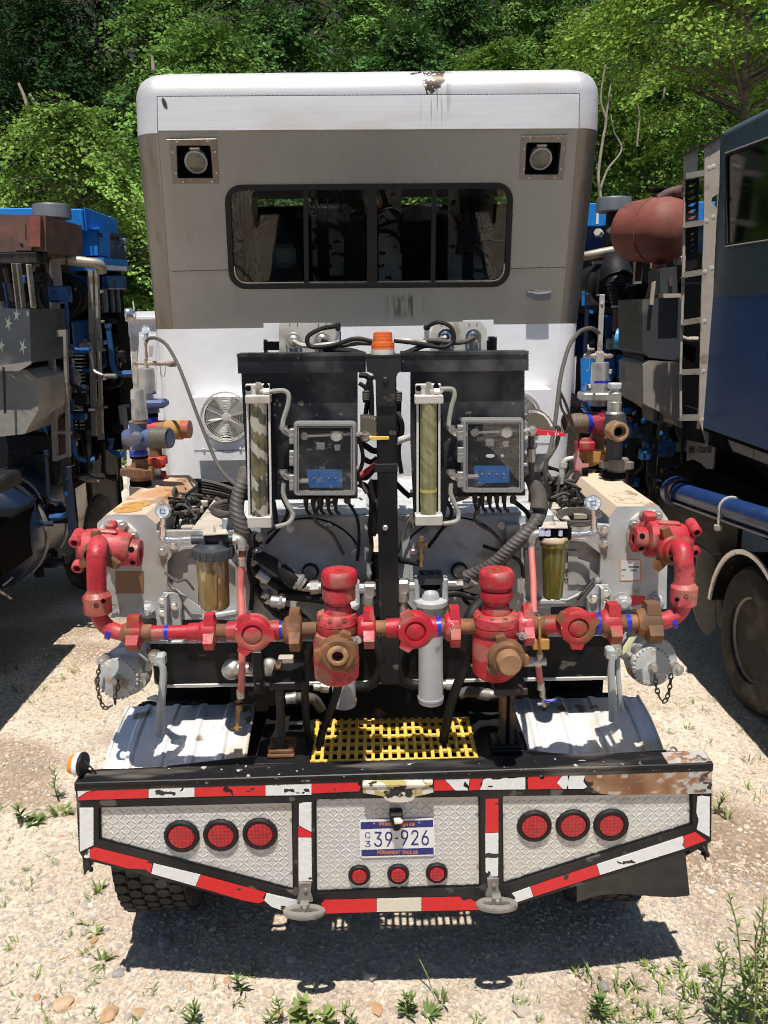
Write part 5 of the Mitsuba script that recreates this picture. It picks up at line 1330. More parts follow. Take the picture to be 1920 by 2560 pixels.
scene['clear_sheet'] = {'type': 'thindielectric', 'int_ior': 1.5}
scene['dust_film'] = {'type': 'twosided', 'bsdf': {'type': 'diffuse', 'reflectance': {'type': 'rgb', 'value': [0.26, 0.265, 0.27]}}}
scene['dusty_clear_plastic'] = {'type': 'blendbsdf', 'weight': mikit.proc(dusty_film), 'a': {'type': 'ref', 'id': 'clear_sheet'}, 'b': {'type': 'ref', 'id': 'dust_film'}}
RIMP = pbr('clear_plastic_rim', (0.22, 0.22, 0.21), 0.25, clearcoat=1.0)
PANELB = pbr('panel_blue', (0.02, 0.12, 0.36), 0.45)
for (x0, y0, x1, y1), bp_, lab in (((365, 618, 680, 990), [(428, 858), (612, 856), (614, 950), (440, 952)], 'clear lidded box with a bright blue panel inside, left'), ((1240, 600, 1552, 975), [(1296, 838), (1478, 838), (1480, 925), (1298, 928)], 'clear lidded box with a hazy blue panel and an oval badge, right')):
    t = hold(TR, 'clear_box')
    say(t, lab)
    yf = YP - 0.085
    FP = yplane(yf)
    q = FP.poly(KF, [(x0, y0), (x1, y0), (x1, y1), (x0, y1)], 0.012)
    bb = q.bounds
    add(t, 'lid', FP.slab(q, 0.0001, -0.00005).slice_plane([0, yf, 0], [0, -1, 0]), 'dusty_clear_plastic', False)
    add(t, 'lid_rim', cat(FP.slab(q.difference(q.buffer(-0.010)), 0.012, -0.006), FP.slab(q.buffer(-0.013).difference(q.buffer(-0.017)), 0.003, 0.0), tube([FP.p3(v, -0.03) for v in list(q.exterior.coords)[::1]], 0.006, n=6, curve=False, caps=False)), RIMP)
    sd = q.difference(q.buffer(-0.004))
    add(t, 'walls', FP.slab(sd, 0.07, -0.078), RIMP)
    add(t, 'back', FP.slab(q.buffer(-0.003), 0.002, -0.079), DUSTB)
    ib = yplane(yf + 0.05)
    add(t, 'blue_panel', ib.slab(ib.poly(KF, bp_), 0.004), PANELB, False)
    xs = np.linspace(bp_[0][0] + 40, bp_[1][0] - 30, 4)
    for x in xs:
        add(t, 'panel_screw', lathe(ib.at(KF, x, (bp_[0][1] + bp_[3][1]) / 2 - 3, 0.004), [0, -1, 0], [(0, 0.005), (0.003, 0.004), (0.0035, 0)], 8), ZINC)
    add(t, 'inner_pipe', cat(cyl(ib.at(KF, x0 + 55, y0 + 62, 0.02), ib.at(KF, x1 - 20, y0 + 50, 0.02), 0.007, n=8), cyl(ib.at(KF, x0 + 55, y0 + 62, 0.012), ib.at(KF, x0 + 55, y0 + 62, 0.03), 0.016, n=12)), STEEL)
    add(t, 'regulator', cat(rbox(ib.at(KF, x1 - 125, y0 + 82, 0.01), ib.at(KF, x1 - 62, y0 + 36, 0.04), 0.006), cyl(ib.at(KF, x1 - 95, y0 + 60, 0.03), ib.at(KF, x1 - 95, y0 + 60, 0.045), 0.02, n=14)), ALU)
    add(t, 'tag', cat(ib.slab(ib.poly(KF, [(x0 + 115, y0 + 98), (x0 + 158, y0 + 98), (x0 + 158, y0 + 135), (x0 + 115, y0 + 135)]), 0.004), ib.slab(ib.poly(KF, [(x1 - 108, y0 + 110), (x1 - 75, y0 + 110), (x1 - 80, y0 + 140), (x1 - 105, y0 + 140)]), 0.004)), ALU)
    add(t, 'hidden_valve', cyl(ib.at(KF, x0 + 20, (bp_[0][1] + bp_[3][1]) / 2 + 8, 0.02), ib.at(KF, x0 + 75, (bp_[0][1] + bp_[3][1]) / 2 + 6, 0.02), 0.010, n=8), STEEL)
    if x0 > 1000:
        add(t, 'oval_badge', FP.slab(affinity.scale(Point(*FP.to2(KF, 1380, 787)).buffer(0.018), 1.0, 0.42), 0.0008, 0.0012), ALU)
        add(t, 'small_sticker', FP.slab(FP.poly(KF, [(1433, 780), (1448, 778), (1450, 790), (1440, 796)]), 0.0008, 0.001), ALU)
    for yy in (0.18, 0.48, 0.82):
        yh = y0 + (y1 - y0) * yy
        add(t, 'hinge', cat(*[rbox(P(KF, x0 - 28, yh + d - 12, yf), P(KF, x0 + 4, yh + d + 8, yf + 0.04), 0.003) for d in (-24, 2, 26)]), RIMP)
    for yy in (0.16, 0.62):
        add(t, 'latch_knob', lathe(P(KF, x1 + 2, y0 + (y1 - y0) * yy, yf + 0.02), [1, -0.2, 0], [(0, 0.007), (0.012, 0.007), (0.015, 0.004)], 10), ZINC)
    for k in range(5):
        xg = x0 + 60 + k * 38
        add(t, 'wire_gland', cat(cyl(P(KF, xg, y1 + 6, yf + 0.05), P(KF, xg, y1 + 55, yf + 0.06), 0.012, 0.009, n=8), tube([P(KF, xg, y1 + 50, yf + 0.06), P(KF, xg + 6, y1 + 85, yf + 0.12), P(KF, xg + 20, y1 + 95, yf + 0.3)], 0.007, n=6, k=4)), RUBBER)
# quadrant levers beside each box
for c, poly, lev, mat, lab in ((KF, [(706, 572), (745, 570), (800, 585), (840, 620), (862, 665), (862, 700), (706, 672)], [(735, 688), (770, 682), (855, 682), (856, 700), (770, 704)], YELLOW, 'lever with a yellow grip'),
                               (KR, [(160, 1000), (235, 997), (310, 1025), (385, 1085), (440, 1180), (445, 1215), (250, 1290), (165, 1285)], [(200, 1215), (270, 1212), (500, 1240), (552, 1262), (540, 1285), (280, 1270), (200, 1255)], 'lever_red', 'lever with a bright red grip')):
    if mat == 'lever_red':
        pbr('lever_red', (0.60, 0.01, 0.03), 0.35, clearcoat=0.6)
    t = hold(TR, 'quadrant_lever')
    say(t, lab)
    q = yplane(YP - 0.03)
    add(t, 'quadrant', q.slab(q.poly(c, poly), 0.003), pbr('khaki_steel', (0.17, 0.155, 0.115), 0.35, metal=0.5) if 'khaki_steel' not in scene else 'khaki_steel')
    lv = q.poly(c, lev)
    add(t, 'grip', hull(np.vstack([q.slab(lv.buffer(-0.002), 0.012, 0.008).vertices, q.slab(lv, 0.006, 0.011).vertices])), mat)
    hx, hy = (735, 688) if c is KF else (205, 1232)
    add(t, 'hub', cat(bolt(q.at(c, hx, hy, 0.003), [0, -1, 0], 0.016, 0.02, 0.004), cyl(q.at(c, hx - (45 if c is KF else 75), hy - 12, 0.0), q.at(c, hx, hy - 8, 0.0), 0.010, n=8)), STEEL)
    if c is KF:
        add(t, 'graduations', cat(*[q.slab(q.poly(c, [(725 + 14 * k, 578 + 0.7 * k * k), (727 + 14 * k, 578 + 0.7 * k * k), (726 + 14 * k, 590 + 0.7 * k * k), (724 + 14 * k, 590 + 0.7 * k * k)]), 0.0004, 0.0032) for k in range(8)]), WHITE, False)
    else:
        add(t, 'lettering', cat(text_on(q, KR, 172, 250, 1045, 1015, 'ON', True, 0.0004, 0.0032), q.slab(LineString([q.to2(KR, *v) for v in ((265, 1035), (330, 1065), (375, 1115), (410, 1180))]).buffer(0.004), 0.0004, 0.0032), text_on(q, KR, 355, 475, 1272, 1245, 'L  D', True, 0.0004, 0.021)), WHITE, False)

# ---------------------------------------------------------------- the red discharge manifold across the rear
YM = 0.05
ML, MR = P(KW, 290, 1368, YM), P(KW, 1440, 1344, YM)
MD = (MR - ML) / np.linalg.norm(MR - ML)


def on_axis(c, x, y=None):
    """point of the manifold's axis seen in column x"""
    q = P(c, x, (1366 / 0.86406 - c[1]) * c[2], YM)
    return ML + MD * ((q - ML) @ MD)


def mr(c, n):
    return sz(c, n, ML + (MR - ML) / 2)


def run(name, c, prof, mat, n=28):
    """turned piece on the axis: (column, half height) pairs from left to right"""
    o = on_axis(c, prof[0][0])
    pr = [(float((on_axis(c, x) - o) @ MD), mr(c, h)) for x, h in prof]
    return tp(name, lathe(o, MD, pr, n), mat)


def wing_lugs(o, d, r, w, out, a0, n=3, lw=0.5):
    """hammer lugs round a nut: o centre, d axis, r nut radius, w width along the axis, out: how far the lugs stand out"""
    a, b, d = frame(d)
    ms = []
    for k in range(n):
        t = a0 + k * 2 * math.pi / n
        e, f = math.cos(t) * a + math.sin(t) * b, -math.sin(t) * a + math.cos(t) * b
        pts = []
        for s, tw in ((r * 0.75, lw * 1.35), (r + out * 0.25, lw), (r + out, lw * 0.85)):
            for q in (-tw, tw):
                for z in (-0.5, 0.5):
                    pts.append(A(o) + e * s + f * q * r + d * z * w * (1.0 if s < r else 0.9))
        ms.append(hull(pts))
    return cat(ms)


def union(c, x0, x1, hw, mat, a0, lug=0.028, name='hammer_union', ringmat=None):
    t = hold(TR, name)
    o0, o1 = on_axis(c, x0), on_axis(c, x1)
    L = float((o1 - o0) @ MD); r = mr(c, hw)
    add(t, 'nut', cat(lathe(o0, MD, [(0, r * 0.80), (L * 0.08, r * 0.9), (L * 0.25, r), (L * 0.85, r), (L * 0.95, r * 0.93), (L, r * 0.72)], 26), wing_lugs((o0 + o1) / 2 + MD * L * 0.12, MD, r, L * 0.62, lug, a0)), mat)
    return t


UPA = -math.pi / 2                                          # a lug pointing up or down, see frame()
_fa, _fb, _ = frame(MD)
def ang(dx):                                               # angle in the union's frame of a world direction
    return math.atan2(A(dx) @ _fb, A(dx) @ _fa)


A_UP, A_DN = ang([0, 0, 1]), ang([0, 0, -1])
# from the left elbow to the middle
union(KG, 405, 548, 78, REDR, A_UP)
run('threaded_collar', KG, [(543, 60), (600, 60), (612, 54)], RUST)
run('manifold_pipe', KG, [(608, 51), (868, 51)], RED)
run('tape_band', KG, [(700, 52.5), (728, 52.5)], BLUETAPE)
run('pipe_collar', KG, [(862, 60), (870, 63), (940, 65), (952, 70)], RED)
union(KG, 942, 1058, 82, RED, A_UP)
run('rusty_stub', KG, [(1052, 54), (1138, 52)], RUST)
run('tape_band', KG, [(1482, 62), (1510, 62)], BLUETAPE)
run('rusty_stub', KG, [(1475, 58), (1545, 60)], RUST)
union(KH, 28, 134, 88, RUST, A_UP)
run('rusty_stub', KH, [(126, 46), (218, 45)], RUST)
union(KH, 462, 568, 82, RED, A_UP)
run('rusty_stub', KH, [(560, 46), (640, 45)], RUST)
run('tape_band', KH, [(924, 60), (950, 60)], BLUETAPE)
run('pipe_collar', KH, [(948, 52), (985, 56)], REDR)
union(KH, 972, 1068, 84, RED, A_UP)
run('rusty_stub', KH, [(1060, 47), (1180, 46)], RUST)
union(KI, 212, 304, 80, RED, A_UP)
run('rusty_stub', KI, [(298, 52), (375, 50)], RUST)
run('hose_clamp', KI, [(330, 60), (342, 60)], RUST)
run('tape_band', KI, [(656, 66), (682, 66)], BLUETAPE)
run('rusty_stub', KI, [(640, 62), (695, 58)], REDR)
union(KI, 688, 800, 82, REDR, A_UP)
run('rusty_stub', KI, [(795, 50), (905, 50)], RUST)
run('tape_band', KI, [(832, 52), (858, 52)], BLUETAPE)
union(KI, 896, 1030, 84, RUST, A_UP)
tp('chalk_mark', cat(*[tube([on_axis(KH, x) + [0, -mr(KH, 84) * f, dz] for x, dz in pts], 0.0016, n=4, k=3) for pts, f in (([(1005, .035), (1022, .030), (1012, .018), (1028, .012), (1008, .002)], 1.0), ([(1018, -.045), (1032, -.04), (1026, -.055)], 1.02), )]), WHITE)


def plug_valve(c, x0, xc, x1, R, mats, rot, chalk=None):
    t = hold(TR, 'plug_valve')
    o = on_axis(c, xc)
    r = mr(c, R)
    a0, a1 = float((on_axis(c, x0) - o) @ MD), float((on_axis(c, x1) - o) @ MD)
    add(t, 'body', lathe(o + MD * a0, MD, [(0, r * 0.46), (-a0 * 0.35, r * 0.48)] + [(-a0 + r * 0.86 * s, r * 0.86 * math.sqrt(1 - s * s)) for s in np.linspace(-0.84, 0.84, 9)] + [(-a0 + a1 * 0.75, r * 0.5), (-a0 + a1, r * 0.47)], 30), mats[0])
    d = A([0, -1, 0.10]); d /= np.linalg.norm(d)
    add(t, 'bonnet', lathe(o + d * r * 0.25, d, [(0, r * 0.86), (r * 0.30, r * 0.90), (r * 0.50, r * 0.84), (r * 0.58, r * 0.72), (r * 0.58, r * 0.52), (r * 0.30, r * 0.47), (r * 0.28, 0)], 30).__add__(wing_lugs(o + d * r * 0.55, d, r * 0.84, r * 0.5, r * 0.22, rot, 3, 0.34)), mats[0])
    fa, fb, _ = frame(d)
    q = o + d * r * 0.34
    add(t, 'plug_stem', cat(lathe(q, d, [(0, r * 0.27), (r * 0.14, r * 0.26), (r * 0.2, r * 0.19), (r * 0.2, 0)], 22), ring(o + d * r * 0.30, d, r * 0.26, r * 0.46, r * 0.03, 24)), RUST)
    add(t, 'stem_nut', cat(bolt(q + d * r * 0.2, d, r * 0.15, r * 0.14)), mats[1])
    add(t, 'stop_key', cat(*[obox(q + fa * r * 0.42 * s + d * r * 0.12, fa, fb, r * 0.22, r * 0.09, r * 0.1, 0.002) for s in (-1, 1)]), mats[0])
    if chalk:
        add(t, 'chalk_mark', cat(*[tube([o + d * r * 0.76 + [dx * r, 0, dz * r] for dx, dz in pts], 0.0018, n=4, k=3) for pts in chalk]), WHITE)
    return t


plug_valve(KG, 1130, 1318, 1492, 142, (RED, RED), ang([0, 0, 1]) + 0.5, [[(-.78, .30), (-.72, .36)], [(-.72, .25), (-.66, .31)]])
plug_valve(KH, 628, 798, 930, 122, (RED, RED), ang([0, 0, 1]) + 0.5, [[(-.80, .33), (-.72, .26), (-.80, .18)]])
plug_valve(KI, 365, 543, 662, 118, (REDR, STEEL), ang([0, 0, 1]) + 1.0, [[(-.80, .02), (-.76, .10), (-.82, .10), (-.76, 0)]])

# the two upright valve bodies with their outlets towards the viewer
for c, cx, capm, rows, ox, oy, closed_ in ((KH, 335, 352, None, 343, 692, False), (KI, 88, 92, None, 165, 1040, True)):
    t = hold(TR, 'relief_body')
    say(t, 'tall red valve with a brown capped outlet' if closed_ else 'tall red valve with an open rusty outlet')
    if c is KH:
        f = lambda y: y
        s = 1.0
        def R(c_, x, prof, mat, nm, n=30):
            add(t, nm, vlathe(KH, x, prof, YM, n), mat)
        R(KH, 333, [(838, 60), (830, 95), (800, 132), (700, 136), (600, 134), (545, 126), (535, 110)], RED, 'body')
        R(KH, 338, [(540, 118), (535, 121), (498, 121), (490, 118)], REDR, 'lower_flange')
        R(KH, 338, [(488, 118), (484, 121), (442, 119), (432, 112), (425, 70)], RED, 'upper_flange')
        R(KH, 346, [(450, 78), (425, 82), (395, 76), (380, 72)], RED, 'neck')
        R(KH, 348, [(392, 66), (352, 66), (348, 95), (335, 98), (285, 98), (275, 92), (272, 84)], RED, 'stem_block')
        R(KH, 351, [(288, 84), (262, 86), (258, 104), (250, 109), (205, 109), (192, 106), (180, 96), (178, 78)], RED, 'cap')
        R(KH, 353, [(182, 72), (177, 71), (176, 25), (170, 24), (169, 0)], REDR, 'cap_disc')
        cxx, fy, fr = 338, 440, 104
        cc, o = KH, P(KH, ox, oy, YM)
        zf = P(KH, 338, fy, YM)
    else:
        def R(c_, x, prof, mat, nm, n=30):
            add(t, nm, vlathe(KI, x, prof, YM, n), mat)
        R(KI, 86, [(1140, 60), (1128, 95), (1100, 126), (1000, 132), (910, 130), (870, 118), (862, 105)], RED, 'body')
        R(KI, 90, [(868, 128), (862, 132), (835, 132), (828, 128)], REDR, 'lower_flange')
        R(KI, 90, [(826, 128), (822, 131), (775, 129), (765, 120), (758, 76)], RED, 'upper_flange')
        R(KI, 92, [(780, 78), (755, 86), (735, 80), (715, 74)], RED, 'neck')
        R(KI, 94, [(722, 68), (690, 68), (686, 88), (676, 94), (640, 94), (630, 90), (626, 80)], RED, 'stem_block')
        R(KI, 95, [(632, 80), (612, 82), (606, 96), (598, 102), (540, 102), (528, 98), (517, 88), (515, 72)], RED, 'cap')
        R(KI, 96, [(519, 66), (514, 65), (513, 24), (508, 22), (507, 0)], REDR, 'cap_disc')
        cc, o = KI, P(KI, ox, oy, YM)
        zf = P(KI, 90, 772, YM)
    rf_ = sz(cc, 104 if cc is KH else 110, zf)
    for k in range(9):
        a = k * 2 * math.pi / 9 + 0.2
        add(t, 'flange_bolt', bolt(zf + [math.cos(a) * rf_, math.sin(a) * rf_, -0.004], [0, 0, 1], 0.010, 0.011, 0.002), RUST)
    d = A([0.02 if cc is KH else 0.05, -1, -0.02]); d /= np.linalg.norm(d)
    o = P(cc, ox, oy, YM - 0.14) - d * 0.14
    r = sz(cc, 96 if cc is KH else 92, o)
    q = o + A([0, -0.05, 0]) - d * 0.0
    add(t, 'outlet_neck', lathe(o, d, [(0, r * 1.05), (0.06, r * 1.0)], 26), RED)
    a0 = 2.2 if cc is KH else 2.9
    add(t, 'outlet_union', cat(ring(q + d * 0.035, d, r * 0.70, r * 1.12, 0.05, 30, 0.012), wing_lugs(q + d * 0.05, d, r * 1.05, 0.036, r * 0.34, a0, 3, 0.30)), RUST)
    if closed_:
        add(t, 'outlet_cap', lathe(q + d * 0.02, d, [(0, r * 0.72), (0.075, r * 0.70), (0.085, r * 0.72), (0.110, r * 0.70), (0.116, r * 0.64), (0.116, 0)], 30), pbr('tan_rusty_cap', worn((0.30, 0.17, 0.085), (0.20, 0.10, 0.05), 20, 0.5, 0.2, 0.2), 0.6))
    else:
        add(t, 'outlet_bore', cat(ring(q + d * 0.01, d, r * 0.36, r * 0.66, 0.085, 28, 0.01), ring(q + d * 0.03, d, r * 0.62, r * 0.72, 0.04, 28)), pbr('tan_rusty_bore', worn((0.34, 0.19, 0.09), (0.16, 0.08, 0.04), 22, 0.5, 0.2, 0.2), 0.6))
        add(t, 'bore_hole', lathe(q + d * 0.012, d, [(0, r * 0.37), (0.004, r * 0.37), (0.004, 0)], 20), DARK)
    sx, sy = (455, 592) if cc is KH else (240, 898)
    add(t, 'grease_bolt', cat(bolt(P(cc, sx, sy, YM - 0.09), [0.5, -1, 0.2], 0.012, 0.02, 0.004), cyl(P(cc, sx - 30, sy - 8, YM - 0.04), P(cc, sx, sy, YM - 0.09), 0.009, n=8)), STEEL)
# yoke behind the left one is joined by a rusty hook on the clamp at the right
tp('clamp_foot', cat(rbox(P(KI, 305, 920, YM - 0.03), P(KI, 382, 945, YM + 0.03), 0.004), cyl(P(KI, 340, 795, YM - 0.055), P(KI, 345, 925, YM - 0.045), 0.006, n=6), cyl(P(KI, 345, 945, YM), P(KI, 345, 1000, YM), 0.009, n=8)), RING)

# elbows and swivel joints at both ends
for side, (c, bend, col, holes, up, ubend) in enumerate((
        (KG, [(420, 1062), (232, 1052), (232, 905)], (232, 770, 920, 95), [(180, 893), (222, 868), (275, 838)], [(228, 790), (222, 560), (238, 440)], None),
        (KI, [(1020, 852), (1175, 842), (1176, 705)], (1174, 590, 715, 76), [(1132, 690), (1188, 674), (1236, 655)], [(1172, 610), (1178, 385), (1140, 385)], None))):
    t = hold(TR, 'swivel_loop')
    say(t, 'red swivel pipe loop at the left end of the manifold' if side == 0 else 'red swivel pipe loop at the right end of the manifold')
    e0 = on_axis(c, bend[0][0])
    e1, e2 = P(c, *bend[1], YM), P(c, *bend[2], YM)
    r = sz(c, 56 if side == 0 else 48, e1)
    add(t, 'lower_elbow', elbow(e0 - MD * (0.03 if side == 0 else -0.03) * -1, A([e1[0], YM, e0[2]]), e2 + [0, 0, 0.03], r, 22, 12), RED)
    tq = 0.32
    b0, b1, b2 = e0, A([e1[0], YM, e0[2]]), e2
    mid = (1 - tq) ** 2 * b0 + 2 * tq * (1 - tq) * b1 + tq ** 2 * b2
    dirv = 2 * (1 - tq) * (b1 - b0) + 2 * tq * (b2 - b1)
    dirv = dirv / np.linalg.norm(dirv)
    add(t, 'tape_band', lathe(mid - dirv * 0.008, dirv, [(0, r * 1.06), (0.018, r * 1.06)], 22), BLUETAPE)
    x, y0, y1, hw = col
    zc = [P(c, x, y, YM)[2] for y in (y1, y0)]
    R = sz(c, hw, e1)
    o = A([P(c, x, (y0 + y1) / 2, YM)[0], YM, zc[0]])
    H = zc[1] - zc[0]
    add(t, 'swivel_collar', lathe(o, [0, 0, 1], [(0, R * 0.86), (0.004, R * 0.97), (H * 0.72, R), (H * 0.80, R * 1.0), (H, R * 0.72)], 30), RED)
    for hx, hy in holes:
        p = P(c, hx, hy, YM - R * math.sqrt(max(0.05, 1 - ((hx - x) / hw) ** 2)) + 0.001)
        dd = p - A([o[0], YM, p[2]]); dd /= np.linalg.norm(dd)
        add(t, 'collar_hole', lathe(p - dd * 0.008, dd, [(0, R * 0.15), (0.009, R * 0.15), (0.009, R * 0.10), (0.004, R * 0.08), (0.004, 0)], 14), DARK)
    # upright pipe that bends back into the swivel body
    p0, p1, p2 = P(c, *up[0], YM), P(c, *up[1], YM), P(c, *up[2], YM)
    yb_ = 0.14
    if side == 0:
        pth = [p0, p0 + (p1 - p0) * 0.5, p1, P(c, 226, 500, YM + 0.015), P(c, 236, 452, YM + 0.07), P(c, 240, 440, yb_ + 0.05)]
    else:
        pth = [p0, p0 + [0, 0, 0.06], P(c, 1172, 470, YM), P(c, 1166, 415, YM + 0.02), P(c, 1148, 390, YM + 0.06), P(c, 1130, 392, yb_ + 0.05)]
    add(t, 'upright_pipe', tube(pth, sz(c, 66 if side == 0 else 56, p1), n=24, k=6), RED)
    # swivel body with its axis across, wing ring in front, lugged ends
    cx, cy, hwid, hr_ = (305, 470, 160, 128) if side == 0 else (1070, 345, 118, 108)
    yb = 0.24
    bd = A([1, 0.02, -0.10 if side == 0 else -0.07]); bd /= np.linalg.norm(bd)
    o = P(c, cx, cy, yb)
    L, Rb = sz(c, hwid, o), sz(c, hr_, o)
    add(t, 'swivel_body', lathe(o - bd * L, bd, [(0, Rb * 0.78), (L * 0.06, Rb * 0.95), (L * 0.4, Rb), (L * 1.2, Rb * 1.02), (L * 1.75, Rb * 0.92), (L * 2.0, Rb * 0.80)], 34), RED)
    add(t, 'casting_ridge', cat(obox(o + [0, -0.02, Rb * 0.98], bd, [0, 1, 0], L * 1.1, 0.03, 0.018, 0.006)), RED)
    dn = A([-0.25 if side == 0 else 0.2, -1, -0.02]); dn /= np.linalg.norm(dn)
    q = P(c, *((250, 505) if side == 0 else (1090, 395)), 0.175)
    rw = sz(c, 102 if side == 0 else 88, q)
    add(t, 'wing_ring', cat(ring(q, dn, rw * 0.6, rw, 0.035, 28, 0.008), ring(q + dn * 0.03, dn, rw * 0.60, rw * 0.78, 0.03, 26, 0.006), wing_lugs(q + dn * 0.012, dn, rw, 0.026, rw * 0.62, 0.55 if side == 0 else 0.9, 3, 0.28)), REDR if side else RUST)
    # end pieces: a pair of pin tubes on the outer side, a drilled flange on the inner one
    s = -1 if side == 0 else 1
    oe = P(c, *((105, 480) if side == 0 else (1222, 325)), yb - 0.02)
    rt = sz(c, 42 if side == 0 else 32, oe)
    off = sz(c, 90 if side == 0 else 60, oe)
    for k in (-1, 1):
        w = oe + [0.0 * k, -0.01, off * k]
        dz = A([0, -1, -0.30])
        add(t, 'pin_lug', ring(w + A([0, 0.045, 0.01]), dz, rt * 0.55, rt, 0.085, 20, 0.006), RED)
    add(t, 'lug_web', cat(obox(oe + [0, 0.02, 0], [0, 0, 1], [0, 1, 0], off * 1.7, 0.05, rt * 1.3, 0.006), lathe(o + bd * L * 0.9 * s, bd * s, [(0, Rb * 0.86), (L * 0.18, Rb * 0.84)], 28)), RED)
    oi = P(c, *((492, 500) if side == 0 else (912, 340)), yb)
    ri = sz(c, 94 if side == 0 else 74, oi)
    add(t, 'inner_flange', ring(oi + [-0.022, 0, 0], bd, ri * 0.4, ri, 0.044 if side == 0 else 0.05, 28, 0.004), RED)
    for ax_ in ([0, -1, 0.55], [0, -1, -0.65]):
        ax_ = A(ax_) / np.linalg.norm(ax_)
        add(t, 'flange_hole', lathe(oi + ax_ * (ri - 0.004), ax_, [(0, 0.011), (0.005, 0.011), (0.005, 0.0)], 14), DARK)
    th = P(c, *((330, 318) if side == 0 else (975, 212)), yb + 0.03)
    add(t, 'top_lug', cat(obox(th, [1, 0, 0], [0, 1, 0.2], sz(c, 66, th), 0.05, sz(c, 56, th), 0.006)), RED)
    add(t, 'back_stub', cyl(o + [0, 0.05, 0], P(c, *((375, 425) if side == 0 else (965, 290)), YF), Rb * 0.75, n=26), REDR)

# ---- stands under the manifold
for c, q, base, cap in ((KH, [(-30, 805), (25, 805), (30, 1300), (-18, 1300)], (-60, 1278, 100, 1345), True), (KI, [(118, 1150), (190, 1150), (185, 1580), (118, 1580)], (60, 1565, 240, 1600), False)):
    t = hold(TR, 'manifold_post')
    yp = 0.19
    p, r_ = P(c, q[0][0] + 6, q[0][1], yp), P(c, q[2][0], q[2][1], yp)
    zt2 = p[2]
    m1 = BLACK
    add(t, 'web', rbox([p[0] + 0.018, yp, ZD], [r_[0] - 0.018, yp + 0.02, zt2 + 0.05], 0.002), m1)
    RUSTB = pbr('rust_edged_black', worn((0.022, 0.02, 0.02), (0.16, 0.075, 0.035), 10, 0.50, 0.12, 0.2), 0.6) if 'rust_edged_black' not in scene else 'rust_edged_black'
    add(t, 'flange_left', rbox([p[0] - 0.002, yp - 0.03, ZD], [p[0] + 0.018, yp + 0.05, zt2 + 0.05], 0.003), RUSTB)
    add(t, 'flange_right', rbox([r_[0] - 0.018, yp - 0.03, ZD], [r_[0] + 0.002, yp + 0.05, zt2 + 0.05], 0.003), RUSTB)
    a_, b_ = P(c, base[0], base[1], 0.17), P(c, base[2], base[3], 0.17)
    xc = (p[0] + r_[0]) / 2
    hwb = (b_[0] - a_[0]) / 2
    add(t, 'foot', cat(rbox([xc - hwb, 0.138, ZD], [xc + hwb, 0.27, ZD + 0.014], 0.003), rbox([xc - hwb * 0.95, 0.145, ZD + 0.014], [xc + hwb * 0.95, 0.262, ZD + 0.030], 0.003)), REDR if False else (RUST if cap else BLACK))
    for k in (-1, 1):
        add(t, 'foot_bolt', bolt([xc + k * hwb * 0.75, 0.165, ZD + 0.03], [0, 0, 1], 0.012, 0.012, 0.003), RUST if cap else BLACK)
    if cap:
        add(t, 'saddle', rbox([p[0] - 0.01, yp - 0.14, zt2 - 0.0], [r_[0] + 0.10, yp + 0.05, zt2 + 0.035], 0.004), BLACK)
    else:
        add(t, 'saddle', rbox([p[0] - 0.05, yp - 0.15, zt2 + 0.0], [r_[0] + 0.03, yp + 0.05, zt2 + 0.03], 0.004), RUSTB)
tp('left_side_stay', cat(rbox(P(KG, 1297, 1190, 0.24), P(KG, 1395, 1440, 0.30), 0.004), bolt(P(KG, 1345, 1415, 0.235), [0, -1, 0], 0.014, 0.012, 0.003)), BLACK)
tp('stay_pulley', cat(lathe(P(KG, 1165, 1305, 0.34), [0, -1, 0.2], [(0, 0.045), (0.03, 0.042), (0.045, 0.02), (0.046, 0)], 24), cyl(P(KG, 1165, 1300, 0.33), P(KG, 1310, 1310, 0.33), 0.03, n=16)), STEEL)
tp('cover_knob', lathe(P(KG, 1420, 1290, 0.42), [0, -1, 0.2], [(0, 0.04), (0.025, 0.038), (0.035, 0.02), (0.036, 0)], 20), STEEL)
# scratch: a dirty white strap end under the union
tp('wooden_spacer', rbox(P(KG, 1478, 1232, 0.26), P(KG, 1590, 1252, 0.30), 0.004), BEIGE)

# ---------------------------------------------------------------- filters, canisters, gauges
def gauge(c, x, y, r, Y, body, face_mark=True, tilt=(0, -1, 0.35)):
    t = hold(TR, 'pressure_gauge')
    o = P(c, x, y, Y)
    R = sz(c, r, o)
    d = A(tilt, float) / np.linalg.norm(tilt)
    add(t, 'case', lathe(o - d * 0.02, d, [(0, R * 0.8), (0.004, R), (0.026, R), (0.030, R * 0.94), (0.028, R * 0.88), (0.026, R * 0.86)], 30), ZINC)
    add(t, 'dial', lathe(o + d * 0.004, d, [(0, R * 0.88), (0.002, R * 0.86), (0.002, 0)], 30), pbr('dial_white', (0.66, 0.70, 0.74), 0.3, clearcoat=0.8) if 'dial_white' not in scene else 'dial_white')
    if face_mark:
        pl = Plane(o + d * 0.0065, [1, 0, 0], [0, -d[2] / max(abs(d[1]), 1e-6) * 1.0 if False else 0.35, 1])
        b = pl.slab(sbox(-R * 0.36, -R * 0.38, R * 0.36, R * 0.22).difference(sbox(-R * 0.24, -R * 0.26, R * 0.24, R * 0.12)), 0.0008)
        add(t, 'dial_window', b, pbr('dial_ink', (0.10, 0.11, 0.12), 0.5) if 'dial_ink' not in scene else 'dial_ink')
    for p0, p1, r0 in body:
        add(t, 'stem', cat(cyl(p0, p1, r0, n=10), cyl(np.asarray(p0) * 0.35 + np.asarray(p1) * 0.65, np.asarray(p0) * 0.2 + np.asarray(p1) * 0.8, r0 * 1.35, n=6)), ZINC)
    return t


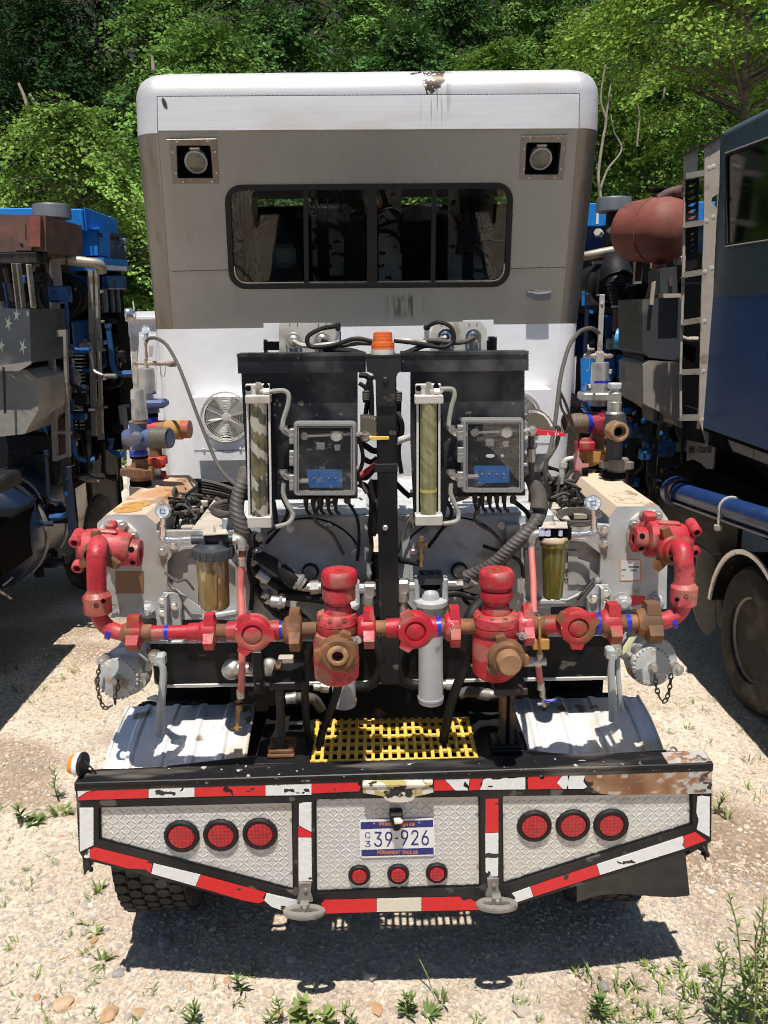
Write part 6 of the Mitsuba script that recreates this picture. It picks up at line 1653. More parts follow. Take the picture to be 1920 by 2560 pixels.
YFI = 0.27
g1 = gauge(KG, 684, 215, 51, YFI, [(P(KG, 683, 262, YFI), P(KG, 683, 335, YFI), 0.011), (P(KG, 683, 330, YFI), P(KG, 683, 415, YFI), 0.014), (P(KG, 680, 415, YFI), P(KG, 745, 418, YFI), 0.014), (P(KG, 745, 418, YFI), P(KG, 830, 416, YFI), 0.012), (P(KG, 830, 416, YFI), P(KG, 900, 414, YFI), 0.015)])
say(g1, 'round white dial above the amber filter')
g2 = gauge(KI, 651, 131, 46, YFI, [(P(KI, 652, 172, YFI), P(KI, 656, 230, YFI), 0.010), (P(KI, 656, 225, YFI), P(KI, 658, 310, YFI), 0.013), (P(KI, 668, 308, YFI), P(KI, 620, 308, YFI), 0.014), (P(KI, 625, 310, YFI), P(KI, 545, 315, YFI), 0.011), (P(KI, 545, 315, YFI), P(KI, 495, 318, YFI), 0.014)])
say(g2, 'round white dial above the green filter')
g3 = gauge(KQ, 354, 188, 44, 1.32, [(P(KQ, 358, 232, 1.32), P(KQ, 355, 300, 1.32), 0.012)], False)
say(g3, 'clear round gauge on top of the left valve stack')

AMBO = pbr('amber_oil_bowl', lambda p, n, uv: mix(mix((0.30, 0.20, 0.07), (0.13, 0.085, 0.03), fbm(p.x * 26, p.y * 26, p.z * 9, 3)), (0.50, 0.44, 0.28), smoothstep(0.58, 0.70, fbm(p.x * 30 + 3, p.y * 30, p.z * 8, 3)) * 0.7), 0.22, clearcoat=1.0, clearcoat_gloss=0.9)
GRNO = pbr('olive_oil_bowl', lambda p, n, uv: mix((0.16, 0.145, 0.02), (0.085, 0.085, 0.015), fbm(p.x * 26, p.y * 26, p.z * 7, 3)), 0.12, clearcoat=1.0, clearcoat_gloss=0.95)
CAPG = pbr('charcoal_plastic', (0.045, 0.05, 0.056), 0.45)
t = hold(TR, 'oil_filter')
say(t, 'filter bowl of streaky amber oil under a charcoal cap, left')
add(t, 'bowl', vlathe(KG, 1036, [(884, 20), (882, 88), (868, 100), (700, 106), (530, 112), (515, 112)], YFI, 30), AMBO)
add(t, 'bowl_rib', cyl(P(KG, 1052, 585, YFI - sz(KG, 105, P(KG, 1050, 600, YFI))), P(KG, 1052, 870, YFI - sz(KG, 98, P(KG, 1050, 600, YFI))), 0.006, n=6), AMBO)
add(t, 'cap', vlathe(KG, 1032, [(535, 124), (530, 140), (470, 143), (462, 138), (452, 110), (430, 96)], YFI, 34), CAPG)
add(t, 'cap_fins', cat(*[obox(P(KG, 1032, 495, YFI) + [math.cos(a) * sz(KG, 143, P(KG, 1032, 495, YFI)), math.sin(a) * sz(KG, 143, P(KG, 1032, 495, YFI)), 0], [math.cos(a), math.sin(a), 0], [0, 0, 1], 0.006, 0.03, 0.007, 0.001) for a in np.arange(18) * 2 * math.pi / 18]), CAPG)
o = P(KG, 1030, 410, YFI)
add(t, 'head', cat(cyl(P(KG, 882, 412, YFI), P(KG, 1178, 408, YFI), sz(KG, 34, o), n=16), *[cyl(P(KG, x, 408, YFI - 0.03), P(KG, x, 452, YFI - 0.03), 0.011, n=8) for x in (965, 1085)]), CAPG)
add(t, 'mount_plate', cat(hull([P(KG, x, y, yy) for x, y, yy in ((958, 380, YFI - 0.05), (1135, 370, YFI - 0.05), (965, 340, YFI + 0.06), (1120, 338, YFI + 0.06), (958, 386, YFI - 0.05), (1135, 376, YFI - 0.05))]), hull([P(KG, x, y, YFI + dy) for x, y in ((1035, 310), (1052, 340), (1028, 375)) for dy in (-0.004, 0.004)])), BEIGE)
add(t, 'outlet_elbow', cat(elbow(P(KG, 1170, 408, YFI), P(KG, 1228, 405, YFI), P(KG, 1230, 460, YFI), 0.022, 14), cyl(P(KG, 1232, 450, YFI), P(KG, 1232, 480, YFI), 0.026, n=6), cyl(P(KG, 1172, 408, YFI), P(KG, 1195, 407, YFI), 0.026, n=6)), STEEL)
add(t, 'drain_nipple', cyl(P(KG, 1232, 475, YFI), P(KG, 1236, 540, YFI), 0.016, n=12), RUST)
t = hold(TR, 'oil_filter')
say(t, 'filter bowl of clear olive green oil under a white head, right')
add(t, 'bowl', vlathe(KI, 424, [(682, 18), (680, 44), (668, 56), (560, 62), (430, 68), (385, 72), (375, 82), (345, 84), (335, 83)], YFI, 30), GRNO)
add(t, 'collar', vlathe(KI, 423, [(352, 84), (345, 87), (332, 86), (322, 80)], YFI, 30), OILY)
add(t, 'head', cat(rbox(P(KI, 345, 275, YFI - 0.03), P(KI, 505, 325, YFI + 0.04), 0.006)), DARK)
add(t, 'head_clips', cat(*[rbox(P(KI, x, y0, YFI - 0.042), P(KI, x + w, 322, YFI - 0.03), 0.003) for x, y0, w in ((340, 275, 30), (376, 292, 14), (388, 286, 16), (455, 290, 18))], ), pbr('pale_blue_plastic', (0.50, 0.57, 0.72), 0.4))
add(t, 'mount_plate', cat(hull([P(KI, x, y, yy) for x, y, yy in ((350, 275, YFI - 0.045), (505, 275, YFI - 0.045), (370, 240, YFI + 0.06), (500, 240, YFI + 0.06), (350, 280, YFI - 0.045), (505, 280, YFI - 0.045))]), hull([P(KI, x, y, YFI + dy) for x, y in ((405, 222), (435, 250), (440, 275)) for dy in (-0.004, 0.004)])), BEIGE)
add(t, 'outlet_elbow', cat(elbow(P(KI, 345, 310, YFI), P(KI, 300, 308, YFI), P(KI, 298, 360, YFI), 0.020, 14), cyl(P(KI, 298, 352, YFI), P(KI, 298, 395, YFI), 0.017, n=12)), STEEL)

# grey canisters in the middle
CANG = pbr('canister_grey', worn((0.42, 0.43, 0.45), (0.25, 0.23, 0.2), 8, 0.68, 0.1, 0.05), 0.32)
YC = 0.36
for k, (x, top, bot, hw) in enumerate(((893, 378, 965, 76), (376, 398, 984, 72))):
    t = hold(TR, 'hydraulic_filter')
    add(t, 'canister', vlathe(KH, x, [(bot + 3, hw * 0.72), (bot - 8, hw * 0.97), (bot - 22, hw), (bot - 26, hw * 1.02), (bot - 40, hw * 1.03), (bot - 46, hw * 0.97), (top + 60, hw * 0.95), (top + 40, hw), (top, hw)], YC, 34), CANG)
    add(t, 'head', cat(vlathe(KH, x, [(top + 6, hw * 1.2), (top - 2, hw * 1.34), (top - 26, hw * 1.34), (top - 34, hw * 1.2)], YC, 30), vlathe(KH, x - 2, [(top - 30, hw * 0.72), (top - 62, hw * 0.66), (top - 78, hw * 0.5), (top - 88, hw * 0.2)], YC, 24)), GREY)
    add(t, 'bleed_gap', vlathe(KH, x, [(top - 100, hw * 0.78), (top - 140, hw * 0.78)], YC + 0.03, 20), DARK)
    add(t, 'top_plate', rbox(P(KH, x - 70, top - 172, YC - 0.02), P(KH, x + 62, top - 142, YC + 0.05), 0.004), CAPG)
    for xx in (x - 52, x + 8, x + 42):
        add(t, 'cap_screw', bolt(P(KH, xx, top - 172, YC + 0.0), [0, 0, 1], 0.009, 0.009), DARK)
    for s in (-1, 1):
        add(t, 'port_leg', cat(rbox(P(KH, x + s * 84 - 14, top - 148, YC - 0.02), P(KH, x + s * 84 + 14, top - 30, YC + 0.03), 0.006)), GREY)
    px = x - 160 if k == 0 else x + 160
    add(t, 'port_elbow', cat(rbox(P(KH, px - 42, top - 132, YC - 0.02), P(KH, px + 34, top - 78, YC + 0.03), 0.008), cyl(P(KH, px - 10, top - 70, YC), P(KH, px - 10, top - 20, YC), 0.03, n=6), cyl(P(KH, px - 10, top - 22, YC), P(KH, px - 10, top + 40, YC), 0.022, n=12), cyl(P(KH, px + (30 if k == 0 else -30), top - 105, YC), P(KH, x + (-84 if k == 0 else 84), top - 108, YC), 0.02, n=10)), STEEL)
    add(t, 'side_fitting', cat(cyl(P(KH, x + 80, top - 118, YC), P(KH, x + 150, top - 116, YC), 0.016, n=10), cyl(P(KH, x + 150, top - 118, YC), P(KH, x + 190, top - 118, YC), 0.02, n=6)), STEEL)

# pale red drain hoses with their cocks
PINK = pbr('pale_red_hose', worn((0.62, 0.17, 0.15), (0.36, 0.19, 0.15), 15, 0.60, 0.12, 0.12), 0.5)
for c, pts, r, tail, lab in ((KG, [(1230, 540), (1226, 640), (1220, 760), (1228, 880), (1232, 1000), (1228, 1140), (1232, 1260), (1228, 1380), (1222, 1485)], 25, [(1215, 1480), (1208, 1560), (1203, 1640), (1198, 1730)], 'pale red drain hose with a rusty cock, left'),
                             (KI, [(297, 395), (300, 470), (306, 560), (308, 640), (312, 780)], 18, None, 'pale red hose that ends at the manifold, right'),
                             (KI, [(332, 1030), (340, 1100), (350, 1190)], 19, [(352, 1190), (360, 1222), (366, 1258), (373, 1305)], 'short pale red drain hose with a blue handled cock')):
    t = hold(TR, 'drain_hose')
    say(t, lab)
    yy = [0.25 - 0.13 * min(1, abs(p[1] - pts[0][1]) / max(1, abs(pts[-1][1] - pts[0][1]))) if c is KG else (0.25 - 0.16 * (p[1] - pts[0][1]) / (pts[-1][1] - pts[0][1]) if tail is None else 0.10) for p in pts]
    if c is KG:
        yy = [0.25, 0.25, 0.24, 0.21, 0.18, 0.16, 0.16, 0.17, 0.18]
    w = [P(c, p[0], p[1], y) for p, y in zip(pts, yy)]
    R = sz(c, r, w[0])
    add(t, 'hose', tube(w, R, n=14, k=5), PINK)
    add(t, 'ferrule', cyl(w[0], w[0] + [0, 0, -0.03], R * 1.18, n=14), STEEL)
    add(t, 'ferrule', cyl(w[-1] + [0, 0, 0.02], w[-1] + [0, 0, -0.012], R * 1.18, n=14), STEEL)
    if tail:
        q = [P(c, x, y, yy[-1]) for x, y in tail]
        add(t, 'cock', cat(cyl(q[0], q[1], R * 0.55, n=10), cyl(q[1] + [0, 0, 0.02], q[1] + [0, 0, -0.02], R * 0.9, n=6), cyl(q[1], q[2], R * 0.5, n=10), cyl(q[2], q[3], R * 0.75, R * 0.6, n=10), lathe(q[3] + [-0.03, 0, 0.01], [1, 0, 0.1], [(0, R * 0.5), (0.05, R * 0.45)], 8)), RING if c is KG else STEEL)
        if c is KG:
            add(t, 'cock_washer', lathe(q[1] + [0, 0, 0.012], [0, 0, 1], [(0, R * 1.6), (0.004, R * 1.6)], 18), RUBBER)
        else:
            p = P(KI, 395, 1275, 0.09)
            add(t, 'cock_handle', hull([p + d for d in ([-0.02, 0, -0.006], [-0.02, 0, 0.006], [0.032, 0, 0.012], [0.034, 0, 0.0], [0.01, -0.008, 0.004])]), BLUETAPE)
tp('cross_fitting', cat(cyl(P(KI, 250, 1048, 0.10), P(KI, 305, 1046, 0.10), 0.020, n=6), cyl(P(KI, 300, 1046, 0.10), P(KI, 380, 1044, 0.10), 0.017, n=12), cyl(P(KI, 345, 1000, 0.10), P(KI, 340, 1040, 0.10), 0.014, n=10)), STEEL)
tp('cross_fitting', cat(cyl(P(KH, 1105, 725, 0.16), P(KH, 1170, 722, 0.16), 0.018, n=12), cyl(P(KH, 1135, 725, 0.16), P(KH, 1160, 724, 0.16), 0.024, n=6)), STEEL)
# sample cock below the right sight glass
t = hold(TR, 'sample_cock')
q = [P(KH, 838, y, YP - 0.03) for y in (-20, 10, 45, 80, 115, 158)]
add(t, 'body', cat(cyl(q[0], q[1], 0.012, n=8), cyl(q[1], q[2], 0.020, n=6), lathe(P(KH, 815, 22, YP - 0.03), [1, 0, 0], [(0, 0.014), (0.04, 0.014)], 10), cyl(q[2], q[3], 0.008, n=8), cyl(q[3], q[4], 0.014, n=6), cyl(q[4], q[5], 0.009, n=8)), pbr('brass', (0.42, 0.33, 0.17), 0.35, metal=0.8))
add(t, 'side_hose', tube([P(KH, 685, 115, 0.42), P(KH, 740, 122, 0.36), P(KH, 835, 140, YP - 0.02)], 0.014, n=9), RUBBER)

# ---------------------------------------------------------------- hoses
def hose(c, pts, r, mat=RUBBER, name='black_hose', n=11, k=7):
    return tp(name, tube([P(c, *p[:2], p[2]) for p in pts], r, n=n, k=k), mat)


hose(KG, [(1245, -60, .42), (1232, 20, .36), (1205, 110, .34), (1192, 190, .32), (1205, 270, .30), (1238, 380, .30), (1258, 440, .36)], 0.030, pbr('ridged_hose', lambda p, n, uv: mix((0.045, 0.042, 0.04), (0.11, 0.10, 0.09), fbm(p.x * 14, p.y * 14, p.z * 14, 3)), 0.6, bump=lambda p, n, uv: dr.sin(p.z * 330 + p.x * 150), bscale=0.0012))
for k in range(4):
    hose(KG, [(1150, 150 + 14 * k, .50), (1080, 158 + 18 * k, .46), (1030, 190 + 10 * k, .46), (1090, 228 + 6 * k, .44), (1200, 238 - 6 * k, .36)], 0.012, DUSTY, 'coiled_hose')
hose(KI, [(300, -60, .5), (318, 20, .45), (350, 120, .40), (345, 190, .36), (300, 270, .30), (200, 370, .28), (90, 475, .30), (-10, 535, .34), (-80, 560, .36)], 0.029, 'ridged_hose')
hose(KI, [(295, -30, .4), (318, 30, .38), (338, 110, .36), (335, 170, .34)], 0.034, DUSTY, 'hose_wrap')
hose(KQ, [(352, 320, 1.32), (370, 285, 1.30), (420, 268, 1.2), (490, 285, 1.1), (580, 360, 1.0), (690, 560, .92), (800, 840, .85), (900, 1110, .8), (1000, 1360, .75), (1090, 1570, .7), (1180, 1700, .6), (1290, 1800, .5)], 0.0085, DUSTY, 'signal_cable', 8)
hose(KR, [(905, 300, 1.32), (900, 225, 1.31), (850, 180, 1.28), (780, 172, 1.22), (690, 215, 1.15), (600, 340, 1.05), (540, 520, 1.0), (500, 700, .95), (475, 900, .9), (450, 1120, .85), (410, 1360, .8), (370, 1500, .75), (300, 1620, .7), (215, 1690, .6)], 0.0105, DUSTY, 'signal_cable', 8)
hose(KR, [(500, 830, .93), (560, 960, .98), (620, 1130, 1.05), (665, 1280, 1.12), (690, 1340, 1.2)], 0.007, DUSTY, 'signal_cable', 7)
hose(KR, [(495, 850, .93), (515, 1000, .98), (590, 1120, 1.03), (640, 1230, 1.1)], 0.006, DUSTY, 'signal_cable', 7)
hose(KR, [(415, 1180, .5), (480, 1200, .55), (485, 1260, .6), (455, 1380, .62), (390, 1490, .6), (360, 1540, .6), (345, 1700, .6), (385, 1900, .62)], 0.010, DUSTY, 'signal_cable', 8)
hose(KR, [(200, 1290, .33), (200, 1400, .34), (200, 1560, .36), (205, 1760, .38), (200, 1960, .42)], 0.013, DUSTY, 'signal_cable', 9)
tp('cable_ferrule', cat(cyl(P(KR, 200, 1410, .34), P(KR, 200, 1545, .35), 0.018, n=8)), STEEL)
hose(KH, [(185, 610, .10), (160, 760, .12), (148, 880, .14), (155, 1050, .2), (175, 1180, .26), (222, 1318, .22)], 0.016)
hose(KH, [(352, 840, .10), (325, 940, .14), (280, 1060, .2), (242, 1170, .24), (226, 1310, .22)], 0.017)
hose(KH, [(1170, 580, .10), (1120, 690, .10), (1075, 800, .11), (1020, 950, .14), (985, 1100, .2), (970, 1190, .24), (985, 1280, .22)], 0.020)
hose(KH, [(1095, 760, .12), (1045, 880, .14), (1000, 1040, .2), (975, 1150, .24)], 0.016)
hose(KH, [(1205, 360, .30), (1150, 420, .26), (1120, 500, .24), (1105, 640, .26)], 0.030)
hose(KH, [(550, 560, .30), (590, 660, .30), (598, 750, .32), (570, 830, .34), (520, 865, .36), (450, 872, .38)], 0.021)
hose(KH, [(742, 600, .34), (705, 690, .34), (696, 760, .34), (720, 830, .36), (775, 855, .38), (830, 858, .38)], 0.021)
tp('hose_coupling', cat(cyl(P(KH, 200, 868, .4), P(KH, 292, 878, .4), 0.017, n=12), cyl(P(KH, 240, 872, .4), P(KH, 290, 878, .4), 0.022, n=10)), STEEL)
tp('hose_coupling', cat(cyl(P(KH, 960, 856, .38), P(KH, 1048, 854, .38), 0.018, n=12), cyl(P(KH, 985, 856, .38), P(KH, 1030, 855, .38), 0.024, n=10)), STEEL)
hose(KH, [(90, 932, .45), (150, 930, .45), (205, 945, .46), (245, 1000, .5)], 0.022, DUSTY)
tp('hose_coupling', cyl(P(KH, 38, 938, .45), P(KH, 95, 934, .45), 0.026, n=12), STEEL)
hose(KH, [(1060, 915, .42), (1120, 898, .42), (1190, 905, .42)], 0.024, DUSTY)
tp('hose_coupling', cat(cyl(P(KH, 1175, 905, .42), P(KH, 1240, 918, .42), 0.027, n=12), elbow(P(KH, 1235, 917, .42), P(KH, 1300, 915, .42), P(KH, 1305, 860, .42), 0.02, 12)), STEEL)
# hoses at the left of the left pump cover
for pts, r, m in (([(1335, 520, .40), (1420, 565, .37), (1520, 630, .36), (1600, 690, .36), (1680, 735, .38)], 0.027, RUBBER), ([(1330, 620, .42), (1380, 660, .40), (1470, 725, .40), (1560, 770, .40), (1680, 800, .42)], 0.021, RUBBER), ([(1320, 740, .42), (1400, 830, .41), (1500, 890, .41), (1560, 905, .42)], 0.018, RUBBER), ([(1360, 700, .43), (1480, 690, .43), (1600, 720, .44), (1680, 700, .45)], 0.014, DUSTY), ([(1340, 380, .42), (1325, 440, .41), (1318, 560, .42), (1330, 760, .43)], 0.016, RUBBER), ([(1400, 850, .41), (1480, 930, .42), (1560, 940, .43), (1640, 900, .44)], 0.017, RUBBER)):
    hose(KG, pts, r, m)
for (x0, y0), (x1, y1), r in (((1560, 660), (1650, 725), 0.031), ((1340, 640), (1415, 695), 0.022), ((1430, 835), (1530, 850), 0.026)):
    tp('hose_coupling', cat(cyl(P(KG, x0, y0, .365), P(KG, x1, y1, .365), r, n=14), cyl(P(KG, x0 + (x1 - x0) * .55, y0 + (y1 - y0) * .55, .365), P(KG, x0 + (x1 - x0) * .75, y0 + (y1 - y0) * .75, .365), r * 1.25, n=8)), STEEL)
tp('hose_coupling', cat(elbow(P(KH, 95, 262, .37), P(KH, 160, 285, .37), P(KH, 245, 278, .37), 0.022, 12), cyl(P(KH, 180, 282, .37), P(KH, 232, 278, .37), 0.030, n=6)), STEEL)
for x, y in ((1360, 395), (1330, 500), (1320, 560), (1395, 790), (1420, 830)):
    tp('small_fitting', cat(cyl(P(KG, x - 14, y + 10, .41), P(KG, x + 22, y - 14, .39), 0.019, n=6), cyl(P(KG, x - 2, y, .405), P(KG, x + 26, y - 17, .385), 0.014, n=10)), STEEL)
hose(KH, [(995, 320, .36), (1050, 315, .36), (1110, 330, .36), (1180, 345, .34)], 0.016)
hose(KH, [(1075, 290, .37), (1090, 350, .37), (1130, 385, .36), (1200, 400, .34)], 0.009)
hose(KH, [(0, 160, .36), (60, 235, .36), (100, 265, .37)], 0.030)
hose(KH, [(-10, 330, .38), (80, 330, .38), (190, 340, .38), (265, 352, .38)], 0.022)
hose(KH, [(0, 300, .4), (120, 350, .4), (160, 320, .4), (165, 270, .4)], 0.007, DUSTY)
hose(KH, [(0, 420, .40), (90, 440, .4), (150, 480, .4), (200, 560, .4)], 0.02)
hose(KH, [(1090, 265, .37), (1130, 255, .36), (1160, 235, .33)], 0.022, STEEL, 'hose_coupling')
hose(KI, [(560, 690, .46), (600, 640, .46), (660, 570, .46)], 0.008, DUSTY)
# coil of thin cable by the green filter's gauge
t_ = hold(TR, 'cable_coil')
o = P(KI, 570, 225, .38)
add(t_, 'coil', cat(*[tube([o + [math.cos(a) * (0.075 + 0.006 * k), math.sin(a) * 0.03, math.sin(a) * 0.022 + 0.006 * k] for a in np.linspace(0, 6.2, 14)], 0.005, n=6, k=3) for k in range(4)]), DUSTY)

# ---------------------------------------------------------------- suction valves with capped ends, levers and chains
CAPB = pbr('chipped_grey_cap', lambda p, n, uv: mix(mix((0.36, 0.38, 0.37), (0.28, 0.20, 0.13), smoothstep(0.58, 0.72, fbm(p.x * 10, p.y * 10, p.z * 10, 4))), (0.55, 0.54, 0.50), smoothstep(0.60, 0.66, fbm(p.x * 16 + 9, p.y * 16, p.z * 16, 3)) * 0.7), 0.55)


def chain(pts, link=0.024, r=0.0028):
    p = spline(pts, 14)
    L = np.r_[0, np.cumsum(np.linalg.norm(np.diff(p, axis=0), axis=1))]
    n = int(L[-1] / (link * 0.72))
    ms = []
    for k in range(n):
        s = (k + 0.5) * L[-1] / n
        q = A([np.interp(s, L, p[:, j]) for j in range(3)])
        q2 = A([np.interp(s + 0.003, L, p[:, j]) for j in range(3)]) - q
        d = q2 / (np.linalg.norm(q2) + 1e-9)
        a, b, _ = frame(d)
        e = a if k % 2 else b
        ms.append(tube([q + d * link * 0.5 * math.cos(t) + e * link * 0.28 * math.sin(t) for t in np.linspace(0, 2 * math.pi, 9)], r, n=5, curve=False, caps=False))
    return cat(ms)


for c, oc, orad, fc, frad, lev, ch, lab in (
        (KG, (430, 1315), 172, (375, 1372), 140, [(655, 1250), (688, 1330), (670, 1560), (658, 1770)], [(245, 1280), (232, 1380), (240, 1480), (268, 1560), (292, 1575), (330, 1560)], 'capped grey suction valve with rust streaks, left'),
        (KI, (985, 1040), 146, (985, 1072), 108, [(765, 1005), (755, 1100), (763, 1250), (765, 1385)], [(1008, 1120), (1015, 1190), (1040, 1262), (1068, 1270), (1090, 1210), (1102, 1120)], 'capped grey suction valve with hanging chain, right')):
    t = hold(TR, 'suction_valve')
    say(t, lab)
    yv = 0.34
    o = P(c, *oc, yv); R = sz(c, orad, o)
    d = A([-0.10 if c is KG else 0.10, -1, 0.12]); d /= np.linalg.norm(d)
    add(t, 'flange', lathe(o - d * 0.03, d, [(0, R * 0.95), (0.006, R), (0.045, R), (0.05, R * 0.97), (0.05, R * 0.6)], 40), GREYP)
    add(t, 'body_pipe', cyl(o + [0, 0.02, 0], o + [0.0, 0.5, 0.05], R * 0.78, n=24), GREYP)
    f = P(c, *fc, yv - 0.10); Rf = sz(c, frad, f)
    nt = 28
    prof = []
    rings_ = ring(f - d * 0.02, d, Rf * 0.3, Rf, 0.022, 44, 0.004)
    add(t, 'cap', cat(rings_, lathe(f, d, [(0, Rf * 0.96), (0.012, Rf * 0.94), (0.018, Rf * 0.55), (0.019, 0)], 40), cyl(f - d * 0.12, f - d * 0.01, Rf * 0.9, n=30)), CAPB)
    a_, b_, _ = frame(d)
    add(t, 'cap_tooth', cat(*[obox(f + (math.cos(k * 2 * math.pi / nt) * a_ + math.sin(k * 2 * math.pi / nt) * b_) * Rf * 0.97 + d * 0.004, math.cos(k * 2 * math.pi / nt) * a_ + math.sin(k * 2 * math.pi / nt) * b_, d, 0.014, 0.014, 0.012, 0.003) for k in range(nt)]), CAPB)
    add(t, 'centre_bolt', bolt(f + d * 0.019, d, 0.017, 0.022, 0.003), STEEL)
    for s, e in ((-1, 0.3), (1, 0.35), (0.8, -0.6)):
        q = o + (a_ * s + b_ * e) * R * 0.86 / math.hypot(s, e) + d * 0.02
        add(t, 'cam_ear', cat(cyl(q, q + d * 0.05, 0.026, n=16), bolt(q + d * 0.05, d, 0.012, 0.010)), RUST if s == 1 else STEEL)
    lw = [P(c, x, y, 0.22) for x, y in lev]
    add(t, 'lever', cat(tube(lw, [0.012, 0.015, 0.018, 0.018], n=8, k=4), obox(lw[0] + [0, 0.02, 0], [1, 0, 0], [0, 1, 0], 0.05, 0.05, 0.05, 0.008)), pbr('lever_grey', worn((0.34, 0.37, 0.37), (0.16, 0.14, 0.12), 12, 0.60, 0.1, 0.1), 0.5) if 'lever_grey' not in scene else 'lever_grey')
    hx = lw[0] + A([-0.02 if c is KG else 0.02, 0.03, 0.01])
    add(t, 'lever_hub', cat(bolt(hx, [0, -1, 0], 0.022, 0.03, 0.004), cyl(hx, o + (A([R * 0.8, 0, 0]) if c is KG else A([-R * 0.8, 0, 0])), 0.018, n=10)), STEEL)
    if c is KI:
        add(t, 'second_lever', tube([P(c, 790, 970, 0.26), P(c, 795, 1100, 0.25), P(c, 805, 1230, 0.24), P(c, 818, 1330, 0.24)], 0.011, n=8, k=4), 'lever_grey')
        add(t, 'rag', hull([P(c, 825, 960, 0.24), P(c, 860, 905, 0.26), P(c, 905, 900, 0.27), P(c, 850, 985, 0.24), P(c, 820, 1010, 0.22), P(c, 870, 930, 0.25)]), pbr('yellow_rag', (0.45, 0.44, 0.24), 0.8))
    else:
        add(t, 'catch', cat(obox(P(c, 610, 1505, 0.21), [1, 0, 0.3], [0, 1, 0], 0.045, 0.012, 0.016, 0.003), obox(P(c, 630, 1520, 0.21), [1, 0, -0.3], [0, 1, 0], 0.05, 0.012, 0.014, 0.003)), 'lever_grey')
    add(t, 'chain', chain([P(c, x, y, 0.20) for x, y in ch], 0.026 if c is KG else 0.03, 0.0032), pbr('dark_chain_steel', (0.10, 0.085, 0.07), 0.5, metal=0.6) if 'dark_chain_steel' not in scene else 'dark_chain_steel')
    if c is KG:
        add(t, 'chain', chain([P(c, x, y, 0.19) for x, y in ((372, 1385), (375, 1420), (362, 1470), (352, 1510), (355, 1550))], 0.026, 0.0032), 'dark_chain_steel')

# ---------------------------------------------------------------- valve stacks on the fluid ends
def stack(name, label):
    t = hold(TR, name)
    say(t, label)
    return t


def collar_with_holes(t, c, x, y0, y1, hw, Y, holes, mat):
    o = P(c, x, y0, Y)
    add(t, 'base_collar', vlathe(c, x, [(y1, hw * 0.98), (y1 - 4, hw), (y0 + 6, hw * 0.97), (y0, hw * 0.92)], Y, 28), mat)
    R = sz(c, hw, o)
    for hx, hy, hr in holes:
        u = (hx - x) / hw
        p = P(c, hx, hy, Y - R * math.sqrt(max(0.06, 1 - u * u)))
        dd = p - A([P(c, x, hy, Y)[0], Y, p[2]]); dd /= np.linalg.norm(dd)
        add(t, 'hammer_hole', lathe(p - dd * 0.006, dd, [(0, sz(c, hr, p)), (0.0075, sz(c, hr, p)), (0.0075, 0)], 16), DARK)


def wing_up(t, c, x, y0, y1, hw, Y, rot, mat, out):
    o, q = P(c, x, y1, Y), P(c, x, y0, Y)
    R, H = sz(c, hw, o), q[2] - o[2]
    o = A([o[0], Y, o[2]])
    add(t, 'wing_union', cat(lathe(o, [0, 0, 1], [(0, R * 0.74), (H * 0.25, R * 0.80), (H * 0.35, R), (H * 0.9, R), (H, R * 0.92)], 28), wing_lugs(o + [0, 0, H * 0.62], [0, 0, 1], R, H * 0.5, sz(c, out, o), rot, 3, 0.34)), mat)


BLUEV = pbr('worn_blue_valve_paint', worn((0.055, 0.085, 0.20), (0.16, 0.13, 0.12), 10, 0.56, 0.15, 0.15, (0.12, 0.14, 0.19), 5, 0.6), 0.55)
THREAD = pbr('brown_thread', worn((0.15, 0.10, 0.065), (0.10, 0.09, 0.06), 15, 0.5, 0.2, 0.15), 0.6)


def threaded_end(t, o, d, r, L, mat, nth=5):
    prof = []
    for k in range(nth):
        prof += [(L * k / nth, r), (L * (k + 0.5) / nth, r * 1.035), (L * (k + 0.95) / nth, r)]
    prof += [(L, r * 0.97), (L, r * 0.82), (L * 0.5, r * 0.8)]
    add(t, 'threaded_end', lathe(o, d, prof, 28), mat)
    add(t, 'bore', lathe(np.asarray(o) + A(d) / np.linalg.norm(d) * L * 0.55, d, [(0, r * 0.81), (0.002, 0)], 20), DARK)


# front left: blue tee with a threaded outlet and a steel cap
YS1 = 1.10
t = stack('valve_stack', 'front left valve stack: worn blue tee on a rusty union, steel capped')
collar_with_holes(t, KQ, 300, 1795, 1905, 118, YS1, [(325, 1855, 24), (197, 1850, 22)], pbr('brown_steel', worn((0.12, 0.10, 0.085), (0.20, 0.12, 0.07), 11, 0.55, 0.2, 0.15), 0.55))
add(t, 'dark_neck', vlathe(KQ, 298, [(1800, 108), (1738, 108)], YS1), DARK)
wing_up(t, KQ, 300, 1598, 1742, 140, YS1, 0.2, RUST, 55)
add(t, 'rusty_cone', vlathe(KQ, 288, [(1602, 98), (1590, 90), (1512, 72), (1505, 72)], YS1), RUST)
add(t, 'dark_ring', vlathe(KQ, 283, [(1512, 92), (1490, 94)], YS1), DARK)
add(t, 'lower_flare', vlathe(KQ, 278, [(1492, 92), (1470, 93), (1462, 90), (1410, 62), (1380, 62)], YS1), BLUEV)
add(t, 'tape_band', vlathe(KQ, 279, [(1470, 95), (1442, 92)], YS1), BLUETAPE)
o = P(KQ, 250, 1305, YS1)
R = sz(KQ, 100, o)
dx = A([1, -0.25, 0])
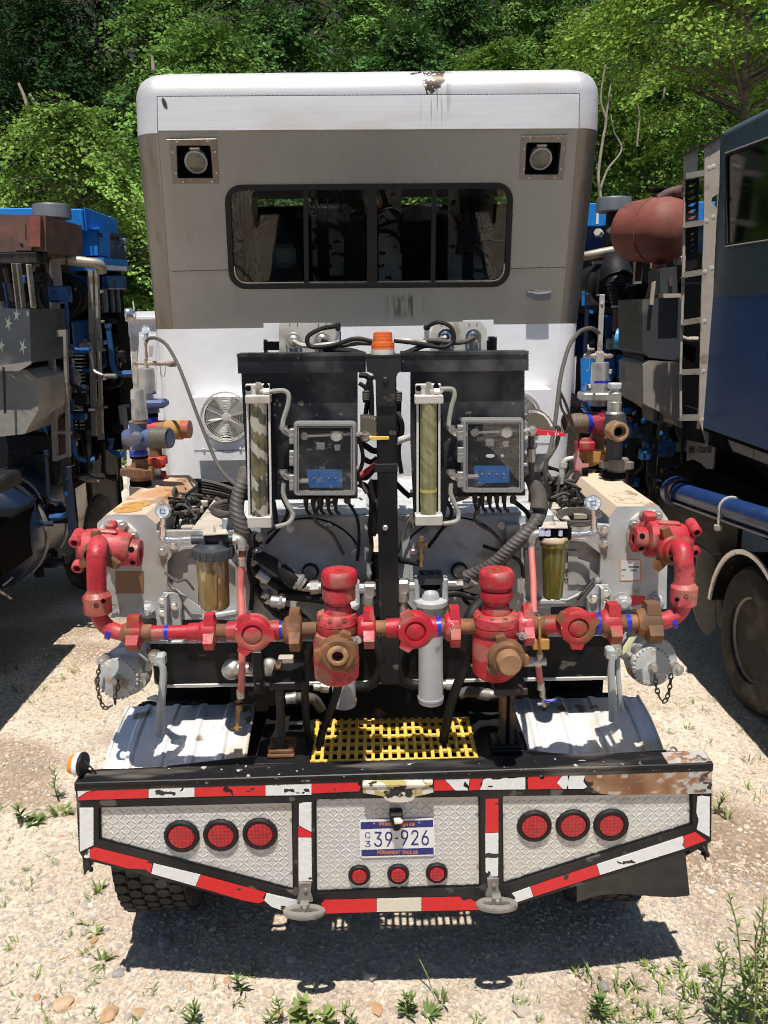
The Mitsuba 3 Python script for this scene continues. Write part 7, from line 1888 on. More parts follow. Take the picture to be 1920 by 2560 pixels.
add(t, 'tee_body', cat(lathe(P(KQ, 112, 1300, YS1 + 0.03), dx, [(0, R * 0.35), (0.012, R * 0.75), (0.035, R * 0.95), (0.08, R), (0.22, R), (0.26, R * 0.97)], 30), vlathe(KQ, 275, [(1420, 75), (1380, 86), (1200, 88), (1150, 92), (1135, 92)], YS1), lathe(P(KQ, 245, 1320, YS1 - 0.085), [0, -1, -0.1], [(-0.03, 0.032), (0.012, 0.030), (0.016, 0.024), (0.016, 0)], 20)), BLUEV)
threaded_end(t, P(KQ, 430, 1302, YS1 - 0.03), dx, R * 1.06, 0.085, pbr('olive_brown_thread', worn((0.10, 0.095, 0.07), (0.18, 0.11, 0.06), 12, 0.55, 0.15, 0.15), 0.5))
add(t, 'tee_ring', vlathe(KQ, 277, [(1150, 94), (1128, 95)], YS1), pbr('rusty_ring_orange', (0.30, 0.15, 0.08), 0.6))
add(t, 'steel_cap', vlathe(KQ, 272, [(1115, 84), (1010, 82), (1000, 78), (830, 74), (800, 66), (790, 40), (788, 0)], YS1, 30), STEEL)
add(t, 'cap_sticker', hull([P(KQ, x, y, YS1 - 0.075) for x, y in ((196, 815), (238, 805), (225, 900), (190, 905))] + [P(KQ, 205, 850, YS1 - 0.06)]), ALU)
# back left: red tee, blue flange, steel cylinder with a T handle
YS2 = 1.30
t = stack('valve_stack', 'back left valve stack: red tee, blue flange and steel cylinder with T handle')
collar_with_holes(t, KQ, 470, 1695, 1812, 68, YS2, [(415, 1750, 20)], 'brown_steel')
wing_up(t, KQ, 470, 1495, 1610, 110, YS2, 0.1, pbr('orange_red_union', worn((0.52, 0.05, 0.035), (0.30, 0.14, 0.07), 14, 0.5, 0.15, 0.15), 0.5), 25)
add(t, 'red_grip', hull([P(KQ, x, y, YS2 - 0.03 + d) for x, y in ((500, 1640), (560, 1650), (572, 1700), (525, 1760), (510, 1700)) for d in (0, 0.05)]), RED)
add(t, 'rusty_cone', cat(vlathe(KQ, 440, [(1500, 60), (1440, 48), (1430, 46), (1380, 60)], YS2), vlathe(KQ, 480, [(1500, 40), (1410, 36)], YS2 + 0.05)), RUST)
o = P(KQ, 440, 1215, YS2)
R = sz(KQ, 98, o)
add(t, 'tee_body', cat(lathe(P(KQ, 340, 1215, YS2), [1, -0.12, 0], [(0, R * 0.6), (0.03, R * 0.92), (0.16, R * 0.95), (0.24, R * 0.95)], 28), vlathe(KQ, 410, [(1330, 70), (1280, 85), (1150, 70), (1110, 62)], YS2)), 'orange_red_union')
threaded_end(t, P(KQ, 566, 1222, YS2 - 0.02), [1, -0.12, 0], R * 1.0, 0.085, RING)
add(t, 'blue_collar', vlathe(KQ, 400, [(1145, 80), (1085, 78)], YS2), BLUETAPE)
add(t, 'dark_neck', vlathe(KQ, 405, [(1090, 70), (1038, 70)], YS2), DARK)
add(t, 'blue_flange', cat(vlathe(KQ, 400, [(1042, 90), (1000, 88), (985, 84)], YS2), obox(P(KQ, 455, 948, YS2), [1, 0, 0], [0, 1, 0], sz(KQ, 225, o), 0.12, sz(KQ, 82, o), 0.012)), BLUEV)
add(t, 'cylinder', vlathe(KQ, 362, [(912, 62), (850, 60), (845, 86), (835, 88), (600, 86), (588, 84), (580, 60)], YS2, 30), STEEL)
add(t, 'tape_band', vlathe(KQ, 374, [(848, 84), (820, 84)], YS2), BLUETAPE)
add(t, 'top_block', rbox(P(KQ, 330, 482, YS2 - 0.02), P(KQ, 382, 588, YS2 + 0.02), 0.004), pbr('tan_steel', worn((0.36, 0.31, 0.25), (0.22, 0.16, 0.11), 14, 0.5, 0.2, 0.15), 0.5))
add(t, 't_handle', cat(lathe(P(KQ, 215, 533, YS2), P(KQ, 545, 530, YS2) - P(KQ, 215, 533, YS2), [(0, 0.005), (0.018, 0.012), (0.03, 0.007), (0.06, 0.012), (0.085, 0.013), (0.10, 0.011), (0.14, 0.014), (0.16, 0.011), (0.185, 0.020), (0.215, 0.019)], 12)), 'tan_steel')
add(t, 'stem', vlathe(KQ, 354, [(486, 14), (460, 12), (455, 18), (425, 16), (410, 11), (320, 17), (315, 10)], YS2, 12), 'tan_steel')
add(t, 'safety_pin', tube([P(KQ, 500, 560, YS2), P(KQ, 505, 640, YS2), P(KQ, 530, 672, YS2), P(KQ, 550, 640, YS2), P(KQ, 552, 560, YS2)], 0.002, n=5), STEEL)
# front right: dark column with a forward opening, steel fittings on top
t = stack('valve_stack', 'front right valve stack: dark column with an open tan ringed outlet facing back')
collar_with_holes(t, KR, 1058, 1710, 1830, 118, YS1, [(1043, 1768, 28), (1165, 1762, 22)], 'brown_steel')
add(t, 'base_skirt', vlathe(KR, 1052, [(1835, 150), (1822, 128), (1815, 120)], YS1), DARK)
add(t, 'dark_neck', vlathe(KR, 1056, [(1715, 118), (1655, 118)], YS1), DARK)
wing_up(t, KR, 1080, 1515, 1665, 122, YS1, 0.2, pbr('grey_brown_union', worn((0.17, 0.145, 0.125), (0.24, 0.14, 0.08), 11, 0.58, 0.15, 0.15), 0.6), 58)
add(t, 'column', vlathe(KR, 1066, [(1530, 86), (1300, 78), (1290, 90), (1260, 116), (1150, 118), (1080, 105), (1050, 92)], YS1, 30), pbr('dark_brown_steel', worn((0.05, 0.046, 0.043), (0.11, 0.085, 0.065), 9, 0.6, 0.15, 0.15), 0.55))
d = A([0.12, -1, 0]); d /= np.linalg.norm(d)
o = P(KR, 1094, 1238, YS1 - 0.10)
R = sz(KR, 104, o)
add(t, 'outlet_ring', cat(ring(o, d, R * 0.66, R, 0.03, 32, 0.008), ring(o - d * 0.05, d, R * 0.62, R * 0.98, 0.06, 32)), pbr('tan_orange_ring', worn((0.36, 0.20, 0.09), (0.22, 0.12, 0.06), 16, 0.5, 0.15, 0.15), 0.6))
add(t, 'outlet_seat', ring(o - d * 0.01, d, R * 0.46, R * 0.70, 0.025, 28, 0.004), 'brown_steel')
add(t, 'outlet_bore', lathe(o - d * 0.02, d, [(0, R * 0.5), (0.003, R * 0.5), (0.003, 0)], 24), DARK)
add(t, 'top_fitting', cat(vlathe(KR, 1062, [(1055, 90), (1040, 84), (1030, 72), (932, 76), (925, 66)], YS1), vlathe(KR, 1068, [(930, 64), (915, 70), (840, 70), (830, 60)], YS1, 8), vlathe(KR, 1068, [(835, 58), (795, 54)], YS1)), STEEL)
add(t, 'top_nut', vlathe(KR, 1064, [(800, 60), (788, 74), (745, 74), (735, 66)], YS1, 8), GREYP)
# back right: red tee with a threaded left end, steel plate and cylinder
t = stack('valve_stack', 'back right valve stack: dark red tee with threaded left end below a steel cylinder')
collar_with_holes(t, KR, 862, 1610, 1726, 88, YS2, [(888, 1662, 26)], 'brown_steel')
wing_up(t, KR, 860, 1420, 1600, 120, YS2, 0.0, RING, 42)
add(t, 'union_collar', vlathe(KR, 880, [(1430, 105), (1405, 106)], YS2), RING)
add(t, 'dark_neck', vlathe(KR, 865, [(1615, 92), (1560, 95)], YS2), DARK)
add(t, 'rusty_cone', vlathe(KR, 895, [(1410, 80), (1355, 70), (1345, 60), (1305, 70)], YS2), RUST)
add(t, 'lower_flare', vlathe(KR, 895, [(1310, 92), (1300, 94), (1250, 70), (1240, 60)], YS2), pbr('brown_red_flare', worn((0.22, 0.09, 0.08), (0.22, 0.17, 0.13), 9, 0.5, 0.15, 0.12), 0.5))
o = P(KR, 890, 1140, YS2)
R = sz(KR, 100, o)
DRED = pbr('dark_red_paint', worn((0.28, 0.03, 0.045), (0.14, 0.08, 0.07), 10, 0.56, 0.15, 0.15), 0.5)
add(t, 'tee_body', cat(lathe(P(KR, 1000, 1140, YS2), [-1, -0.12, 0], [(0, R * 0.8), (0.04, R * 1.02), (0.16, R * 0.98), (0.21, R * 0.9)], 28), vlathe(KR, 905, [(1260, 75), (1200, 95), (1080, 90), (1030, 85), (1010, 85)], YS2), lathe(P(KR, 912, 1165, YS2 - 0.07), [0, -1, 0], [(-0.03, 0.035), (0.022, 0.032), (0.026, 0.026), (0.026, 0)], 18)), DRED)
threaded_end(t, P(KR, 762, 1150, YS2 - 0.02), [-1, -0.12, 0], R * 1.02, 0.115, THREAD, 6)
add(t, 'tape_band', lathe(P(KR, 800, 1148, YS2 - 0.015), [-1, -0.12, 0], [(0, R * 1.08), (0.02, R * 1.08)], 28), BLUETAPE)
add(t, 'dark_neck', vlathe(KR, 900, [(1030, 84), (965, 86)], YS2), DARK)
add(t, 'upper_body', vlathe(KR, 900, [(970, 92), (955, 95), (905, 94)], YS2), pbr('blued_steel', worn((0.16, 0.18, 0.24), (0.28, 0.27, 0.27), 8, 0.5, 0.2, 0.1), 0.4, metal=0.5))
add(t, 'steel_plate', cat(obox(P(KR, 875, 870, YS2), [1, 0, 0], [0, 1, 0], sz(KR, 335, o), 0.13, sz(KR, 78, o), 0.006)), STEEL)
add(t, 'cylinder', vlathe(KR, 910, [(835, 86), (775, 84), (770, 90), (540, 90), (525, 88), (518, 60)], YS2, 30), STEEL)
add(t, 'tape_band', cat(vlathe(KR, 910, [(732, 92), (705, 92)], YS2), hull([P(KR, x, y, YS2 - 0.1 + d) for x, y in ((850, 715), (880, 712), (862, 755)) for d in (0, 0.03)])), BLUETAPE)
add(t, 'top_block', rbox(P(KR, 880, 412, YS2 - 0.02), P(KR, 932, 522, YS2 + 0.02), 0.004), 'tan_steel')
add(t, 't_handle', cat(lathe(P(KR, 745, 455, YS2), [1, 0, -0.01], [(0, 0.010), (0.02, 0.015), (0.04, 0.010), (0.06, 0.017), (0.085, 0.012), (0.10, 0.010)], 10), lathe(P(KR, 925, 455, YS2), [1, 0, -0.02], [(0, 0.010), (0.015, 0.015), (0.03, 0.010), (0.045, 0.013), (0.06, 0.006)], 10)), 'tan_steel')
add(t, 'stem', vlathe(KR, 908, [(415, 13), (390, 16), (330, 15), (322, 18), (240, 17), (230, 10)], YS2, 12), 'tan_steel')
add(t, 'safety_pin', tube([P(KR, 765, 480, YS2), P(KR, 765, 585, YS2), P(KR, 782, 608, YS2), P(KR, 800, 585, YS2), P(KR, 802, 480, YS2)], 0.002, n=5), STEEL)
# small red device and steel pipe behind the right stacks
t = hold(TR, 'red_actuator')
add(t, 'head', cat(rbox(P(KR, 680, 1350, YS2 - 0.1), P(KR, 822, 1412, YS2 - 0.02), 0.006), lathe(P(KR, 770, 1350, YS2 - 0.06), [0, 0, 1], [(0, 0.03), (0.02, 0.026), (0.024, 0)], 14)), RED)
PINKY = pbr('faded_pink_red', worn((0.58, 0.09, 0.12), (0.60, 0.28, 0.28), 12, 0.5, 0.1, 0.1), 0.5)
add(t, 'body', cat(*[hull([P(KR, x, y, YS2 - 0.12 + d) for x, y in q for d in (0, 0.06)]) for q in (((640, 1470), (690, 1450), (700, 1620), (640, 1640)), ((690, 1500), (740, 1580), (740, 1680), (690, 1650)), ((735, 1570), (798, 1570), (795, 1605), (735, 1625)), ((640, 1600), (720, 1600), (740, 1650), (640, 1640)), ((680, 1350), (700, 1480), (650, 1480)))]), PINKY)
add(t, 'port', cat(cyl(P(KR, 735, 1655, YS2 - 0.12), P(KR, 785, 1650, YS2 - 0.13), 0.02, n=12)), DARK)
tp('vent_pipe', cat(cyl(P(KR, 505, 1780, 1.2), P(KR, 530, 1560, 1.2), 0.016, n=10), cyl(P(KR, 530, 1610, 1.2), P(KR, 537, 1560, 1.2), 0.021, n=8), elbow(P(KR, 537, 1560, 1.2), P(KR, 550, 1515, 1.2), P(KR, 640, 1515, 1.2), 0.012, 10)), ALU)

# thin leads and lines that hang between the stand and the pumps
for c, pts, r, m in ((KF, [(300, 1000, .40), (330, 1080, .42), (280, 1170, .44), (220, 1240, .45)], .008, RUBBER), (KF, [(500, 1030, .42), (470, 1120, .44), (560, 1190, .47), (620, 1300, .48)], .007, DUSTY), (KF, [(640, 1020, .42), (690, 1110, .44), (700, 1230, .47), (690, 1330, .48)], .007, RUBBER),
                     (KF, [(90, 880, .38), (60, 960, .42), (20, 1030, .5), (-60, 1060, .6)], .012, RUBBER), (KF, [(95, 930, .38), (70, 1020, .42), (90, 1110, .44), (130, 1190, .45)], .014, RUBBER), (KF, [(-40, 1010, .7), (20, 1040, .6), (70, 1060, .5), (110, 1120, .45)], .010, DUSTY),
                     (KF, [(1150, 1010, .40), (1180, 1090, .43), (1120, 1180, .46), (1060, 1260, .48)], .008, RUBBER), (KF, [(1330, 1030, .42), (1300, 1120, .45), (1400, 1190, .47), (1480, 1290, .48)], .007, DUSTY), (KF, [(1500, 1020, .42), (1570, 1080, .44), (1600, 1150, .44), (1640, 1180, .42)], .010, RUBBER),
                     (KF, [(905, 1290, .44), (930, 1200, .46), (960, 1120, .46), (1010, 1060, .5)], .005, DUSTY), (KF, [(770, 1060, .42), (755, 1150, .45), (765, 1260, .45), (750, 1340, .44)], .010, RUBBER), (KF, [(700, 690, .45), (720, 800, .46), (700, 900, .45), (740, 980, .45)], .009, DUSTY),
                     (KF, [(900, 560, .5), (925, 640, .5), (905, 760, .48), (920, 880, .46)], .010, DUSTY), (KG, [(1290, 470, .40), (1275, 600, .38), (1300, 740, .38), (1290, 900, .36)], .010, RUBBER), (KI, [(20, 380, .34), (130, 420, .36), (230, 470, .4), (250, 560, .44)], .008, RUBBER), (KG, [(700, 640, .46), (780, 700, .44), (840, 690, .45), (900, 760, .46)], .006, DUSTY)):
    hose(c, pts, r, m, 'thin_lead', 7, 6)
for c, x, y in ((KF, 500, 1032), (KF, 640, 1022), (KF, 1330, 1032), (KF, 1500, 1022)):
    tp('lead_gland', cyl(P(c, x, y - 22, .415), P(c, x, y + 8, .42), .014, n=8), DUSTY)

# ================================================================ the trailer on the left
KT = (1620, 1040, 5.53); KV = (1680, 1300, 4.254)
LT = hold('', 'engine_trailer')
say(LT, 'blue engine trailer at the left edge with a starred grey tank and ladder', 'trailer')


def lp(name, mesh, mat, smooth=35):
    return add(LT, name, mesh, mat, smooth)


def quadbox(c, x0, y0, x1, y1, Y0, Y1, b=0.006):
    """box whose rear face is seen between two corners, reaching from Y0 to Y1"""
    p, q = P(c, x0, y0, Y0), P(c, x1, y1, Y0)
    return rbox([p[0], Y0, q[2]], [q[0], Y1, p[2]], b)


TANKG = pbr('shaded_tank_grey', worn((0.048, 0.054, 0.062), (0.13, 0.125, 0.115), 4, 0.60, 0.2, 0.1), 0.5)  # tank grey with the shade of the upper shell put in
TANKT = pbr('sunlit_dusty_tan', worn((0.26, 0.245, 0.215), (0.14, 0.13, 0.12), 3, 0.60, 0.25, 0.1), 0.5)  # dusty sheet; sunlight on the lower shells put into the tan
BLKSHADE = pbr('black_part_shade', worn((0.010, 0.010, 0.011), (0.04, 0.037, 0.034), 6, 0.6, 0.2, 0.2), 0.6, specular=0.25)  # black parts; on casings and decks it also stands for shade
MUFF = pbr('primer_red_rust', worn((0.21, 0.058, 0.042), (0.14, 0.045, 0.035), 5, 0.5, 0.2, 0.12, (0.27, 0.10, 0.07), 3, 0.4), 0.65)
BROWNR = pbr('brown_rusty_sheet', worn((0.095, 0.055, 0.045), (0.16, 0.075, 0.05), 5, 0.5, 0.25, 0.12), 0.65)
DKBLUE = pbr('shaded_engine_blue', worn((0.012, 0.085, 0.24), (0.012, 0.02, 0.04), 6, 0.55, 0.2, 0.2), 0.5)  # darker copy of the blue paint, shade put into its colour
PIPET = pbr('tan_exhaust_pipe', worn((0.42, 0.37, 0.30), (0.24, 0.16, 0.10), 7, 0.55, 0.25, 0.15), 0.4, metal=0.4)
LADG = pbr('ladder_grey', worn((0.24, 0.225, 0.20), (0.15, 0.12, 0.09), 9, 0.6, 0.15, 0.1), 0.55)
YL = 3.95
tp_ = yplane(YL)
u = tp_.poly(KD, [(-260, 892), (226, 896), (240, 1312), (0, 1346), (-260, 1352)])
lo = tp_.poly(KD, [(-260, 1360), (165, 1372), (246, 1440), (258, 1690), (150, 1872), (-260, 1915)])
tk = hold(LT, 'tank')
say(tk, 'grey tank painted with pale stars')
add(tk, 'upper_shell', tp_.slab(u, 0.9, -0.9), TANKG)
add(tk, 'lower_shell', tp_.slab(lo, 0.8, -0.9), TANKT)
add(tk, 'lip', tp_.slab(tp_.poly(KD, [(-260, 1338), (0, 1333), (240, 1300), (242, 1318), (150, 1375), (-260, 1375)]), 0.03, -0.02), LADG)
STAR = pbr('faded_star_paint', (0.24, 0.27, 0.23), 0.6)
for x, y, s, a in ((65, 1010, 58, 0.3), (128, 945, 52, 0.1), (176, 1190, 60, 0.4), (12, 1180, 50, 0.2), (214, 935, 30, 0.3)):
    pts = [(x + math.sin(a + k * math.pi / 5) * (s if k % 2 == 0 else s * 0.3) * 0.55, y - math.cos(a + k * math.pi / 5) * (s if k % 2 == 0 else s * 0.3) * 1.25) for k in range(10)]
    add(tk, 'star', tp_.slab(tp_.poly(KD, pts), 0.001, 0.001), STAR)
for x, y, s in ((100, 1400, 50), (210, 1400, 45)):
    pts = [(x - s, y - 20), (x + s * .9, y + 45), (x - s * .3, y + 10), (x + s * .2, y + 60)]
    add(tk, 'star', tp_.slab(tp_.poly(KD, [(x - s, y - 20), (x + s * .9, y + 48), (x - s * .1, y + 18)]), 0.001, 0.001), STAR)
add(tk, 'strap', tp_.slab(tp_.poly(KD, [(22, 1345), (40, 1345), (50, 1700), (36, 1700)]), 0.01, 0.002), RUBBER)
for x0, x1, y0 in ((82, 128, 545), (130, 160, 545), (212, 232, 552)):
    lp('upright', quadbox(KD, x0, y0, x1, 892, YL + 0.05, YL + 0.14), PIPET if x0 != 130 else LADG)
ex = yplane(4.35)
mb = hold(LT, 'muffler_box')
say(mb, 'brown rusty exhaust box')
add(mb, 'shell', ex.slab(ex.poly(KD, [(-260, 165), (348, 178), (356, 452), (-260, 470)]), 0.9, -0.9), BROWNR)
add(mb, 'end_flange', ex.slab(ex.poly(KD, [(244, 185), (328, 188), (326, 425), (246, 418)]), 0.05, 0.0), MUFF)
hp_ = ex.poly(KD, [(122, 250), (198, 252), (200, 400), (124, 395)])
add(mb, 'hatch', ex.slab(hp_, 0.012, 0.0), BROWNR)
add(mb, 'gusset', cat(*[ex.slab(ex.poly(KD, q), 0.03, 0.0) for q in ([(122, 355), (185, 450), (124, 450)], [(195, 360), (262, 448), (190, 452)])]), BROWNR)
lp('support_rail', cat(quadbox(KD, -260, 470, 285, 545, 4.3, 4.5), quadbox(KD, 215, 460, 340, 500, 4.4, 4.5)), BLKSHADE)
ai = hold(LT, 'air_intake')
say(ai, 'black intake stack with a bright steel cap, left')
add(ai, 'cap', vlathe(KD, 398, [(206, 134), (200, 141), (112, 141), (100, 136), (94, 120), (92, 0)], 5.2, 36), CAPS)
add(ai, 'stack', vlathe(KD, 412, [(570, 64), (208, 62)], 5.2, 24), BLKSHADE)
add(ai, 'seam_plate', hull([P(KD, x, y, 5.2 - 0.2) for x, y in ((355, 340), (385, 326), (420, 330), (470, 370), (470, 470), (355, 470))] + [P(KD, 410, 400, 5.1)]), BLKSHADE)
ep = hold(LT, 'exhaust_pipe')
add(ep, 'pipe', tube([P(KD, 420, 1000, 4.95), P(KD, 419, 780, 4.95), P(KD, 418, 610, 4.95), P(KD, 424, 540, 4.96), P(KD, 462, 518, 4.98), P(KD, 540, 525, 5.0), P(KD, 660, 540, 5.03), P(KD, 742, 552, 5.06), P(KD, 775, 575, 5.1), P(KD, 782, 620, 5.12)], sz(KD, 40, P(KD, 420, 800, 4.95)), n=20, k=6), PIPET)
add(ep, 'weld', cat(cyl(P(KD, 505, 522, 4.99), P(KD, 522, 524, 4.995), sz(KD, 43, P(KD, 420, 800, 4.95)), n=20), cyl(P(KD, 692, 544, 5.04), P(KD, 698, 545, 5.045), sz(KD, 43, P(KD, 420, 800, 4.95)), n=20)), MUFF)
add(ep, 'flexible_end', vlathe(KD, 420, [(1062, 44)] + [(1062 - 6 * k, 47 - 5 * (k % 2)) for k in range(1, 11)], 4.95, 18), BROWNR)
ac = hold(LT, 'air_cleaner')
o = P(KD, 430, 800, 5.35); R = sz(KD, 172, o)
add(ac, 'housing', lathe(o + [0, 0.45, 0], [0.12, -1, 0], [(0, R * 0.92), (0.38, R * 0.95), (0.40, R * 1.04), (0.46, R * 1.04), (0.48, R * 0.9), (0.52, R * 0.86), (0.52, R * 0.62), (0.58, R * 0.6), (0.58, R * 0.35), (0.50, R * 0.33), (0.5, 0)], 36), BLKSHADE)
add(ac, 'clip', cat(*[obox(o + [math.cos(a) * R, -0.02, math.sin(a) * R], [math.cos(a), 0, math.sin(a)], [0, 1, 0], 0.02, 0.06, 0.04, 0.004) for a in (0.3, 1.5, 2.7, 4.1)]), STEEL)
ld = hold(LT, 'ladder')
say(ld, 'narrow grey ladder on the left trailer')
YD = 5.3
for q in ([(688, 600), (726, 600), (752, 1870), (714, 1870)], [(742, 605), (762, 605), (800, 1850), (778, 1850)]):
    pl = yplane(YD)
    add(ld, 'rail', pl.slab(pl.poly(KD, q), 0.06, 0.0), LADG)
for k, y in enumerate((770, 997, 1215, 1440, 1655)):
    x = 705 + (y - 600) * 0.033
    add(ld, 'rung', obox(P(KD, x + 42, y, YD), P(KD, x + 62, y - 4, YD) - P(KD, x, y + 4, YD), [0, 1, 0], sz(KD, 80, P(KD, x, y, YD)), 0.05, sz(KD, 18, P(KD, x, y, YD)), 0.004), LADG)
fr = hold(LT, 'platform_frame')
for q in ([(225, 1062), (520, 1058), (522, 1108), (228, 1112)], [(250, 1105), (420, 1105), (420, 1200), (370, 1190)], [(372, 1100), (424, 1100), (452, 2060), (420, 2060), (385, 1300)], [(500, 1100), (522, 1095), (548, 2030), (522, 2030)], [(430, 1832), (556, 1838), (556, 1858), (430, 1850)], [(440, 2030), (548, 1990), (548, 2020), (450, 2062)]):
    pl = yplane(4.55)
    add(fr, 'member', pl.slab(pl.poly(KD, q), 0.05, 0.0), LADG)
# dark engine mass, decks and blue radiator housing
rb = hold(LT, 'radiator_housing')
say(rb, 'bright blue radiator housing of the left trailer')
pl = yplane(5.45)
add(rb, 'back_panel', pl.slab(pl.poly(KD, [(480, 300), (748, 265), (750, 482), (480, 495)]), 0.35, -0.4), BLUE)
add(rb, 'top_box', quadbox(KD, 478, 130, 645, 296, 5.4, 6.4, 0.01), BLUE)
add(rb, 'top_flange', quadbox(KD, 640, 118, 666, 300, 5.38, 6.4, 0.006), BLUE)
add(rb, 'header', quadbox(KD, -300, 128, 265, 190, 5.9, 6.6, 0.01), BLUE)
add(rb, 'bottom_step', pl.slab(pl.poly(KD, [(478, 480), (560, 480), (560, 500), (478, 500)]), 0.3, -0.3), BLKSHADE)
pa, pb = P(KD, 750, 285, 5.45), P(KD, 752, 520, 5.45)
far_y = 6.75
q0, q1 = P(KD, 965, 335, far_y), P(KD, 962, 540, far_y)
XS = (pa[0] + q0[0]) / 2
add(rb, 'side_panel', mk([pa, q0, q1, pb] + [A(v) + [-0.3, 0, 0] for v in (pa, q0, q1, pb)], [[0, 1, 2, 3], [7, 6, 5, 4], [0, 4, 5, 1], [3, 2, 6, 7]]), NAVY, False)  # navy on the blue housing puts the shade of this side into colour
pts = [pa, q0, q1, pb]
side = Plane(pb, q1 - pb, [0, 0, 1])
add(rb, 'perforation', cat(*[obox(pa + (q0 - pa) * t + [0.005, 0, -0.05], q0 - pa, [0, 0, 1], 0.03, 0.045, 0.008, 0.002) for t in np.linspace(0.04, 0.74, 13)]), BLKSHADE)
add(rb, 'side_lettering', text_on(side, KD, 762, 880, 462, 372, 'RU', True, 0.001, 0.003), TANKG, False)
for t_, z in ((0.90, -0.06), (0.90, -0.14)):
    add(rb, 'side_bolt', lathe(pa + (q0 - pa) * t_ + [0.0, 0, z], [1, -0.3, 0], [(0, 0.03), (0.02, 0.028), (0.025, 0)], 12), STEEL)
st0, st1 = P(KD, 775, 560, 5.45), P(KD, 965, 575, far_y)
add(rb, 'ledge', hull([v + [dx, 0, dz] for v in (st0, st1) for dx, dz in ((-0.3, 0.07), (0.03, 0.07), (0.03, -0.05), (-0.3, -0.05))]), BLUE)
add(rb, 'ledge_strip', hull([v + [dx, 0, dz] for v in (st0, st0 + (st1 - st0) * 0.9) for dx, dz in ((0.032, 0.0), (0.038, 0.0), (0.038, -0.045), (0.032, -0.045))]), WHITE)
cyl_ = hold(LT, 'engine')
for k, (x, w) in enumerate(((803, 30), (860, 24), (905, 22))):
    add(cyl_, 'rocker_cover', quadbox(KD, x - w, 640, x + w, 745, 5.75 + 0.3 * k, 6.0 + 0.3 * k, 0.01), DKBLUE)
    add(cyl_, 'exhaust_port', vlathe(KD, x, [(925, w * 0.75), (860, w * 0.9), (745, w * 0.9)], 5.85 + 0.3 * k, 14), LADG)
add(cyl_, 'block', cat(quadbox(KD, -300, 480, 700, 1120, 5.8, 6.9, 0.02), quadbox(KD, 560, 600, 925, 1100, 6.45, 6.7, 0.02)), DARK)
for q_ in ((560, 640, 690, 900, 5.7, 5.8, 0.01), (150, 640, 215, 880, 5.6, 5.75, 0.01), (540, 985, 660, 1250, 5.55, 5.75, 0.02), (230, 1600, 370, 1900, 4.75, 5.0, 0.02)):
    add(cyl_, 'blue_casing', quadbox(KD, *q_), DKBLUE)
add(cyl_, 'blue_wedge', hull([P(KD, x, y, 4.62 + d) for x, y in ((250, 1400), (290, 1500), (372, 1880), (250, 1700)) for d in (0, 0.1)]), BLUE)
add(cyl_, 'rusty_duct', tube([P(KD, 240, 1160, 4.8), P(KD, 300, 1180, 4.85), P(KD, 340, 1260, 4.9), P(KD, 330, 1420, 5.0)], 0.10, n=12), MUFF)
g = np.random.default_rng(12)
for k in range(13):
    x, y = g.uniform(200, 560), g.uniform(1120, 1950)
    add(cyl_, 'pipework', tube([P(KD, x, y, 5.0), P(KD, x + g.normal() * 60, y + 90, 4.9), P(KD, x + g.normal() * 80, y + 220, 5.1)], 0.02 + 0.03 * g.random(), n=8, k=5), (DKBLUE, BLKSHADE, LADG, DKBLUE)[k % 4])
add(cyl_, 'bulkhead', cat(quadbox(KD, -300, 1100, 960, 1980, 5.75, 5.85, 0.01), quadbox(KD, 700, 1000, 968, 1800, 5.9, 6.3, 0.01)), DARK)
lou = hold(LT, 'louvre')
for k in range(22):
    y = 1228 + k * 28
    add(lou, 'slat', obox(P(KD, 612 + (k % 2) * 6, y, 5.6), [1, -0.35, 0], [0, 0, 1], sz(KD, 78, P(KD, 600, y, 5.6)), sz(KD, 9, P(KD, 600, y, 5.6)), 0.05, 0.003), ALU if k % 3 else LADG)
add(lou, 'frame', cat(quadbox(KD, 548, 1200, 572, 1860, 5.62, 5.72), quadbox(KD, 660, 1150, 690, 1860, 5.62, 5.72)), BLKSHADE)
vb = hold(LT, 'brace')
pl = yplane(5.85)
for q in ([(822, 1150), (838, 1150), (850, 1500), (862, 1700), (820, 1790), (808, 1780), (842, 1690)], [(836, 1290), (850, 1290), (900, 1440), (938, 1210), (948, 1230), (905, 1480), (893, 1480)], [(888, 1440), (912, 1440), (905, 1660), (860, 1740), (855, 1725), (888, 1650)]):
    add(vb, 'bar', pl.slab(pl.poly(KD, q).buffer(0), 0.03, 0.0), LADG)
lp('white_light', rbox(P(KD, 782, 1140, 5.7), P(KD, 872, 1168, 5.8), 0.01), WHITE)
for y in (970, 1005):
    lp('clamp', quadbox(KD, 285 + (y % 7) * 40, y, 330 + (y % 7) * 40, y + 10, 4.9, 4.94), ALU)
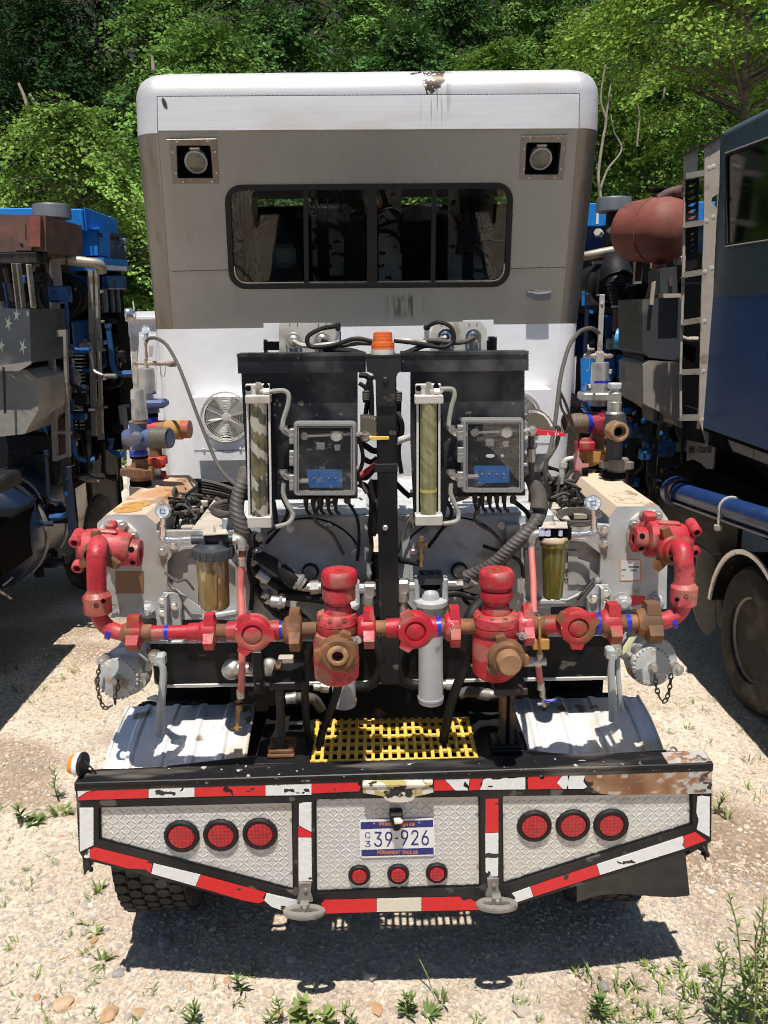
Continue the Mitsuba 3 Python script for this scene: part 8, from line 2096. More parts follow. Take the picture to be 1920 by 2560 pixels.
# chassis with tanks, wheels and tool boxes, much of its shade put into dark colours
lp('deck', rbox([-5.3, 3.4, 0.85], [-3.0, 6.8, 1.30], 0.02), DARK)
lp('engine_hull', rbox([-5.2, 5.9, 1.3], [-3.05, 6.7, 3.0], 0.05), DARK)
dt = lathe(P(KP, 75, 535, 4.4) + [0, 0.6, 0], [0, -1, 0], [(0, 0.34), (0.5, 0.34), (0.55, 0.32), (0.58, 0.25), (0.6, 0)], 30)
lp('blue_drum', dt, pbr('deep_navy', (0.006, 0.014, 0.035), 0.5))
lp('drum_ring', torus(P(KP, 75, 535, 4.38), [0, -1, 0], 0.30, 0.012, 30, 6), LADG)
lp('hanging_hose', tube([P(KP, 60, 700, 4.2), P(KP, 180, 600, 4.3), P(KP, 330, 540, 4.4), P(KP, 420, 520, 4.5)], 0.02), BLKSHADE)
lp('hanging_hose', tube([P(KP, 190, 690, 4.4), P(KP, 300, 720, 4.3), P(KP, 290, 790, 4.3), P(KP, 180, 800, 4.3)], 0.015), BLKSHADE)
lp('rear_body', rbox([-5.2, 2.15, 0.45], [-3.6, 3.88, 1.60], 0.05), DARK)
lp('rear_platform', rbox([-5.2, 1.2, 1.60], [-2.80, 3.55, 1.72], 0.02), BLKSHADE)
pt = hold(LT, 'air_tank')
add(pt, 'shell', lathe([-3.45, 3.9, 1.02], [0, 1, 0], [(0, 0), (0.02, 0.2), (0.07, 0.38), (0.14, 0.47), (0.24, 0.5), (1.1, 0.5), (1.2, 0.4), (1.22, 0)], 36), pbr('tank_navy', (0.008, 0.018, 0.045), 0.35))
for y_ in (4.25, 4.75):
    add(pt, 'strap', lathe([-3.45, y_, 1.02], [0, 1, 0], [(0, 0.503), (0.0, 0.512), (0.06, 0.512), (0.06, 0.503)], 36), LADG)
add(pt, 'drain_port', cat(bolt([-3.45, 3.90, 1.02], [0, -1, 0], 0.05, 0.05, 0.01), tube([[-3.45, 3.86, 1.02], [-3.42, 3.78, 0.95], [-3.3, 3.8, 0.7], [-3.2, 3.95, 0.5]], 0.016, n=8)), STEEL)
for y0, y1, z0_, z1_, dx_, m_ in ((4.65, 5.15, 0.55, 1.30, 0.30, BLKSHADE), (4.7, 5.3, 1.35, 1.85, 0.22, BLKSHADE), (5.6, 6.6, 0.6, 1.5, 0.24, BLKSHADE), (6.0, 6.7, 1.5, 2.0, 0.2, DARK)):
    lp('side_casing', rbox([-3.6, y0, z0_], [-2.74 - dx_, y1, z1_], 0.03), m_)
for k, (x0, x1, y0) in enumerate(((525, 655, 385), (650, 735, 405))):
    bx = hold(LT, 'tool_box')
    Yb = 5.2 + 0.35 * k
    p, q = P(KP, x0 + 40, y0, Yb), P(KP, x1, 985, Yb)
    add(bx, 'case', rbox([p[0] - 0.35, Yb, q[2]], [q[0], Yb + 0.3, p[2]], 0.01), 'deep_navy')
    add(bx, 'edge_trim', cat(rbox([q[0] - 0.012, Yb - 0.006, q[2]], [q[0] + 0.004, Yb + 0.3, p[2] + 0.004], 0.003), rbox([p[0] - 0.35, Yb - 0.006, p[2] - 0.02], [q[0], Yb + 0.3, p[2] + 0.006], 0.004)), ALU)
    add(bx, 'latch', obox(P(KP, 545 if k == 0 else 705, 550 if k == 0 else 510, Yb - 0.02), [1, 0, 0], [0, 1, 0], 0.05, 0.02, 0.14, 0.006), ALU if k == 0 else RUBBER)
for y in (5.75,):
    w = hold(LT, 'wheel')
    add(w, 'tyre', lathe([-3.26, y, 0.52], [1, 0, 0], [(0, 0.30), (0.01, 0.44), (0.04, 0.50), (0.08, 0.52), (0.26, 0.52), (0.30, 0.50), (0.33, 0.44), (0.34, 0.30)], 36), TYRE)
    add(w, 'hub', lathe([-3.06, y, 0.52], [1, 0, 0], [(0, 0.30), (0.05, 0.28), (0.02, 0.15), (0.12, 0.12), (0.13, 0)], 24), BLKSHADE)
lp('mud_guard', rbox([-3.5, 6.5, 0.45], [-2.95, 6.52, 1.1], 0.004), BLKSHADE)
lp('white_marker', tube([P(KP, 20, 1150, 3.9), P(KP, 60, 1120, 3.9), P(KP, 100, 1085, 3.9)], 0.008), ALU)
lp('diagonal_pipe', cyl(P(KP, 745, 130, 5.6), P(KP, 845, 50, 5.9), 0.05, n=12), BLKSHADE)
lp('diagonal_pipe', cyl(P(KP, 705, 200, 5.7), P(KP, 725, 110, 5.7), 0.015, n=8), ALU)

# ---------------------------------------------------------------- white lorry far behind on the left
WT = hold('', 'white_truck')
say(WT, 'white truck far behind, seen between the left trailer and the cab', 'truck')
YW = 9.5
pl = yplane(YW)
WHT = pbr('clean_white', (0.78, 0.78, 0.80), 0.3)
cabp = pl.poly(KD, [(880, 1140), (880, 1060), (900, 965), (925, 950), (930, 920), (1175, 914), (1260, 930), (1260, 1900), (960, 1900), (960, 1140)], 0.02)
winp = pl.poly(KD, [(898, 1130), (902, 1080), (960, 1078), (1000, 1120), (1006, 1300), (985, 1330), (962, 1330), (962, 1140), (930, 1125)], 0.02)
add(WT, 'cab', pl.slab(cabp.difference(winp), 2.2, -2.2), WHT)
add(WT, 'window_recess', pl.slab(winp, 0.02, -0.4), BLKSHADE)
add(WT, 'visor', pl.slab(pl.poly(KD, [(885, 966), (905, 955), (1260, 962), (1260, 975), (885, 980)]), 0.06, 0.0), WHT)
add(WT, 'door_frame', pl.slab(pl.poly(KD, [(1008, 1095), (1040, 1110), (1055, 1180), (1058, 1880), (1020, 1880), (1015, 1180)]), 0.02, 0.0), ALU)
add(WT, 'door_panel', pl.slab(pl.poly(KD, [(1065, 1105), (1200, 1100), (1200, 1870), (1068, 1870)]), 0.012, 0.0), WHITE)
add(WT, 'roof_lamp', cat(vlathe(KD, 985, [(960, 46), (950, 48), (925, 48), (905, 38), (893, 20), (890, 0)], YW - 0.1, 24)), ZINC)
add(WT, 'antenna', cyl(P(KD, 1030, 910, YW - 0.05), P(KD, 1022, 838, YW - 0.05), 0.01, n=6), WHT)
add(WT, 'mark', cat(*[pl.slab(pl.poly(KD, q), 0.004, 0.013) for q in ([(1145, 1180), (1185, 1180), (1150, 1215)], [(1145, 1215), (1180, 1195), (1170, 1255), (1145, 1262)])]), ALU)
add(WT, 'lower_body', pl.slab(pl.poly(KD, [(960, 1900), (1260, 1900), (1260, 2300), (960, 2300)]), 2.0, -2.1), WHITE)
add(WT, 'wheel', lathe(P(KD, 1100, 2330, YW) + [0.3, 0.4, 0], [-1, 0, 0], [(0, 0.3), (0.02, 0.5), (0.3, 0.5), (0.32, 0.3), (0.32, 0)], 24), TYRE)

# ================================================================ the trailer on the right
RT = hold('', 'engine_trailer')
say(RT, 'blue engine trailer on the right with a navy cab, ladder and rusty red muffler', 'trailer')


def rp(name, mesh, mat, smooth=35):
    return add(RT, name, mesh, mat, smooth)


XR = 2.60
UPG = pbr('faded_blue_grey', worn((0.065, 0.095, 0.115), (0.10, 0.095, 0.105), 2.2, 0.58, 0.25, 0.06), 0.4, specular=0.3)
CABB = pbr('cab_blue', worn((0.014, 0.065, 0.19), (0.03, 0.06, 0.12), 3.0, 0.66, 0.15, 0.08), 0.4, specular=0.25)
cb = hold(RT, 'cab')
say(cb, 'navy cab with a tinted side window')
e0 = PX(KE, 945, 75, XR); e1 = PX(KE, 945, 1930, XR); sp = PX(KE, 945, 1085, XR)
YC1, YC0 = float(e0[1]), 0.4
ztop, zbot, zsp = float(e0[2]) + 0.02, float(e1[2]), float(sp[2])
SIDE_R = Plane([XR, YC1, 0], [0, -1, 0], [0, 0, 1])
wq = SIDE_R.poly(KE, [(972, 214), (1300, 96), (1300, 722), (974, 770)], 0.03)
side_up = sbox(0, zsp, YC1 - YC0, ztop - 0.06)
add(cb, 'upper_side', SIDE_R.slab(side_up.difference(wq), 0.03, -0.03), UPG)
add(cb, 'lower_side', SIDE_R.slab(sbox(0, zbot, YC1 - YC0, zsp), 0.03, -0.03), CABB)
add(cb, 'roof', cat(tube([[XR + 0.06, YC1, ztop - 0.06], [XR + 0.06, YC0, ztop - 0.06]], 0.06, n=16, curve=False), rbox([XR + 0.06, YC0, ztop - 0.06], [XR + 2.3, YC1, ztop - 0.002], 0.01)), UPG)
add(cb, 'end_wall', rbox([XR, YC1 + 0.001, zbot], [XR + 2.3, YC1 + 0.03, ztop - 0.05], 0.005), UPG)
add(cb, 'floor', rbox([XR + 0.01, YC0, zbot - 0.03], [XR + 2.3, YC1, zbot], 0.005), DARK)
add(cb, 'far_wall', rbox([XR + 2.26, YC0, zbot], [XR + 2.3, YC1, ztop - 0.05], 0.005), UPG)
add(cb, 'rear_wall', rbox([XR + 0.02, YC0, zbot], [XR + 2.3, YC0 + 0.03, ztop - 0.05], 0.005), NAVY)
cw = hold(RT, 'cab_window')
add(cw, 'frame', SIDE_R.slab(wq.buffer(0.012).difference(wq.buffer(-0.012)), 0.012, -0.006), RUBBER)
scene['tinted_glass'] = {'type': 'twosided', 'bsdf': {'type': 'roughplastic', 'diffuse_reflectance': {'type': 'rgb', 'value': [0.004, 0.006, 0.005]}, 'alpha': 0.02, 'int_ior': 1.6}}
add(cw, 'pane', SIDE_R.slab(wq.buffer(-0.010), 0.004, -0.012), 'tinted_glass', False)
for q_ in ((205, 85), (778, 728)):
    add(cw, 'drip_rail', tube([SIDE_R.at(KE, 975, q_[0], 0.01), SIDE_R.at(KE, 1300, q_[1], 0.01)], 0.006, n=6, curve=False), LADG)
add(cb, 'edge_strip', rbox([XR - 0.02, YC1 - 0.03, zbot - 0.02], [XR - 0.002, YC1 + 0.01, zsp + 0.1], 0.003), ALU)
add(cb, 'under_channel', hull([[x, y, z] for x in (XR + 0.02, XR + 0.25) for y, z in ((YC0, zbot - 0.03), (YC1 - 0.5, zbot - 0.03), (YC0, zbot - 0.10), (YC1 - 0.6, zbot - 0.10))]), LADG)

ld = hold(RT, 'ladder')
say(ld, 'tan channel ladder beside the navy cab')
YLd = 3.55
pl = yplane(YLd)
TANS = pbr('tan_channel_steel', worn((0.40, 0.355, 0.30), (0.24, 0.18, 0.13), 8, 0.60, 0.15, 0.08), 0.55)
add(ld, 'near_rail', cat(pl.slab(pl.poly(KE, [(836, 150), (932, 120), (924, 450), (882, 478), (876, 500), (915, 548), (905, 640), (888, 1100), (868, 1520), (862, 1800), (856, 2000), (848, 1990), (800, 1835), (815, 1100), (832, 600)]), 0.012, 0.0)), TANS)
add(ld, 'near_rail_side', cat(pl.slab(pl.poly(KE, [(888, 1110), (902, 1110), (880, 1980), (858, 2000), (866, 1520)]), 0.01, -0.05), pl.slab(pl.poly(KE, [(926, 440), (934, 440), (915, 700), (905, 960), (896, 960), (906, 640), (918, 545)]), 0.01, -0.03)), LADG)
add(ld, 'far_rail', cat(pl.slab(pl.poly(KE, [(720, 208), (804, 170), (802, 322), (722, 358), (726, 900), (706, 1500), (706, 1830), (692, 1830), (692, 1500), (708, 900), (716, 500)]), 0.012, -0.03)), TANS)
for k, (x0, x1, y, h) in enumerate(((718, 832, 338, 34), (712, 828, 640, 34), (706, 818, 945, 34), (700, 812, 1238, 34), (694, 804, 1540, 36), (690, 800, 1820, 38))):
    o0, o1 = P(KE, x0, y + 8, YLd), P(KE, x1, y - 10 + (16 if k > 3 else 0), YLd)
    hh = sz(KE, h, o0)
    add(ld, 'rung', cat(hull([q + [0, dy, dz] for q in (o0, o1) for dy in (-0.02, 0.06) for dz in (-hh * 0.5, -hh * 0.5 + 0.008)]), hull([q + [0, dy, dz] for q in (o0, o1) for dy in (-0.024, -0.018) for dz in (-hh * 0.5, hh * 0.5)])), LADG)
for k, q in enumerate(([(705, 215), (808, 150), (812, 158), (712, 222)], [(822, 160), (945, 92), (946, 102), (826, 170)])):
    add(ld, 'top_cap', pl.slab(pl.poly(KE, q), 0.06, -0.02), BLKSHADE)
pf = hold(RT, 'perforated_strip')
pl2 = yplane(YLd + 0.06)
strip = pl2.poly(KE, [(722, 372), (805, 355), (795, 900), (722, 940)])
dia = unary_union([pl2.poly(KE, [(735, 398 + 40 * k + 12), (758, 398 + 40 * k - 6), (788, 398 + 40 * k - 10), (765, 398 + 40 * k + 14)]) for k in range(6)] + [pl2.poly(KE, [(748, 700 + 34 * k + 8), (762, 700 + 34 * k - 6), (778, 700 + 34 * k - 8), (766, 700 + 34 * k + 8)]) for k in range(4)])
add(pf, 'strip', pl2.slab(strip.difference(dia), 0.004), BLKSHADE)
for x, y in ((865, 298), (892, 288), (848, 622), (890, 598), (838, 935), (880, 912), (838, 1238), (830, 1545), (822, 1842)):
    add(ld, 'weld_patch', lathe(pl.at(KE, x, y, 0.012), pl.n, [(0, 0.020), (0.002, 0.016), (0.003, 0.004)], 9), ALU)
gt_ = hold(RT, 'grey_tank')
say(gt_, 'grey folded sheet metal tank behind the tan ladder')
pl = yplane(4.05)
add(gt_, 'upper_shell', pl.slab(pl.poly(KE, [(468, 1100), (705, 1092), (708, 1448), (690, 1482), (512, 1462), (470, 1424)]), 0.7, -0.75), TANKG)
add(gt_, 'lower_shell', pl.slab(pl.poly(KE, [(472, 1506), (512, 1480), (700, 1490), (715, 1900), (580, 1800), (474, 1742)]), 0.7, -0.75), TANKT)
add(gt_, 'waist', pl.slab(pl.poly(KE, [(500, 1455), (705, 1465), (705, 1500), (500, 1492)]), 0.6, -0.75), BLKSHADE)
add(gt_, 'vertical_plate', pl.slab(pl.poly(KE, [(590, 912), (695, 895), (700, 1066), (592, 1070)]), 0.3, -0.4), TANKG)
add(gt_, 'filler_strap', cat(pl.slab(pl.poly(KE, [(512, 1000), (535, 990), (520, 1135), (498, 1135)]), 0.02, 0.0), pl.slab(pl.poly(KE, [(570, 1068), (692, 1066), (692, 1090), (572, 1094)]), 0.12, -0.06)), TANS)
add(gt_, 'oval_plate', pl.slab(pl.poly(KE, [(640, 968), (665, 958), (668, 1015), (642, 1020)], 0.01), 0.01, -0.09), BROWNR)
for x in (548, 585):
    add(gt_, 'gusset', pl.slab(pl.poly(KE, [(x, 1780), (x + 28, 1800), (x + 26, 1880), (x, 1860)]), 0.3, -0.4), TANKG)
mf = hold(RT, 'muffler')
say(mf, 'large rusty red muffler drum')
YMf = 4.75
o = P(KE, 668, 668, YMf)
R = sz(KE, 192, o)
dm = A([-0.52, 0.85, 0.03]); dm /= np.linalg.norm(dm)
add(mf, 'drum', lathe(o - dm * 0.10, dm, [(0, 0.0), (0.02, R * 0.42), (0.06, R * 0.72), (0.12, R * 0.92), (0.20, R), (0.34, R), (0.343, R * 1.03), (0.37, R * 1.03), (0.373, R), (0.56, R * 0.98), (0.64, R * 0.9), (0.70, R * 0.7), (0.74, R * 0.4), (0.76, 0)], 40), MUFF)
add(mf, 'outlet_neck', vlathe(KE, 576, [(560, 66), (500, 62), (450, 58)], YMf + 0.35, 24), BROWNR)
add(mf, 'rain_flange', vlathe(KE, 570, [(440, 60), (436, 84), (428, 86), (424, 70)], YMf + 0.35, 26), BLKSHADE)
add(mf, 'side_pipe', cat(tube([P(KE, 560, 490, YMf + 0.2), P(KE, 610, 458, YMf + 0.18), P(KE, 660, 440, YMf + 0.16), P(KE, 690, 440, YMf + 0.14)], sz(KE, 34, o), n=16), lathe(P(KE, 672, 446, YMf + 0.1), [0.8, -0.6, 0.1], [(0, sz(KE, 42, o)), (0.05, sz(KE, 42, o)), (0.055, sz(KE, 30, o)), (0.03, sz(KE, 28, o)), (0.03, 0)], 20)), BROWNR)
add(mf, 'down_pipe', tube([P(KE, 560, 880, YMf + 0.1), P(KE, 552, 960, YMf + 0.12), P(KE, 520, 1080, YMf + 0.15), P(KE, 480, 1200, YMf + 0.2), P(KE, 445, 1290, YMf + 0.25), P(KE, 400, 1360, YMf + 0.3), P(KE, 345, 1362, YMf + 0.35)], sz(KE, 42, o), n=16), MUFF)
dz = A([-0.85, 0.45, 0.12]); dz /= np.linalg.norm(dz)
add(mf, 'blue_flange', cat(lathe(P(KE, 335, 1345, YMf + 0.36), dz, [(0, sz(KE, 70, o)), (0.05, sz(KE, 72, o)), (0.06, sz(KE, 64, o)), (0.06, 0)], 28)), pbr('sky_blue_paint', (0.10, 0.42, 0.78), 0.4))
a_, b_, _ = frame(dz)
for k in range(10):
    t = k * 2 * math.pi / 10
    add(mf, 'flange_bolt', bolt(P(KE, 335, 1345, YMf + 0.36) + (a_ * math.cos(t) + b_ * math.sin(t)) * sz(KE, 58, o), -dz, 0.014, 0.02), STEEL)
ai = hold(RT, 'air_intake')
say(ai, 'black intake stack with a bright steel cap, right')
add(ai, 'cap', vlathe(KE, 281, [(568, 98), (562, 107), (492, 107), (482, 103), (476, 90), (474, 0)], 6.0, 36), CAPS)
add(ai, 'stack', vlathe(KE, 283, [(800, 54), (570, 52)], 6.0, 24), BLKSHADE)
add(ai, 'seam_plate', hull([P(KE, x, y, 5.83) for x, y in ((232, 680), (260, 655), (310, 655), (332, 690), (332, 780), (232, 780))] + [P(KE, 283, 720, 5.75)]), BLKSHADE)
ep = hold(RT, 'exhaust_pipe')
add(ep, 'pipe', tube([P(KE, 60, 845, 5.9), P(KE, 150, 828, 5.85), P(KE, 260, 806, 5.8), P(KE, 350, 796, 5.75), P(KE, 402, 812, 5.72), P(KE, 424, 870, 5.7), P(KE, 426, 960, 5.7), P(KE, 420, 1080, 5.7), P(KE, 414, 1195, 5.7)], sz(KE, 28, P(KE, 300, 900, 5.8)), n=20, k=6), PIPET)
add(ep, 'red_clamp', cat(cyl(P(KE, 294, 801, 5.78), P(KE, 338, 798, 5.76), sz(KE, 32, P(KE, 300, 900, 5.8)), n=18)), pbr('clamp_orange_red', (0.50, 0.10, 0.05), 0.5))
add(ep, 'clamp_leg', cat(*[cyl(P(KE, x, 815, 5.74), P(KE, x, 850, 5.74), 0.012, n=8) for x in (290, 335)]), ALU)
ac = hold(RT, 'air_cleaner')
o = P(KE, 300, 1010, 5.75); R = sz(KE, 122, o)
add(ac, 'housing', lathe(o + [0.0, 0.5, 0] - A([0.10, 0, 0]), [0.2, -1, 0.05], [(0, R * 1.05), (0.3, R * 1.08), (0.32, R * 1.18), (0.36, R * 1.18), (0.38, R * 1.02), (0.46, R * 0.98), (0.47, R * 0.78), (0.5, R * 0.74), (0.52, R * 0.5)], 34), BLKSHADE)
add(ac, 'cowl', tube([P(KE, 283, 860, 5.75), P(KE, 290, 920, 5.65), P(KE, 300, 980, 5.6)], [R * 0.55, R * 0.75, R * 0.8], n=18), BLKSHADE)
cor = [P(KE, 296, 970, 5.55), P(KE, 290, 1020, 5.5), P(KE, 305, 1080, 5.5), P(KE, 318, 1140, 5.5)]
add(ac, 'ribbed_hose', cat(tube(cor, sz(KE, 46, o), n=16), *[torus(c_, [0.1, 0.1, 1], sz(KE, 47, o), 0.012, 18, 6) for c_ in spline(cor, 3)]), RUBBER)
add(ac, 'hose_clamp', vlathe(KE, 320, [(1152, 52), (1138, 52)], 5.5, 20), ALU)
add(ac, 'lower_pipe', vlathe(KE, 322, [(1300, 48), (1160, 46)], 5.5, 20), BROWNR)
rb = hold(RT, 'radiator_housing')
say(rb, 'bright blue beam and brackets of the right trailer')
YRb = 6.8
add(rb, 'beam', quadbox(KE, -60, 513, 980, 642, YRb, YRb + 0.5, 0.01), BLUE)
add(rb, 'beam_reflector', quadbox(KE, 175, 575, 188, 640, YRb - 0.02, YRb, 0.004), WHITE)
add(rb, 'shroud', quadbox(KE, -60, 646, 980, 1440, YRb + 0.1, YRb + 0.5, 0.01), NAVY)
add(rb, 'core', quadbox(KE, 60, 820, 980, 1180, YRb - 0.15, YRb + 0.09, 0.01), DARK)
pl = yplane(5.4)
for q in ([(75, 1468), (130, 1445), (372, 1442), (380, 1500), (255, 1612), (150, 1612), (148, 1765), (80, 1762)], [(78, 1770), (140, 1770), (130, 1835), (120, 1830)], [(338, 1772), (400, 1765), (402, 1800), (340, 1810)], [(352, 1840), (478, 1850), (478, 1890), (412, 1890), (410, 1985), (370, 1985)], [(455, 1500), (475, 1490), (475, 1560), (458, 1560)], [(478, 1745), (510, 1790), (478, 1820)]):
    add(rb, 'bracket', pl.slab(pl.poly(KE, q), 0.02), BLUE)
add(rb, 'bracket_cap', cat(pl.slab(pl.poly(KE, [(360, 1818), (450, 1836), (448, 1850), (380, 1848)]), 0.06, 0.0)), RUST)
for x, y in ((380, 1880), (425, 1872), (395, 1950)):
    add(rb, 'bracket_bolt', bolt(pl.at(KE, x, y, 0.02), pl.n, 0.02, 0.02), BLUE)
add(rb, 'hose_hook', tube([P(KE, 398, 1808, 5.3), P(KE, 420, 1790, 5.3), P(KE, 448, 1786, 5.3), P(KE, 466, 1790, 5.3)], 0.018), ALU)
for x, y, r in ((195, 702, 30), (930, 668, 24)):
    add(rb, 'nut', bolt(P(KE, x, y, YRb - 0.02), [-0.6, -1, 0.2], sz(KE, r, o), 0.10), ALU)
add(rb, 'strut', cat(tube([P(KE, 510, 530, 6.4), P(KE, 420, 620, 6.3), P(KE, 370, 720, 6.2), P(KE, 330, 800, 6.0)], 0.025), ), pbr('pale_lilac_hose', (0.36, 0.40, 0.60), 0.45))
add(rb, 'cable', cat(tube([P(KE, 500, 520, 6.4), P(KE, 440, 570, 6.35), P(KE, 380, 640, 6.3), P(KE, 330, 665, 6.3)], 0.02), tube([P(KE, 470, 545, 6.4), P(KE, 400, 600, 6.35), P(KE, 355, 650, 6.3)], 0.014)), RUBBER)
for q, m in (([(145, 868), (222, 862), (222, 885), (148, 888)], ALU), ([(500, 872), (552, 880), (552, 915), (500, 912)], TANS), ([(492, 940), (535, 945), (530, 1070), (492, 1075)], TANS), ([(82, 1050), (98, 1050), (98, 1140), (82, 1140)], BLUE), ([(128, 1165), (152, 1170), (150, 1190), (128, 1186)], BLUE), ([(915, 805), (946, 802), (946, 870), (915, 875)], TANS), ([(906, 1080), (946, 1085), (946, 1180), (906, 1190)], TANS), ([(782, 1090), (812, 1085), (810, 1185), (784, 1190)], TANS)):
    pq = yplane(5.9)
    rp('small_panel', pq.slab(pq.poly(KE, q), 0.03), m)
g = np.random.default_rng(21)
en = hold(RT, 'engine')
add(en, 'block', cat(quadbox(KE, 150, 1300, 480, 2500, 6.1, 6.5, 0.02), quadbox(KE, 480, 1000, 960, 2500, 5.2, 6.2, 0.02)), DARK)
add(en, 'pipe_elbow', lathe(P(KE, 128, 1408, 5.8), [0, -1, 0], [(0, 0.05), (0.05, 0.05), (0.07, 0.02), (0.07, 0)], 14), ALU)
for k in range(16):
    x, y = g.uniform(100, 700), g.uniform(1500, 2200)
    add(en, 'pipework', tube([P(KE, x, y, 5.0), P(KE, x + g.normal() * 50, y + 80, 4.9), P(KE, x + g.normal() * 60, y + 200, 5.1)], 0.015 + 0.03 * g.random(), n=8, k=5), (DKBLUE, BLKSHADE, BLKSHADE, BLUE)[k % 4])
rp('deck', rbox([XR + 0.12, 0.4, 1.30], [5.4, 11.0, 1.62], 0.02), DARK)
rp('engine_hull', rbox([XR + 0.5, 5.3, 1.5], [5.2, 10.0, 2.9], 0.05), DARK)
rp('under_cab_wall', rbox([XR + 0.35, 0.6, 1.4], [XR + 0.37, 4.9, zbot + 0.02], 0.005), BLKSHADE)
# company board in the shade under the ladder
sb = hold(RT, 'name_board')
NB = Plane([XR + 0.10, 3.5, 0], [0.0, -1, 0], [0, 0, 1])
bp = NB.poly(KT, [(552, 335), (790, 380), (940, 440), (915, 735), (820, 725), (740, 650), (640, 600), (552, 622)])
add(sb, 'board', NB.slab(bp, 0.01), TANKT)
add(sb, 'lettering', text_on(NB, KT, 585, 905, 510, 410, 'Mid-Atlantic', True, 0.001, 0.0105), RUBBER, False)
say(sb, 'dusty board lettered Mid-Atlantic in the shade')
# long blue pipe along the side
bpz = hold(RT, 'blue_pipe')
say(bpz, 'long navy blue pipe along the side of the right trailer')
q0, q1 = PX(KT, 420, 1050, XR - 0.02), PX(KI, 1640, 230, XR - 0.02)
dq = (q1 - q0) / np.linalg.norm(q1 - q0)
rq = sz(KT, 135, q0)
add(bpz, 'pipe', cyl(q0, q0 + dq * 4.2, rq, n=26), NAVY)
add(bpz, 'flange', lathe(q0 - dq * 0.10, dq, [(0, rq * 1.5), (0.05, rq * 1.62), (0.14, rq * 1.62), (0.15, rq * 1.4)], 30), NAVY)
add(bpz, 'flange_ring', ring(q0 + dq * 0.06, dq, rq * 1.3, rq * 1.5, 0.02, 28), BROWNR)
t0 = 1.05
add(bpz, 'u_bolt', cat(torus(q0 + dq * t0, dq, rq * 1.04, 0.010, 24, 6), cyl(q0 + dq * t0 + [-rq, 0, 0], q0 + dq * t0 + [-rq, 0, -rq * 1.5], 0.010, n=6), bolt(q0 + dq * t0 + [-rq, 0, -rq * 1.45], [0, 0, -1], 0.03, 0.04)), ALU)
add(bpz, 'carrier_angle', obox(q0 + dq * 2.0 + [-rq * 0.55, 0, -rq * 0.95], dq, [0, 0, 1], 4.2, 0.015, 0.07, 0.002), LADG)
# mud panel, wheel and fender
mp = hold(RT, 'side_skirt')
pl = yplane(3.45)
a = pl.poly(KV, [(268, 262), (300, 280), (380, 330), (455, 400), (455, 1165), (362, 1232), (300, 1150), (222, 960), (232, 800)])
add(mp, 'panel', pl.slab(a, 0.012), TANKT)
add(mp, 'channel', cat(rbox(pl.at(KV, 452, 395), pl.at(KV, 520, 510) + [0, 0.05, 0], 0.004), pl.slab(pl.poly(KV, [(460, 512), (505, 512), (500, 700), (520, 1160), (470, 1090), (465, 900)]), 0.01, 0.015)), LADG)
add(mp, 'top_fold', hull([pl.at(KV, x, y) + [0, dy, 0] for x, y in ((268, 262), (470, 392), (400, 335)) for dy in (0, 0.25)]), TANKT)
mp2 = hold(RT, 'wheel')
XW, RW = 2.70, 0.55
ow = A([XW, 2.66, RW - 0.02])
add(mp2, 'tyre', lathe(ow + [0.34, 0, 0], [-1, 0, 0], [(0, RW * 0.62), (0.02, RW * 0.93), (0.06, RW), (0.26, RW), (0.30, RW * 0.965), (0.325, RW * 0.93), (0.335, RW * 0.86), (0.345, RW * 0.80), (0.35, RW * 0.72), (0.34, RW * 0.58), (0.30, RW * 0.56)], 56), TYRE)
add(mp2, 'rim', lathe(ow + [0.06, 0, 0], [-1, 0, 0], [(-0.02, RW * 0.57), (0.035, RW * 0.565), (0.02, RW * 0.54), (-0.06, RW * 0.5), (-0.085, RW * 0.34), (-0.07, RW * 0.2), (-0.03, RW * 0.17), (-0.03, 0)], 40), TANKT)
fd = hold(RT, 'fender')
ths = np.linspace(math.radians(20), math.radians(172), 24)
RF = RW + 0.09
for nm, x0, x1, dr_, mt in (('arch', XW - 0.03, XW + 0.6, 0.0, BLACK), ('bright_edge', XW - 0.045, XW - 0.028, 0.02, FEND)):
    v = []
    for th in ths:
        d = A([0, -math.cos(th), math.sin(th)])
        for x, rr in ((x0, RF - 0.012), (x1, RF - 0.012), (x1, RF + 0.004 + dr_), (x0, RF + 0.004 + dr_)):
            v.append([x, ow[1] + d[1] * rr, ow[2] + d[2] * rr])
    f = []
    for k in range(len(ths) - 1):
        for j in range(4):
            f.append([4 * k + j, 4 * (k + 1) + j, 4 * (k + 1) + (j + 1) % 4, 4 * k + (j + 1) % 4])
    add(fd, nm, mk(v, f), mt, 40)
for y in (ow[1] - 1.25, ow[1] + 4.0):
    w = hold(RT, 'wheel')
    add(w, 'tyre', lathe([XW + 0.34, y, RW - 0.02], [-1, 0, 0], [(0, RW * 0.6), (0.02, RW * 0.93), (0.06, RW), (0.28, RW), (0.33, RW * 0.9), (0.34, RW * 0.6)], 40), TYRE)
    add(w, 'rim', lathe([XW + 0.06, y, RW - 0.02], [-1, 0, 0], [(0, RW * 0.57), (-0.06, RW * 0.5), (-0.06, 0)], 30), LADG)
rp('lower_skirt', rbox([XR + 0.2, 3.2, 0.75], [XR + 0.24, 9.0, 1.35], 0.005), BLKSHADE)



